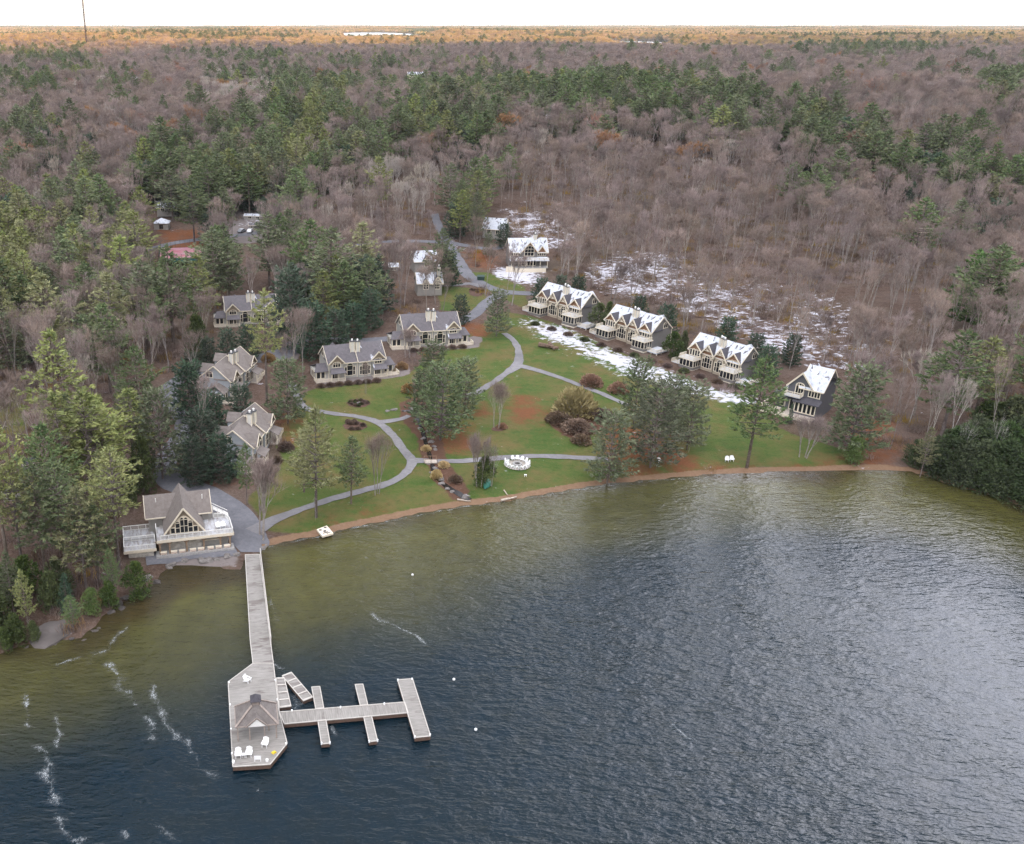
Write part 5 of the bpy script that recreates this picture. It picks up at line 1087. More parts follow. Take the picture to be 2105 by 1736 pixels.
def small_cottage(pl, pr, label, W=8.0, D=7.0, eave=3.6, ridge=6.2, roof=R_SNOW, wall=M_DARKW, gables=(), chim=False, name='small_cottage', bay=None, cat='cottage', group=None, dz=0.3):
    r = place(name, pl, pr, W, label, cat, group, dz); w = MB(); w.box(0, 0, -2.2, W, D, eave)
    for x in (0.0, W - 0.2): w.prism([(x, 0.0, eave), (x, D, eave), (x, D / 2, ridge - 0.2)], (0.2, 0, 0))
    rf = MB(); gable_roof(rf, 0, W, 0, D, eave, ridge, 0.4, 'x', 0)
    for x0, x1, zr in gables:
        w.m = 0; gable_wall(w, x0, x1, -0.35, 0, eave, zr - 0.1, 0.4); gable_roof(rf, x0, x1, -0.4, D / 2, eave, zr, 0.4, 'y', 2, 0.14); tr = MB(); truss(tr, x0 - .3, x1 + .3, -0.85, zr, eave - .2); tr.build('gable_truss', M_TRIM, r)
        window(r, (x0 + x1) / 2 - 0.8, (x0 + x1) / 2 + 0.8, eave - 2.3, eave - 0.5, -0.36, 3, 2, 0.5)
    w.build('wall', wall, r); rf.build('roof', [roof, M_TRIM, R_DARK], r)
    if not gables:
        for k in range(2): window(r, W * (0.2 + .4 * k), W * (0.2 + .4 * k) + W * .16, eave - 1.9, eave - 0.6, 0, 2, 1)
    if chim: chimney(r, W - 1.2, 1.6, eave, ridge + 2.4)
    return r
small_cottage((858, 607), (908, 606), 'small snow-roofed cottage with arched corner window and tall chimney', 9, 7, 4.6, 7.6, R_SNOW, M_OLIVE, ((1.8, 4.2, 6.2), (5.6, 8.8, 7.0)), True)
small_cottage((852, 560), (898, 558), 'small snow-roofed cottage half hidden by the large roadside pine', 9, 7, 4.4, 7.6, R_SNOW, M_OLIVE, ((3.4, 6.2, 6.4),))
small_cottage((992, 487), (1036, 490), 'snow-roofed garage among pines above the chalet', 8, 7, 3.4, 6.6, R_SNOW, M_OLIVE, (), False, 'garage', None, 'garage')
small_cottage((800, 556), (818, 556), 'tiny snow-roofed hut left of the small cottages', 4, 4, 1.8, 3.0, R_SNOW, M_OLIVE, (), False, 'garden_hut', None, 'hut')
small_cottage((828, 336), (846, 338), 'grey gabled house deep in the leafless wood', 8, 7, 3, 6.5, R_HALF, M_DARKW, (), False, 'woodland_house', None, 'house')
small_cottage((1124, 253), (1148, 253), 'snow-roofed house among dark pines on the ridge', 11, 8, 3.4, 7, R_SNOW, M_OLIVE, (), False, 'woodland_house', None, 'house', dz=6)
small_cottage((270, 168), (288, 168), 'white-roofed house showing through the far left pines', 16, 8, 4, 8, R_SNOW, M_OLIVE, (), False, 'woodland_house', None, 'house', dz=9)
small_cottage((838, 160), (872, 160), 'pale long building behind the far central pines', 22, 9, 4, 7, R_HALF, M_TRIM, (), False, 'woodland_house', None, 'house', dz=10)
small_cottage((937, 219), (952, 219), 'small pale house in the centre pines', 9, 7, 3, 6, R_HALF, M_TRIM, (), False, 'woodland_house', None, 'house', dz=8)
small_cottage((323, 438), (364, 437), 'beige house with half snowy roof behind the hip-roofed shed', 11, 8, 3.0, 5.8, R_HALF, M_OLIVE, (), False, 'yard_house', None, 'house', dz=1.5)
small_cottage((502, 449), (543, 450), 'long low snow-roofed store in the parking yard', 14, 5, 1.8, 2.8, R_SNOW, M_OLIVE, (), False, 'store_shed', None, 'shed')
small_cottage((512, 470), (530, 470), 'small grey shed in front of the low snow-roofed store', 6, 5, 2.2, 3.4, R_GREYS, M_OLIVE, (), False, 'tool_shed', None, 'shed')
small_cottage((8, 1026), (44, 1018), 'grey-roofed cottage hidden under pines at the left edge', 9, 6, 2.8, 5.0, R_GREY, M_GREYW, (), False, 'shore_cottage', None, 'cottage', dz=0.6)
small_cottage((50, 965), (80, 958), 'dark-roofed cabin among the pines at the left', 8, 6, 2.6, 4.8, R_DARK, M_DARKW, (), False, 'shore_cabin', None, 'cabin', dz=0.6)
def hip_shed():
    r = place('hip_roofed_shed', (317, 471), (346, 471), 7.0, 'small beige shed with white snow-covered hip roof', 'shed', None, 0.2); w = MB(); w.box(0, 0, -1, 7, 6, 2.8); w.build('wall', M_OLIVE, r)
    rf = MB(); 
    for a, b in (((-.4, -.4), (7.4, -.4)), ((7.4, -.4), (7.4, 6.4)), ((7.4, 6.4), (-.4, 6.4)), ((-.4, 6.4), (-.4, -.4))): rf.prism([(a[0], a[1], 2.75), (b[0], b[1], 2.75), (3.5, 3, 5.0)], (0, 0, -0.14))
    rf.build('roof', R_SNOW, r); window(r, 2.6, 4.4, 0, 2.0, 0, 2, 1, name='shed_door', trim=M_TAN)
hip_shed()
# ------------------------------------------------------------------ boathouse with its deck
def boathouse():
    W = 13.6; a = Vector((*at(328, 1141, 1.1), 1.1)); b = Vector((*at(478, 1124, 1.1), 1.1)); d = b - a; s = d.length / W
    r = empty('boathouse', a, math.atan2(d.y, d.x)); r.scale = (s, s, s); tag(r, 'lakeside boathouse with steep brown gable, arched white window wall and white-railed upper deck', 'boathouse')
    Z = 3.0; w = MB(); w.m = 0; w.box(0.4, 1.7, -1.5, 13.0, 9, Z - 0.15); w.m = 1
    for x0, x1 in ((1.9, 4.9), (5.3, 8.0)): w.box(x0, 1.45, 0.0, x1, 1.7, 2.35)
    w.m = 0; w.box(8.5, 1.5, 0, 11.6, 1.7, 1.1); w.m = 2; w.box(8.5, 1.45, 1.1, 11.6, 1.7, 1.22); w.build('lower_wall', [M_OLIVE, M_STONE, M_TRIM], r)
    g = MB(); g.m = 0; g.box(1.7, 1.25, Z, 8.1, 9.5, Z + 1.5); gable_wall(g, 1.7, 8.1, 1.15, Z, Z + 1.5, Z + 5.65, 0.3); g.m = 1; g.box(-1.4, 6.2, -1.0, 9.9, 12.6, Z + 2.1)
    for x in (-1.4, 9.7): g.prism([(x, 6.2, Z + 2.1), (x, 12.6, Z + 2.1), (x, 9.4, Z + 4.5)], (0.2, 0, 0))
    g.build('wall', [M_TAN, M_OLIVE], r)
    rf = MB(); gable_roof(rf, 1.7, 8.1, 1.1, 11.4, Z + 1.6, Z + 5.9, 0.6, 'y', 0, 0.18); gable_roof(rf, -1.4, 9.9, 6.2, 12.6, Z + 2.3, Z + 4.85, 0.6, 'x', 0, 0.18)
    rf.build('roof', [R_BROWN, M_TRIM], r)
    # arched window wall: seven lights, the middle ones tallest
    y = 1.1; par = r; zb = Z + 0.62
    widths = [(2.45, 3.15, 1.05, 0), (3.35, 4.1, 2.0, .32), (4.22, 4.86, 2.65, .42), (4.96, 5.58, 2.65, .42), (5.7, 6.45, 2.0, .32), (6.65, 7.35, 1.05, 0)]
    wb = MB(); wb.box(2.2, y - 0.02, zb - 0.2, 7.6, y + 0.04, zb + 1.2); wb.prism([(3.2, y - 0.02, zb + 1.2), (6.6, y - 0.02, zb + 1.2), (6.6, y - 0.02, zb + 2.2), (6.15, y - .02, zb + 2.6), (5.8, y - .02, zb + 3.0), (5.4, y - .02, zb + 3.3), (4.9, y - .02, zb + 3.42), (4.4, y - .02, zb + 3.3), (4.0, y - .02, zb + 3.0), (3.65, y - .02, zb + 2.6), (3.2, y - .02, zb + 2.2)], (0, 0.05, 0)); wb.build('window_surround', M_TRIM, r)
    for x0, x1, h, ar in widths: window(r, x0, x1, zb, zb + h, y - 0.03, 1, 1 if h < 2 else 2, ar, None, 0, 0.08)
    # upper deck on timber posts with knee braces
    dk = MB(); dk.m = 0; dk.box(-0.3, -0.1, Z - 0.22, 13.9, 1.2, Z); dk.box(8.15, 1.2, Z - 0.22, 13.6, 6.6, Z); dk.box(-0.3, 1.2, Z - 0.22, 1.65, 5.2, Z); dk.m = 1; dk.box(-0.35, -0.18, Z - 0.5, 13.95, -0.1, Z + 0.02); dk.box(13.9, -0.18, Z - 0.5, 13.98, 1.2, Z + .02); dk.build('upper_deck', [M_SNOWD, M_TRIM], r)
    rl = MB(); rail(rl, [(0.4, -0.05, Z), (13.8, -0.05, Z), (13.7, 4.2, Z), (13.1, 6.3, Z), (10.9, 6.4, Z)], 0.95, 1.5); rail(rl, [(-0.2, 5.0, Z), (-0.2, 3.0, Z)], 0.95); rl.build('deck_railing', M_WHITE, r)
    for x in (0.2, 1.95, 5.1, 8.3, 11.4, 13.2):
        p = MB(); p.box(x - 0.16, 0.05, -1.2, x + 0.16, 0.37, Z - 0.22)
        for sx in (-1, 1): p.beam((x, 0.2, Z - 1.15), (x + sx * 0.85, 0.2, Z - 0.3), 0.16, 0.16)
        p.build('timber_post', M_POST, r)
    q = MB(); q.box(-0.6, -0.6, -1.4, 13.9, 1.45, -0.02); q.build('terrace', M_CONC, r)
    st = MB(); 
    for k in range(9): st.box(10.9 + k * 0.32, 6.9, Z + 1.6 - k * 0.2 - .08, 11.25 + k * .32, 8.0, Z + 1.6 - k * 0.2)
    st.beam((10.7, 6.9, Z + 2.5), (13.7, 6.9, Z + 0.6), 0.1, 0.1); st.beam((10.7, 8.0, Z + 2.5), (13.7, 8.0, Z + 0.6), 0.1, 0.1)
    for k in range(4): st.box(10.75 + k * .95, 6.85, Z - .4, 10.85 + k * .95, 6.95, Z + 2.5 - k * .62)
    st.build('side_stair', M_WHITE, r)
    # lower side terrace at left, in two bays
    t = MB(); t.m = 0; t.box(-6.4, 0.3, 1.0, -0.5, 4.0, 1.25); t.box(-6.4, 4.0, 1.4, -0.5, 7.6, 1.65); t.m = 1; t.box(-5.6, 0.5, -2.6, -1.0, 7, 1.0); t.m = 2; t.box(-6.45, 0.2, 0.75, -0.45, 0.3, 1.3); o = t.build('side_terrace', [M_SNOWD, M_STONE, M_TRIM], r)
    rl = MB(); rail(rl, [(-0.6, 3.9, 1.25), (-0.6, 0.35, 1.25), (-6.3, 0.35, 1.25), (-6.3, 3.9, 1.25), (-0.6, 3.9, 1.25)], 1.0, 1.5); rail(rl, [(-6.3, 4.1, 1.65), (-6.3, 7.5, 1.65), (-0.6, 7.5, 1.65)], 1.0, 1.5); rl.build('railing', M_WHITE, o)
    rl = MB(); rail(rl, [(-0.6, 7.6, 1.8), (-0.4, 9.0, 3.2), (1.0, 9.4, 4.2)], 1.0, 1.2); rl.build('stair_railing', M_WHITE, r)
    for vx, vy in ((0.2, 8.2), (9.0, 8.0)): v = MB(); v.tube((vx, vy, Z + 3.4), (vx, vy, Z + 4.6), 0.09, 0.09, 8); v.build('vent_pipe', M_WHITE, r)
    return r
def deck_snow():
    m, nt, N, L, b = new_mat('swept_snowy_deck'); p = n_obj(nt); a = n_noise(nt, 0.9, 5, 0.6, n_scale(nt, p, (2.2, 0.5, 1), R(30)))
    L.new(n_mix(nt, n_map(nt, a, 0.40, 0.60), (0.27, 0.25, 0.24), (0.45, 0.46, 0.49)), b.inputs['Base Color']); b.inputs['Roughness'].default_value = 0.7; return m
M_SNOWD = deck_snow(); BH = boathouse()

BHM = Matrix.Translation(BH.location) @ Matrix.Rotation(BH.rotation_euler.z, 4, 'Z') @ Matrix.Scale(BH.scale.x, 4)
# ------------------------------------------------------------------ dock
def plank_mat(name, ang, wet=False):
    m, nt, N, L, b = new_mat(name); p = n_geo(nt); q = n_scale(nt, p, (1, 1, 1), ang)
    w = N.new('ShaderNodeTexWave'); w.bands_direction = 'X'; w.wave_profile = 'SAW'; w.inputs['Scale'].default_value = 1.05; w.inputs['Distortion'].default_value = 0.0; L.new(q, w.inputs['Vector'])
    a = n_noise(nt, 1.4, 5, 0.65, n_scale(nt, q, (3.5, 0.35, 1))); big = n_noise(nt, 0.16, 4, 0.6, p)
    c = n_mix(nt, n_map(nt, a, 0.3, 0.7), (0.145, 0.134, 0.120), (0.295, 0.278, 0.255)); c = n_mix(nt, n_map(nt, w.outputs['Fac'], 0.86, 1.0, 0, 0.75), c, (0.07, 0.055, 0.05))
    wetn = n_noise(nt, 0.5, 5, 0.6, n_scale(nt, q, (1.6, 0.5, 1))); c = n_mix(nt, n_map(nt, wetn, 0.60 if not wet else 0.5, 0.68 if not wet else 0.58, 0, 0.75), c, (0.085, 0.062, 0.055)); c = n_mix(nt, n_map(nt, big, 0.35, 0.7, 0, 0.35), c, (0.34, 0.325, 0.305))
    L.new(c, b.inputs['Base Color']); b.inputs['Roughness'].default_value = 0.75; L.new(n_bump(nt, w.outputs['Fac'], 0.3, 0.03), b.inputs['Normal']); return m
DZ = 0.95; pA = Vector((*at(520, 1150, DZ), 0)); pB = Vector((*at(535, 1330, DZ), 0)); DANG = math.atan2(pB.y - pA.y, pB.x - pA.x)
M_PLANK = plank_mat('weathered_dock_planks', -DANG); M_PLANKW = plank_mat('wet_dock_planks', -DANG, True); M_PLANKX = plank_mat('weathered_cross_planks', -DANG + math.pi / 2)
M_FASC = simple('russet_fascia', (0.125, 0.080, 0.060), 0.8, 0.35); M_EDGE = simple('pale_edge_board', (0.50, 0.47, 0.43), 0.7, 0.2)
def deck_poly(name, pts, top, side, z1=DZ, z0=0.25, parent=None, edge=True):
    P = [at(px, py, z1) for px, py in pts]; c = (sum(p[0] for p in P) / len(P), sum(p[1] for p in P) / len(P)); P = [(p[0] - c[0], p[1] - c[1]) for p in P]
    mb = MB(); mb.m = 1; mb.prism([(x, y, z0) for x, y in P], (0, 0, z1 - z0 - 0.12)); mb.m = 0; mb.prism([(x * 1.0, y * 1.0, z1 - 0.12) for x, y in P], (0, 0, 0.12))
    if edge:
        mb.m = 2
        for i in range(len(P)):
            a, b = P[i], P[(i + 1) % len(P)]; mb.beam((a[0], a[1], z1 + 0.03), (b[0], b[1], z1 + 0.03), 0.12, 0.1)
    return mb.build(name, [top, side, M_EDGE], parent, (c[0], c[1], 0))
# geometry is laid out flat in the world, then hung under one root
DR = empty('boat_dock', (pA.x, pA.y, 0)); tag(DR, 'long weathered wooden dock ending in a wide platform and branching boat slips', 'dock')
def under(o): o.location = Vector(o.location) - DR.location; o.parent = DR; return o
under(deck_poly('walkway', [(504, 1141), (514.2, 1315.7), (519.8, 1364), (562, 1364), (555.5, 1315.7), (533.6, 1140)], M_PLANKW, M_FASC))
under(deck_poly('platform', [(519.8, 1364.6), (469, 1402.6), (478.6, 1577), (555.6, 1572), (590.3, 1529), (574, 1464.6), (562, 1364.6)], M_PLANK, M_FASC))
under(deck_poly('cross_walkway', [(574.2, 1464.6), (832, 1444), (839, 1466), (584.5, 1489)], M_PLANKX, M_FASC, 0.9))
under(deck_poly('end_pier', [(817.3, 1398.4), (848, 1396), (885, 1513.6), (852.8, 1517)], M_PLANK, M_FASC, 0.93))
for pts in ([(653.4, 1482), (670, 1480.5), (678.6, 1528.6), (660.8, 1530.3)], [(747.5, 1474), (763.7, 1472.6), (776, 1523.3), (759, 1525.6)], [(640.7, 1413), (657.4, 1411.8), (665.5, 1456), (649, 1457.6)], [(730, 1408), (746, 1407), (756, 1449.5), (740.6, 1450.8)]):
    under(deck_poly('finger_pier', pts, M_PLANK, M_FASC, 0.86))
hr = MB(); a = Vector((*at(534, 1136, DZ), DZ)); b2 = Vector((*at(556, 1320, DZ), DZ)); rail_pts = [a, b2]; hr.beam(a + Vector((.1, 0, .9)), b2 + Vector((.1, 0, .9)), 0.12, 0.12); hr.beam(a + Vector((.1, 0, .45)), b2 + Vector((.1, 0, .45)), 0.08, 0.08)
for k in range(19): q = a.lerp(b2, k / 18); hr.box(q.x + .04, q.y - .06, -1, q.x + .16, q.y + .06, DZ + .9)
under(hr.build('handrail', M_EDGE))
pl_ = MB()
for px, py in ((471, 1404), (473, 1450), (475, 1500), (477, 1550), (588, 1530), (566, 1400), (570, 1440), (661, 1529), (678, 1528), (759, 1525), (776, 1523), (853, 1516), (884, 1512), (818, 1399), (847, 1397), (600, 1462), (700, 1455), (790, 1448)):
    x, y = at(px, py, DZ); pl_.tube((x, y, .8), (x, y, DZ + .22), 0.12, 0.12, 8)
under(pl_.build('piling_cap', M_PLASTIC))  # short white piling caps along the dock edges, no lamps
for k, (pts, lab) in enumerate((([(580, 1390), (598.9, 1383), (643, 1433.8), (623.8, 1440.8)], 'unmoored float section lying askew beside the dock platform'), ([(567.9, 1395), (584.5, 1394.5), (598.4, 1452), (574.8, 1454.6)], 'float section moored flush along the right side of the dock platform'))):
    o = deck_poly('floating_dock_section', pts, M_PLANKW, M_FASC, 0.6, 0.02); tag(o, lab, 'float', 'loose dock float sections'); o.rotation_euler = (R(1.2), R(-1), 0)
    st = MB(); P = [Vector((*at(px, py, .6), 0)) - Vector((o.location.x, o.location.y, 0)) for px, py in pts]
    for t in (0.02, 0.25, 0.5, 0.75, 0.98): a = P[0].lerp(P[3], t); b = P[1].lerp(P[2], t); st.beam((a.x, a.y, .66), (b.x, b.y, .66), 0.22, 0.08)
    st.build('cross_batten', M_EDGE, o)
def gazebo():
    c4 = [Vector((*at(px, py, 3.7), 3.7)) for px, py in ((485, 1493), (574, 1486), (566, 1443), (481, 1450))]; c = sum(c4, Vector()) / 4; ex = ((c4[1] - c4[0]) + (c4[2] - c4[3])).normalized(); ang = math.atan2(ex.y, ex.x)
    w = ((c4[1] - c4[0]).length + (c4[2] - c4[3]).length) / 4; d = min(w, ((c4[3] - c4[0]).length + (c4[2] - c4[1]).length) / 4 * 1.0)
    r = empty('dock_gazebo', (c.x, c.y, 0), ang); tag(r, 'grey shingled gazebo with cupola and small front gable on the dock platform', 'gazebo'); rf = MB(); E, T = 3.45, 5.6; q = 0.55
    C4 = [(-w, -d), (w, -d), (w, d), (-w, d)]; Q4 = [(-q, -q), (q, -q), (q, q), (-q, q)]
    for i in range(4):
        j = (i + 1) % 4; rf.m = 0; rf.prism([(*C4[i], E), (*C4[j], E), (*Q4[j], T), (*Q4[i], T)], (0, 0, -0.12)); rf.m = 1; rf.beam((*C4[i], E + .05), (*Q4[i], T + .05), 0.3, 0.12); rf.beam((*C4[i], E), (*C4[j], E), 0.12, 0.16)
    rf.m = 0; g0 = -d - .12; gw = w * 0.52; rf.prism([(-gw, g0, E - .05), (0, g0, E + 1.25), (0, -q, E + 1.25), (-gw * .2, -q, E + .9), (-gw, -d * .8, E - .05)], (0, 0, -.01)); rf.prism([(gw, g0, E), (gw * .4, -q, E), (0, -q, E + 1.4), (0, g0, E + 1.4)], (0, 0, .1)); rf.prism([(-gw, g0, E), (0, g0, E + 1.4), (0, -q, E + 1.4), (-gw * .4, -q, E)], (0, 0, .1))
    rf.m = 1; rf.beam((-gw, g0 - .05, E), (0, g0 - .05, E + 1.45), .12, .16); rf.beam((gw, g0 - .05, E), (0, g0 - .05, E + 1.45), .12, .16); rf.build('roof', [R_GAZ, M_GAZR], r)
    pn = MB(); pn.prism([(-gw * .8, g0 + .02, E - .05), (gw * .8, g0 + .02, E - .05), (0, g0 + .02, E + 1.15)], (0, .06, 0)); pn.build('gable_lattice', M_WHITE, r)
    cu = MB(); cu.m = 0; cu.box(-.5, -.5, T - .1, .5, .5, T + .7); cu.m = 1
    for a, b in (((-.75, -.75), (.75, -.75)), ((.75, -.75), (.75, .75)), ((.75, .75), (-.75, .75)), ((-.75, .75), (-.75, -.75))): cu.prism([(*a, T + .7), (*b, T + .7), (0, 0, T + 1.55)], (0, 0, -.06))
    cu.build('cupola', [M_GAZR, R_DARK], r)
    for x, y in C4:
        p = MB(); p.box(x * .9 - .1, y * .9 - .1, DZ, x * .9 + .1, y * .9 + .1, E); p.build('post', M_GAZR, r)
    for x in (-.35, .35): p = MB(); p.box(x * w - .09, -d * .9 - .09, DZ, x * w + .09, -d * .9 + .09, E); p.build('post', M_GAZR, r)
R_GAZ = roof_mat('weathered_shingle', (0.13, 0.115, 0.11), (0.235, 0.21, 0.195)); M_GAZR = simple('weathered_ridge_board', (0.31, 0.26, 0.23), 0.85, 0.3); gazebo()
# ------------------------------------------------------------------ chairs
def chair_proto():
    r = empty('adirondack_chair', (0, 0, -50)); m = M_PLASTIC
    s = MB()
    for k in range(5): y = -.30 + k * .13; z = .40 - k * .035; s.box(-.27, y, z - .02, .27, y + .115, z + .012)
    s.build('seat', m, r); b = MB()
    for k in range(5):
        x = -.26 + k * .13; h = .98 - .05 * abs(k - 2) ** 1.5; b.prism([(x - .058, .28, .24), (x + .058, .28, .24), (x * 1.12 + .062, .55, h), (x * 1.12, .565, h + .035), (x * 1.12 - .062, .55, h)], (0, .025, .008))
    b.beam((-.3, .40, .52), (.3, .40, .52), .05, .07); b.build('backrest', m, r)
    for sx in (-1, 1):
        a = MB(); a.box(min(sx * .27, sx * .41), -.42, .56, max(sx * .27, sx * .41), .36, .59); a.build('armrest', m, r); l = MB(); l.box(min(sx * .27, sx * .31), -.38, 0, max(sx * .27, sx * .31), -.27, .56); l.build('leg', m, r)
        l = MB(); l.prism([(sx * .25, -.3, .38), (sx * .25, -.3, .27), (sx * .25, .5, 0), (sx * .25, .62, 0), (sx * .25, .45, .2)], (sx * .04, 0, 0)); l.build('leg', m, r)
    return r
CH = chair_proto(); ch_used = [False]
def copy_tree(o, parent=None):
    c = o.copy(); C.objects.link(c); c.parent = parent
    for k in list(o.children): copy_tree(k, c)
    return c
def chair(loc, rz, label, group=None, s=1.12):
    o = CH if not ch_used[0] else copy_tree(CH); ch_used[0] = True; o.location = loc; o.rotation_euler = (0, 0, rz); o.scale = (s, s, s)
    for k in ('group',):
        if k in o.keys(): del o[k]
    return tag(o, label, 'chair', group)
def dk(px, py, z=DZ): return Vector((*at(px, py, z), z))
GC = 'white adirondack chairs on the dock'
chair(dk(509, 1402, DZ), R(55), 'white adirondack chair alone on the upper dock platform', GC); chair(dk(545, 1534, DZ), R(-12), 'white adirondack chair right of centre below the gazebo', GC)
chair(dk(490, 1556, DZ), R(4), 'white adirondack chair at the left of the pair with a small table', GC); chair(dk(512, 1554, DZ), R(-3), 'white adirondack chair at the right of the pair with a small table', GC)
def side_table(loc, label):
    r = empty('side_table', loc); t = MB(); t.box(-.25, -.22, .42, .25, .22, .46); t.build('table_top', M_PLASTIC, r)
    for x in (-.2, .2):
        for y in (-.17, .17): l = MB(); l.box(x - .03, y - .03, 0, x + .03, y + .03, .42); l.build('leg', M_PLASTIC, r)
    tag(r, label, 'table')
side_table(dk(501, 1556), 'small white table between the two paired dock chairs')
def life_ring(loc):
    r = empty('life_ring_stand', loc); p = MB(); p.tube((0, 0, 0), (0, 0, 1.5), .05, .05, 6); p.build('post', M_POST, r); t = MB(); n = 16
    for i in range(n): a, b = 6.283 * i / n, 6.283 * (i + 1) / n; t.tube((.36 * math.cos(a), -.1, 1.5 + .36 * math.sin(a)), (.36 * math.cos(b), -.1, 1.5 + .36 * math.sin(b)), .09, .09, 6, False)
    t.build('life_ring', M_PLASTIC, r); tag(r, 'white life ring on a post in front of the gazebo', 'life ring')
life_ring(dk(553, 1503))
sg = empty('dock_sign', dk(530, 1566)); q = MB(); q.box(-.45, -.02, .35, .45, .02, .95); q.build('sign_board', M_PLASTIC, sg); 
for x in (-.4, .4): q = MB(); q.box(x - .03, -.02, 0, x + .03, .02, .35); q.build('leg', M_PLASTIC, sg)
tag(sg, 'small white sign stand at the outer edge of the dock', 'sign')
M_YEL = simple('yellow_plastic', (0.62, 0.46, 0.04), 0.5, 0.1); q = MB(); q.box(-.3, -.22, 0, .3, .22, .12); q.box(-.22, -.15, .12, .22, .15, .2); o = q.build('yellow_mat', M_YEL, None, dk(563, 1548), R(40)); tag(o, 'small yellow pad lying on the dock near its cut corner', 'mat')
for px, py, lb in ((480, 1568, 'white domed cleat cap at the lower left dock corner'), (549, 1565, 'white domed cleat cap at the lower right dock edge')):
    q = MB(); q.tube((0, 0, 0), (0, 0, .3), .2, .2, 10); q.tube((0, 0, .3), (0, 0, .45), .2, .06, 10); o = q.build('marker_dome', M_PLASTIC, None, dk(px, py)); tag(o, lb, 'dock cap')
def ball(name, loc, rad, mat, label, cat, group=None, sc_=(1, 1, 1)):
    import bmesh
    bm = bmesh.new(); bmesh.ops.create_icosphere(bm, subdivisions=2, radius=rad); me = bpy.data.meshes.new(name); bm.to_mesh(me); bm.free(); me.materials.append(mat); me.polygons.foreach_set('use_smooth', [True] * len(me.polygons)); o = link(name, me, None, loc); o.scale = sc_; return tag(o, label, cat, group)
for px, py, lb in ((933, 1397, 'white mooring buoy above the end pier'), (978, 1500, 'white mooring buoy right of the end pier'), (848, 1182, 'white mooring buoy out in the olive shallows')): ball('mooring_buoy', (*at(px, py, .1), .1), .22, M_PLASTIC, lb, 'buoy', 'white mooring buoys')
for (x, y), lb in (((11.3, 2.2), 'left of the two white chairs on the boathouse deck'), ((12.3, 2.35), 'right of the two white chairs on the boathouse deck')): chair(BHM @ Vector((x, y, 3.0)), BH.rotation_euler.z + R(5), lb, 'white chairs on the boathouse deck')
for k, x in enumerate((0.8, 2.7, 4.2, 6.2, 7.7, 9.5, 11.0, 12.6)):
    q = MB(); q.m = 0; q.box(-.55, -.25, .12, .55, .25, .5); q.m = 1; q.box(-.6, -.3, .5, .6, .3, .56); q.box(-.5, -.2, 0, -.4, .2, .12); q.box(.4, -.2, 0, .5, .2, .12)
    o = q.build('planter_box', [simple('pink_beige_paint', (.62, .50, .42)) if k == 0 else bpy.data.materials['pink_beige_paint'], M_TRIM], None, BHM @ Vector((x, -.1, 0)), BH.rotation_euler.z)
    tag(o, 'low pale box standing in the row along the front of the boathouse terrace', 'planter box', 'pale boxes along the boathouse terrace')

# fire ring on the lawn
fc = G(1063, 956); M_PIT = simple('charred_stone', (0.10, 0.09, 0.085), 0.95, 0.5); M_PAT = gravel('pale_pea_gravel', (0.30, 0.27, 0.23), (0.50, 0.46, 0.41), 2.5)
q = MB(); q.poly([(2.9 * math.cos(6.283 * k / 28), 2.9 * math.sin(6.283 * k / 28), 0) for k in range(28)]); o = q.build('gravel_circle', M_PAT, None, fc + Vector((0, 0, .09))); tag(o, kind='structure')
fr = empty('fire_ring', fc + Vector((0, 0, .1))); q = MB()
for k in range(14):
    a = 6.283 * k / 14; x, y = .85 * math.cos(a), .85 * math.sin(a); q.prism([(x - .2, y - .16, 0), (x + .2, y - .18, 0), (x + .18, y + .17, 0), (x - .17, y + .15, 0)], (0, 0, .34))
q.build('stone_ring', M_CONC, fr); q = MB(); q.poly([(.75 * math.cos(6.283 * k / 12), .75 * math.sin(6.283 * k / 12), .08) for k in range(12)])
for k in range(5): q.tube((-.5 + .2 * k, -.3, .12), (.1 * k, .4, .3), .07, .06, 5)
q.build('charred_logs', M_PIT, fr); tag(fr, 'round stone fire ring with charred logs on the lawn', 'fire ring')
for k in range(15):
    a = 6.283 * (k + .3) / 15
    if k in (5,): continue
    chair(fc + Vector((2.35 * math.cos(a), 2.35 * math.sin(a), .1)), a - math.pi / 2, 'white adirondack chair in the circle round the stone fire ring', 'white chairs round the fire ring', 1.0)
chair(G(1494, 949, .05), R(-20), 'left of the two white chairs facing the beach', 'white chairs near the beach', 1.15); chair(G(1504, 948, .05), R(-12), 'right of the two white chairs facing the beach', 'white chairs near the beach', 1.15)
side_table(G(1080, 980, .02), 'small white stool on the lawn below the fire ring')
chair(G(1355, 950, .05), R(0), 'white chair half hidden under the big shore pine', None, 1.0)
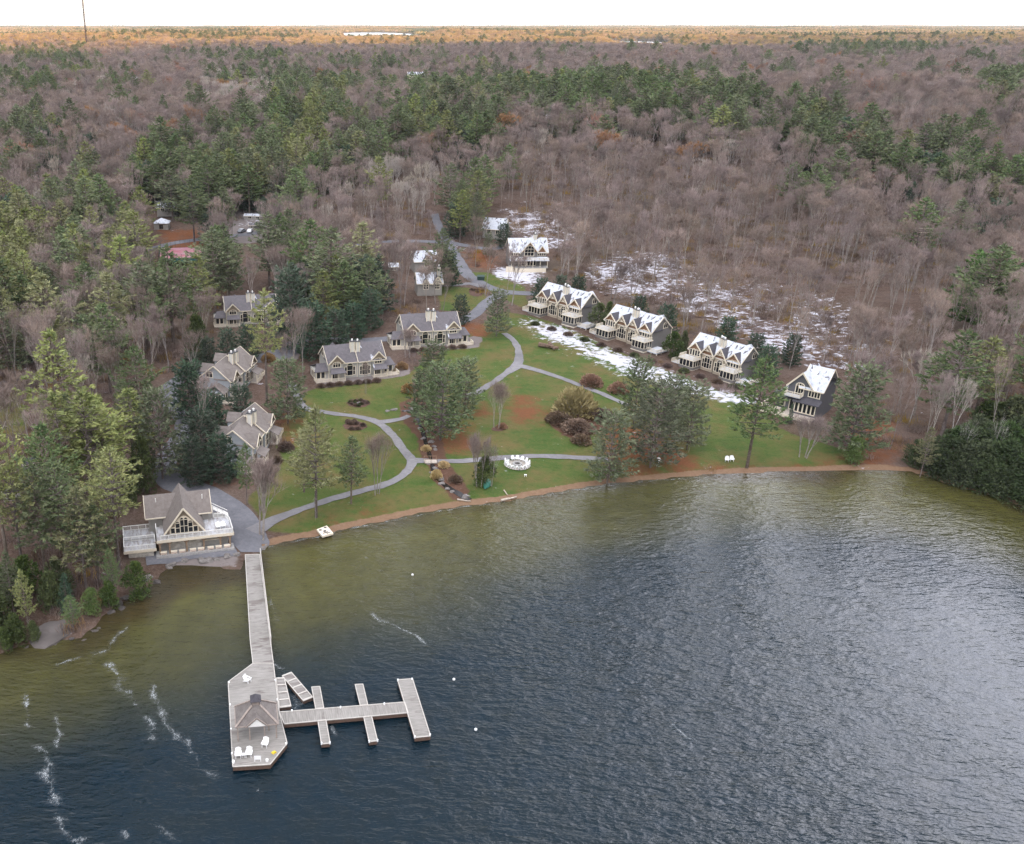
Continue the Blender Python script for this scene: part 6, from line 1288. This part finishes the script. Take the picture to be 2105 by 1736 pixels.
# ------------------------------------------------------------------ rocks, shrubs, yard and shore things
import bmesh
from mathutils import noise as mnoise
def rock_mesh(seed, mat):
    bm = bmesh.new(); bmesh.ops.create_icosphere(bm, subdivisions=3, radius=1.0)
    for v in bm.verts:
        n = mnoise.noise(v.co * 1.1 + Vector((seed * 7.3, 0, 0))) * 0.45 + mnoise.noise(v.co * 3 + Vector((0, seed, 0))) * 0.12; v.co *= 1 + n; v.co.z *= 0.7
        for ax in (Vector((1, .3, .2)).normalized(), Vector((-.4, .9, .3)).normalized(), Vector((.1, -.5, .85)).normalized()):
            d = v.co.dot(ax) - 0.72
            if d > 0: v.co -= ax * d * 0.8
    me = bpy.data.meshes.new('boulder'); bm.to_mesh(me); bm.free(); me.materials.append(mat); return me
M_ROCK = simple('grey_rock', (0.19, 0.175, 0.165), 0.9, 0.5, 1.3, col2=(0.085, 0.075, 0.07)); M_ROCKD = simple('wet_dark_rock', (0.085, 0.075, 0.07), 0.6, 0.5, 1.6, col2=(0.03, 0.025, 0.025)); M_ROCKS = simple('snow_dusted_rock', (0.5, 0.5, 0.54), 0.9, 0.5, 0.9, col2=(0.12, 0.10, 0.10))
M_ROCKB = simple('weathered_slab_rock', (0.13, 0.115, 0.11), 0.9, 0.4, 0.5, col2=(0.07, 0.06, 0.055))
RK = {k: [rock_mesh(i * 3 + s, m) for i in range(3)] for s, (k, m) in enumerate((('g', M_ROCK), ('d', M_ROCKD), ('s', M_ROCKS)))}
rrg = random.Random(17)
def rock(kind, loc, s, label, group=None):
    o = link('boulder', rrg.choice(RK[kind]), None, loc, rrg.uniform(0, 6.28)); o.scale = (s * rrg.uniform(.8, 1.5), s * rrg.uniform(.7, 1.1), s * rrg.uniform(.6, 1.0)); tag(o, label, 'boulder', group)
def along(pts, step, off, kind, s0, s1, label, group, zz=None, skip=0.0):
    P = [G(*p) if zz is None else Vector((*at(p[0], p[1], zz), zz)) for p in pts]
    for i in range(len(P) - 1):
        a, b = P[i], P[i + 1]; n = max(1, int((b - a).length / step)); nn = Vector((-(b - a).y, (b - a).x, 0)).normalized()
        for k in range(n):
            if rrg.random() < skip: continue
            q = a.lerp(b, (k + rrg.random()) / n) + nn * rrg.uniform(-off, off); z = float(gz(q.x, q.y)); rock(kind, (q.x, q.y, max(z, -.25)), rrg.uniform(s0, s1), label, group)
along([p for p in SHORE_PX if -20 < p[0] < 345], 1.5, 0.8, 'd', 0.35, 0.95, 'dark wet boulder along the left point shoreline', 'boulders along the left shore', 0.0)
along([(345, 1168), (350, 1160), (380, 1153), (420, 1150), (460, 1146), (496, 1139)], 1.5, 0.5, 'g', 0.5, 0.95, 'grey boulder edging the terrace below the boathouse', 'boulders edging the boathouse terrace')
along([(536, 1136), (541, 1126), (548, 1122)], 1.1, 0.3, 'g', 0.4, 0.7, 'grey boulder at the head of the dock', 'boulders at the dock head')
along([(822, 842), (850, 838), (868, 872), (888, 935)], 2.6, 1.6, 'g', 0.35, 0.8, 'grey boulder in the upper stony stream bed', 'boulders along the upper stream')
along([(892, 952), (896, 975), (912, 998), (940, 1014), (958, 1028)], 1.7, 1.3, 'g', 0.35, 0.9, 'grey boulder lining the stream mouth below the path', 'boulders at the stream mouth')
along([(1268, 733), (1340, 758), (1432, 786), (1470, 803), (1560, 825)], 3.0, 1.2, 's', 0.35, 0.8, 'snow-dusted boulder in the strip below the snowy duplexes', 'boulders below the snowy duplexes', None, 0.15)
along([(1220, 545), (1300, 560), (1400, 600), (1500, 660), (1620, 700), (1740, 740)], 6, 16, 's', 0.5, 1.4, 'snow-dusted boulder on the wooded slope', 'boulders on the snowy wooded slope', None, 0.2)
along([(1640, 720), (1800, 765)], 2.5, 5, 's', 0.6, 1.5, 'snow-dusted boulder near the navy house', 'boulders above the navy house')
along([(790, 845), (805, 842), (822, 846)], 1.4, 0.6, 'g', .4, .8, 'pale rock in the rockery beside the path', 'rockery stones by the path')
for px, py, lb in ((118, 795 + 20, 'lone round boulder in the left clearing'), (300, 1190, 'large pale boulder right under the side terrace')): rock('g', G(px, py), 1.0, lb)
o = link('rock_slab', rock_mesh(40, M_ROCKB), None, G(110, 1300, -0.5), R(20)); o.scale = (4.6, 3.6, 1.5); tag(o, 'broad bare grey rock slab sloping into the lake at left', 'rock slab')
M_LOG = simple('old_log', (0.17, 0.115, 0.085), 0.9, 0.45, 1.5); M_LOGP = simple('bleached_driftwood', (0.48, 0.41, 0.34), 0.85, 0.3, 2)
def log(a, b, r, mat, label, cat='log', group=None, name='fallen_log'):
    mb = MB(); d = b - a; n = 5; pr = a
    for k in range(n): q = a.lerp(b, (k + 1) / n) + Vector((0, 0, .05 * math.sin(k * 2))); mb.tube(pr - a, q - a, r * (1 - .1 * k), r * (1 - .1 * (k + 1)), 7, k in (0, n - 1)); pr = q
    if d.length > 3: m = d * .6; mb.tube(m, m + Vector((d.y, -d.x, .0)).normalized() * 1.4 + Vector((0, 0, .7)), r * .4, r * .2, 5)
    tag(mb.build(name, mat, None, a), label, cat, group)
def logpx(p, q, r, mat, label, group=None, name='fallen_log'): log(G(*p, r), G(*q, r), r, mat, label, 'log', group, name)
logpx((1108, 708), (1148, 716), .75, M_LOG, 'thick brown log with roots lying on the upper lawn'); logpx((1130, 706), (1140, 718), .6, M_LOG, 'short stump lying against the thick lawn log')
logpx((1030, 1029), (1062, 1022), .3, M_LOGP, 'bleached driftwood trunk on the beach near the green-covered boat', None, 'driftwood'); logpx((1036, 1008), (1044, 1019), .14, M_LOGP, 'pale plank leaning on the lawn above the driftwood', None, 'plank')
logpx((940, 1027), (968, 1031), .2, M_LOGP, 'thin driftwood pole across the stream mouth', None, 'driftwood')
for k in range(26):
    px, py = rrg.uniform(1200, 1800), 0; py = 540 + (px - 1200) * .36 + rrg.uniform(-20, 75); a = G(px, py, .25); t = rrg.uniform(-.6, .6); L_ = rrg.uniform(4, 11); b = a + Vector((math.cos(t), math.sin(t), 0)) * L_; b.z = float(gz(b.x, b.y)) + rrg.uniform(.2, .9)
    log(a, b, rrg.uniform(.12, .26), M_LOG, 'fallen trunk among snow patches on the wooded slope', 'log', 'fallen trunks on the snowy wooded slope')
# shrubs
M_SHO = tree_mat('orange_leaf_shrub', (0.22, 0.115, 0.055), (0.31, 0.17, 0.085), (0.38, 0.24, 0.13), tint=.1); M_SHR = tree_mat('dark_red_shrub', (0.12, 0.078, 0.06), (0.17, 0.115, 0.085), (0.23, 0.165, 0.125)); M_SHY = tree_mat('straw_twigs', (0.25, 0.195, 0.105), (0.33, 0.265, 0.15), (0.41, 0.335, 0.20), tint=.1)
M_SHG = tree_mat('low_green_shrub', (0.05, 0.07, 0.025), (0.085, 0.10, 0.035), (0.13, 0.13, 0.05)); M_GRS = tree_mat('tan_plume_grass', (0.42, 0.29, 0.15), (0.52, 0.38, 0.21), (0.6, 0.48, 0.3), tint=.08); M_SHGO = tree_mat('golden_brown_shrub', (0.22, 0.13, 0.03), (0.30, 0.18, 0.045), (0.36, 0.24, 0.07), tint=.1)
def dome(seed, n=1500, L=.42, w=.06, twiggy=True):
    rg = random.Random(seed); lv = Leaves(); tb = MB()
    for _ in range(n):
        d = rv(rg); d.z = abs(d.z); r = rg.random() ** .33; p = Vector((d.x * r, d.y * r, d.z * r * .95 + .03)) * (1 + .18 * mnoise.noise(d * 2.3 + Vector((seed, 0, 0)))); lv.blade(p, (d + rv(rg) * .45 + Vector((0, 0, .3))).normalized(), L * rg.uniform(.5, 1.1) * .5, w, rg)
    for _ in range(9): a = rg.uniform(0, 6.28); tb.tube((0, 0, -.1), (.5 * math.cos(a), .5 * math.sin(a), .6), .03, .012, 4, False)
    return tb, lv
SHD = [dome(i) for i in range(3)]; SHM = {}
def shrub(px, py, w, h, mat, label, group=None, name='shrub', cat='shrub', dz=0):
    k = rrg.randrange(3)
    if (k, mat.name) not in SHM: tb, lv = SHD[k]; SHM[(k, mat.name)] = (lv.mesh('foliage', [mat]), mesh_from('stem', tb.V, tb.F, [M_BARK]))
    a, b = SHM[(k, mat.name)]; r = empty(name, G(px, py, dz), rrg.uniform(0, 6.28)); r.scale = (w / 2, w / 2, h); link('foliage', a, r); link('stem', b, r); tag(r, label, cat, group)
shrub(1215, 792, 6.2, 2.9, M_SHO, 'larger round orange shrub beside the diagonal path'); shrub(1271, 806, 5.4, 2.6, M_SHO, 'smaller round orange shrub closer to the shore pines')
shrub(1182, 852, 11, 6.6, M_SHY, 'big straw-yellow willow dome on the lawn', None, 'willow_shrub'); shrub(1238, 862, 6, 2.6, M_SHR, 'dark red shrub right of the yellow willow dome'); shrub(1150, 868, 7, 2.4, M_SHR, 'dark red shrub left of the yellow willow dome'); shrub(1188, 885, 8, 2.6, M_SHR, 'dark red shrub in front of the yellow willow dome'); shrub(1195, 910, 5, 1.8, M_SHR, 'low red-brown shrub below the willow bed')
shrub(1032, 880, 2.6, 1.2, M_SHO, 'small rust shrub at the foot of the slender lawn tree'); shrub(842, 806, 4.6, 2.3, M_SHGO, 'golden brown shrub by the rockery'); shrub(826, 758, 3.6, 1.8, M_SHGO, 'golden shrub off the right end of the front grey duplex'); shrub(808, 764, 1.8, 1, M_SHY, 'small yellow shrub at the right deck of the front grey duplex'); shrub(552, 742, 4.2, 2.2, M_SHGO, 'brown-gold shrub right of the upper brown-roofed duplex')
shrub(897, 984, 2.5, 2.1, M_GRS, 'round tuft of tan plume grass beside the stream mouth', None, 'plume_grass', 'ornamental grass'); shrub(936, 990, 3.2, 1.5, M_SHR, 'dark red shrub on the far side of the stream mouth'); shrub(912, 960, 2.6, 1.3, M_GRS, 'pale straw grass clump just below the footbridge', None, 'plume_grass', 'ornamental grass'); shrub(876, 926, 2.4, 1.2, M_GRS, 'pale straw grass clump above the footbridge', None, 'plume_grass', 'ornamental grass')
shrub(588, 925, 4.0, 1.9, M_SHR, 'round dark red shrub in front of the lower brown-roofed duplex'); shrub(570, 950, 2.6, 1.4, M_SHR, 'small dark red shrub at the corner of the lower brown-roofed duplex')
for k in range(7): shrub(660 + k * 19, 796 - k * 1.8, 2.6, 1.0, M_SHR, 'low dark red foundation shrub in front of the front grey duplex', 'shrubs before the front grey duplex')
for k in range(6): shrub(850 + k * 20, 723 - k * 1.6, 2.8, 1.0, M_SHR, 'low dark red foundation shrub in front of the rear grey duplex', 'shrubs before the rear grey duplex')
for k in range(14): shrub(1100 + k * 34, 668 + k * 10.8, 3.0, 1.1, M_SHR if k % 3 else M_SHG, 'low brown shrub in the bed below the snowy duplexes', 'shrubs before the snowy duplexes')
for k in range(16): a = 6.283 * k / 16; shrub(737 + 20 * math.cos(a) * rrg.uniform(.3, 1), 829 + 7 * math.sin(a) * rrg.uniform(.3, 1), 1.3, .6, M_SHR if k % 2 else M_SHG, 'low plant in the oval flower bed on the front lawn', 'plants in the oval flower bed')
for k in range(9): shrub(rrg.uniform(712, 748), rrg.uniform(868, 884), 1.6, .8, M_SHR, 'low dark red plant in the kidney-shaped bed below the path', 'plants in the kidney-shaped bed')
for k in range(6): shrub(rrg.uniform(968, 992), rrg.uniform(596, 607), 1.8, .7, M_SHR, 'low brown plant in the round bed by the road fork', 'plants in the round bed by the road fork')
def bed(px, py, rx, ry):
    P = [(px + rx * math.cos(6.283 * k / 26) * (1 + .08 * math.sin(k * 2)), py + ry * math.sin(6.283 * k / 26) * (1 + .08 * math.cos(k * 3))) for k in range(26)]; V = [G(a, b, .06) for a, b in P]; me = mesh_from('planting_soil', V, [tuple(range(26))[::-1]], M_SOIL); tag(link('bed_soil', me), kind='structure')
M_SOIL = simple('bark_mulch', (0.10, 0.055, 0.04), .95, .5, 1.5); bed(737, 829, 24, 9); bed(730, 876, 25, 9); bed(980, 601, 16, 9); bed(1024, 882, 14, 5)
rock('g', G(737, 829, .2), .5, 'grey stone in the middle of the oval flower bed')
# undergrowth
def brush():
    out = []
    for s, m in ((1, M_TWIG), (2, M_SHGO), (3, M_SHR)):
        rg = random.Random(s); lv = Leaves()
        for _ in range(90): p = Vector((rg.gauss(0, .8), rg.gauss(0, .8), 0)); lv.blade(p, Vector((rg.uniform(-.5, .5), rg.uniform(-.5, .5), 1)).normalized(), rg.uniform(.5, 1.9), .035 if s < 3 else .05, rg)
        out.append(lv.mesh('brush', [m]))
    return out
R_ = np.random.RandomState(21); X = R_.uniform(-260, 560, 42000); Y = R_.uniform(70, 720, 42000); Z = gz(X, Y); px, py, dd_ = proj(X, Y, Z)
k = (sdist(X, Y) > 1.5) & ~inp(px, py, NOTREE) & (px > -60) & (px < 2200); dens = swell(X, Y, 22, 3); k &= (dens > -0.35)
k &= ~((px > 300) & (px < 560) & (py > 960))
for a, b in ROADSEG:
    ex, ey = b.x - a.x, b.y - a.y; t = np.clip(((X - a.x) * ex + (Y - a.y) * ey) / (ex * ex + ey * ey), 0, 1); k &= ((X - a.x - t * ex) ** 2 + (Y - a.y - t * ey) ** 2) > 3.4 ** 2
X, Y, Z = X[k], Y[k], Z[k]; me = bpy.data.meshes.new('undergrowth'); me.vertices.add(len(X)); me.vertices.foreach_set('co', np.stack([X, Y, Z], 1).astype(np.float32).ravel())
a = me.attributes.new('variant', 'INT', 'POINT'); a.data.foreach_set('value', R_.choice([0, 0, 0, 1, 2], len(X)).astype(np.int32)); s = R_.uniform(.6, 1.5, len(X))
a = me.attributes.new('size', 'FLOAT_VECTOR', 'POINT'); a.data.foreach_set('vector', np.stack([s, s, s], 1).astype(np.float32).ravel()); a = me.attributes.new('turn', 'FLOAT_VECTOR', 'POINT'); a.data.foreach_set('vector', np.stack([s * 0, s * 0, R_.uniform(0, 6.28, len(X))], 1).astype(np.float32).ravel())
o = link('undergrowth', me); gn_scatter(o, brush()); tag(o, 'thin brown brush and saplings on the forest floor', kind='stuff')
# swim raft pulled up on the beach
r = empty('swim_raft', (*at(668, 1093, .6), .35), 0); P = [Vector((*at(*p, .6), 0)) - Vector((r.location.x, r.location.y, 0)) for p in ((651, 1089.8), (672, 1082), (685.3, 1097.6), (662.8, 1103.8))]
q = MB(); q.prism([(p.x, p.y, 0) for p in P], (0, 0, .4)); q.build('raft_deck', M_TRIM, r); c = sum(P, Vector()) / 4
for dx, dy in ((-.35, .35), (.3, .45), (.0, 0.0)):
    q = MB(); u = (P[1] - P[0]) * dx * .8 + (P[0] - P[3]) * dy * .8 + c; q.box(u.x - .25, u.y - .22, .4, u.x + .25, u.y + .22, .46); q.build('dark_mat', M_CAP, r)
q = MB(); u = c + (P[2] - P[1]) * .25
for a in range(5): q.beam((u.x, u.y, .55), (u.x + .8 * math.cos(a * 1.25), u.y + .6 * math.sin(a * 1.25), .44), .07, .07)
q.build('mooring_gear', M_CAP, r); tag(r, 'cream square swim raft pulled up on the beach', 'swim raft')
# boat under green cover, green bin
M_TARP = simple('green_tarp', (0.035, 0.17, 0.125), .6, .35); q = MB(); secs = [(-2.2, .05, .1), (-1.4, .55, .65), (-.3, .85, .95), (.9, .8, .9), (1.7, .5, .6), (2.1, .05, .3)]
for i in range(len(secs) - 1):
    for k in range(10):
        def pt(s, t): return (s[0], s[1] * math.cos(t), .15 + s[2] * max(-.12, math.sin(t)))
        t0, t1 = math.pi * k / 10, math.pi * (k + 1) / 10; q.quad(pt(secs[i], t0), pt(secs[i + 1], t0), pt(secs[i + 1], t1), pt(secs[i], t1))
o = q.build('covered_boat', M_TARP, None, G(1001, 998, .05), R(70), True); tag(o, 'small boat under a green cover beneath the bare trees by the beach', 'boat')
M_BIN = simple('dark_green_bin', (0.03, 0.06, 0.05), .5, .2); r = empty('waste_bin', G(988, 576)); q = MB(); q.prism([(-1.2, -.7, 0), (1.2, -.7, 0), (1.3, -.8, 1.3), (-1.3, -.8, 1.3)], (0, 1.5, 0)); q.build('bin_body', M_BIN, r); q = MB(); q.prism([(-1.35, -.85, 1.3), (1.35, -.85, 1.3), (1.35, .75, 1.65), (-1.35, .75, 1.65)], (0, 0, .1)); q.build('lid', M_BIN, r); tag(r, 'dark green waste bin on the verge of the road', 'waste bin')

# footbridge over the stream
a, b = G(872, 949, .25), G(898, 949, .25); r = empty('footbridge', a, math.atan2(b.y - a.y, b.x - a.x)); L_ = (b - a).length; q = MB(); q.box(0, -.9, -.1, L_, .9, .06); q.build('bridge_deck', M_DECK, r); q = MB()
for y in (-.9, .9): q.beam((0, y, .9), (L_, y, .9), .08, .08); [q.box(x - .05, y - .05, 0, x + .05, y + .05, .9) for x in (0.05, L_ / 2, L_ - .05)]
q.build('handrail', M_POST, r); tag(r, 'short timber footbridge carrying the path over the stream', 'footbridge')
# stream
ribbon('stream_water', [(826, 846), (852, 848), (866, 880), (880, 925), (888, 950), (896, 975), (914, 998), (940, 1014), (962, 1030)], [.6, .8, .9, .9, 1, 1.1, 1.3, 1.4, 2.0], simple('dark_stream_water', (0.018, 0.014, 0.012), .12, .2, spec=.5), 0.12)
# tennis court
def flat(name, pts, mat, dz):
    z = max(G(*p).z for p in pts) + dz; V = [(*at(*p, z), z) for p in pts]; me = mesh_from(name, V, [tuple(range(len(V)))], mat); tag(link(name, me), kind='structure'); return V
M_RED = simple('faded_red_court', (0.28, 0.075, 0.09), .8, .2, .3, col2=(0.36, 0.22, 0.26)); M_TEAL = simple('teal_court', (0.03, 0.12, 0.12), .8, .2); crt = flat('court_surface', [(327, 541), (420, 537), (411, 508), (330, 511)], M_RED, .25); V = flat('court_paint', [(336, 538), (412, 534), (405, 521), (338, 524)], M_TEAL, .27)
r = empty('court_fence', crt[0]); q = MB(); P = [Vector(p) - Vector(crt[0]) for p in crt]
for i in range(4):
    a, b = P[i], P[(i + 1) % 4]; n = 8
    for k in range(n + 1): u = a.lerp(b, k / n); q.tube(u, u + Vector((0, 0, 3)), .05, .05, 5)
    q.beam(a + Vector((0, 0, 3)), b + Vector((0, 0, 3)), .06, .06)
q.build('fence_post', M_BIN, r); q = MB(); a, b = P[0], P[1]; q.prism([a, b, b + Vector((0, 0, 1.6)), a + Vector((0, 0, 1.6))], (0, .04, 0)); q.build('windscreen', M_TEAL, r); tag(r, 'dark green fence round the red tennis court among the pines', 'fence')
# vehicles in the yard
def car_proto(bm_, name, label, loc, rz, group):
    r = empty(name, loc, rz); b = MB(); prof = [(-2.2, .35), (-2.25, .75), (-1.5, .95), (-.9, 1.42), (.75, 1.45), (1.5, 1.0), (2.2, .9), (2.25, .35)]; b.prism([(x, -.86, z) for x, z in prof], (0, 1.72, 0)); b.build('body', bm_, r)
    g = MB(); g.prism([(-1.35, -.88, .98), (-.85, -.88, 1.34), (.7, -.88, 1.36), (1.3, -.88, 1.0)], (0, 1.76, 0)); g.build('window', M_GLASS, r); s_ = MB(); s_.box(-.85, -.8, 1.44, .7, .8, 1.5); s_.build('roof_snow', M_SNOWM, r)
    for x in (-1.4, 1.4):
        for y in (-.8, .8): w = MB(); w.tube((x, y - .11, .34), (x, y + .11, .34), .34, .34, 12); w.build('wheel', M_CAP, r)
    return tag(r, label, 'car', group)
M_CARW = simple('white_car_paint', (.75, .76, .78), .35, .05); M_CARG = simple('grey_car_paint', (.22, .23, .25), .35, .05)
car_proto(M_CARW, 'parked_car', 'white car parked behind the hip-roofed shed', G(336, 445, .05), R(8), None); car_proto(M_CARG, 'parked_car', 'snow-topped grey car standing alone in the upper yard', G(437, 412, .05), R(10), None)
car_proto(M_CARW, 'parked_car', 'white van-like car at the right of the lower yard', G(514, 478, .05), R(80), None); car_proto(M_CARG, 'parked_car', 'snow-covered car at the left of the lower yard', G(497, 478, .05), R(60), None)

# mast and poles
def mast():
    g = G(180, 112); z1 = None; lo, hi = 20, 400
    for _ in range(30):
        m = (lo + hi) / 2
        if proj(g.x, g.y, g.z + m)[1] > -60: lo = m
        else: hi = m
    r = empty('radio_mast', g); H = lo; q = MB(); n = 16
    for k in range(n):
        z0, z1 = H * k / n, H * (k + 1) / n
        for a in range(3): t = a * 2.094; x, y = .8 * math.cos(t), .8 * math.sin(t); q.tube((x * 1.3, y * 1.3, z0), (x * 1.3, y * 1.3, z1), .5, .5, 5, False); t2 = t + 2.094; q.beam((x, y, z0), (.8 * math.cos(t2), .8 * math.sin(t2), z1), .2, .2)
    q.build('lattice', simple('rusty_mast_steel', (0.06, 0.04, 0.04), .7, .3), r); q = MB(); q.tube((0, 0, H * .78), (0, 0, H * .8), 1.6, 1.6, 8); q.tube((0, 0, H * .5), (0, 0, H * .51), 1.4, 1.4, 8); q.build('antenna', M_CAP, r); tag(r, 'tall thin radio mast rising above the horizon at left', 'radio mast')
mast()
r = empty('utility_pole', G(1884, 560)); q = MB(); q.tube((0, 0, 0), (0, 0, 16), .22, .15, 8); q.build('pole', M_BARKP, r)
for k in range(3): q = MB(); q.box(-3 + .5 * k, -.12, 15.6 - k * 1.5, 3 - .5 * k, .12, 15.85 - k * 1.5); q.build('crossarm', M_TRIM, r)
tag(r, 'pale utility pole with three crossarms standing in the right hillside wood', 'utility pole')
def tower():
    x, y = at(1706, 60, 45); z = float(gz(x, y)); r = empty('water_tower', (x, y, z)); s = 2.2
    q = MB(); q.tube((0, 0, 0), (0, 0, 34), 3, 3, 10); q.build('tower_stem', M_WHITE, r); q = MB()
    for k in range(6): a, b = math.pi * k / 6, math.pi * (k + 1) / 6; q.tube((0, 0, 42 - 10 * math.cos(a)), (0, 0, 42 - 10 * math.cos(b)), max(.1, 14 * math.sin(a)), max(.1, 14 * math.sin(b)), 14, False)
    q.build('tank', M_WHITE, r); tag(r, 'tiny white water tower on the far horizon', 'water tower')
tower()
# foam
def foam_mat():
    m, nt, N, L, b = new_mat('lake_foam'); p = n_geo(nt); b.inputs['Base Color'].default_value = (.62, .66, .68, 1); b.inputs['Roughness'].default_value = .8
    a = n_noise(nt, 3.2, 7, .85, n_scale(nt, p, (1.0, .55, 1))); c = n_noise(nt, .35, 3, .6, p); s = n_math(nt, 'ADD', n_math(nt, 'MULTIPLY', a, .65), n_math(nt, 'MULTIPLY', c, .45)); e = n_attr(nt, 'edge'); s = n_math(nt, 'SUBTRACT', s, n_math(nt, 'MULTIPLY', e, .16))
    L.new(n_map(nt, s, .48, .72, 0, .45, True), b.inputs['Alpha']); return m
FM = foam_mat(); FV = []; FF = []; FE = []
def foam(pts, w):
    P = [Vector((*at(*p), 0)) for p in pts]; Q = []
    for i in range(len(P) - 1):
        n = max(2, int((P[i + 1] - P[i]).length / 1.0))
        for k in range(n): t = k / n; q = P[i].lerp(P[i + 1], t); Q.append(q + Vector((mnoise.noise(q * .4) * 1.2, mnoise.noise(q * .4 + Vector((9, 0, 0))) * .8, 0)))
    Q.append(P[-1]); b0 = len(FV); N_ = len(Q)
    for i, q in enumerate(Q):
        d = Q[min(i + 1, N_ - 1)] - Q[max(i - 1, 0)]; n = Vector((-d.y, d.x, 0)).normalized(); ww = 1.5 * w * (0.5 + .9 * abs(mnoise.noise(q * .25 + Vector((0, 5, 0))))) ; tap = min(1, i / 3, (N_ - 1 - i) / 3)
        for u in (-1, 0, 1): FV.append(tuple(q + n * u * ww) [:2] + (.035,)); FE.append(abs(u) if tap > .3 else 1)
    for i in range(N_ - 1):
        for u in (0, 1): FF.append((b0 + i * 3 + u, b0 + i * 3 + u + 1, b0 + i * 3 + 4 + u, b0 + i * 3 + 3 + u))
for pts, w in (([(231, 1358), (238, 1385), (247, 1408), (262, 1425), (275, 1439), (281, 1461)], 1.3), ([(297, 1467), (305, 1490), (312, 1508), (313, 1530)], 1.1), ([(318, 1400), (322, 1440), (334, 1470), (352, 1500), (366, 1530)], 1.2), ([(384, 1511), (395, 1545), (412, 1574), (437, 1592), (466, 1608)], 1.0),
  ([(81, 1527), (92, 1545), (103, 1570), (100, 1602), (104, 1630), (109, 1655), (118, 1680), (125, 1700), (134, 1740)], 1.3), ([(109, 1458), (117, 1480), (122, 1499), (112, 1525), (109, 1542)], .9), ([(268, 1280), (248, 1300), (225, 1324), (205, 1345), (175, 1372)], .9), ([(200, 1339), (160, 1356), (106, 1367)], .8),
  ([(47, 1420), (52, 1440), (56, 1470), (60, 1500)], .9), ([(334, 1690), (344, 1710), (362, 1740)], 1.2), ([(256, 1700), (268, 1740)], 1.1), ([(150, 1710), (170, 1740)], 1.1), ([(559, 1358), (575, 1370), (594, 1380)], .8), ([(559, 1225), (562, 1250), (566, 1285)], .9), ([(596, 1462), (606, 1450), (620, 1448), (604, 1438), (600, 1425)], 1.7),
  ([(760, 1258), (782, 1277), (817, 1287), (863, 1312), (880, 1330)], .8), ([(748, 1140), (752, 1150)], .6), ([(676, 1488), (688, 1500), (694, 1520)], .9), ([(668, 1450), (690, 1448), (700, 1446)], .8), ([(528, 1620), (545, 1632)], .8), ([(1090, 1230), (1120, 1240)], .4), ([(1380, 1480), (1400, 1500), (1430, 1530)], .6), ([(1495, 1340), (1520, 1360)], .5)): foam(pts, w)
foam([(541, 1128), (582, 1118), (645, 1107), (707, 1091), (770, 1079), (863, 1059), (957, 1043), (1049, 1033)], .5); foam([(1112, 1021), (1205, 1005), (1268, 996), (1362, 988), (1424, 982)], .4)
me = mesh_from('foam', FV, FF, FM); add_attr(me, 'edge', FE); tag(link('foam', me), 'thin broken streaks of white foam drifting on the lake', kind='stuff')
# ------------------------------------------------------------------ haze
def haze():
    mb = MB(); mb.box(-15000, -4500, -12, 17000, 27000, 420); m = bpy.data.materials.new('haze'); m.use_nodes = True; nt = m.node_tree; nt.nodes.clear(); o = nt.nodes.new('ShaderNodeOutputMaterial'); v = nt.nodes.new('ShaderNodeVolumePrincipled')
    v.inputs['Color'].default_value = (0.86, 0.92, 1.0, 1); v.inputs['Density'].default_value = HAZE_D; v.inputs['Anisotropy'].default_value = 0.0; nt.links.new(v.outputs[0], o.inputs['Volume'])
    ob = mb.build('haze', m); tag(ob, kind='stuff')
HAZE_D = 3.0e-5
haze()
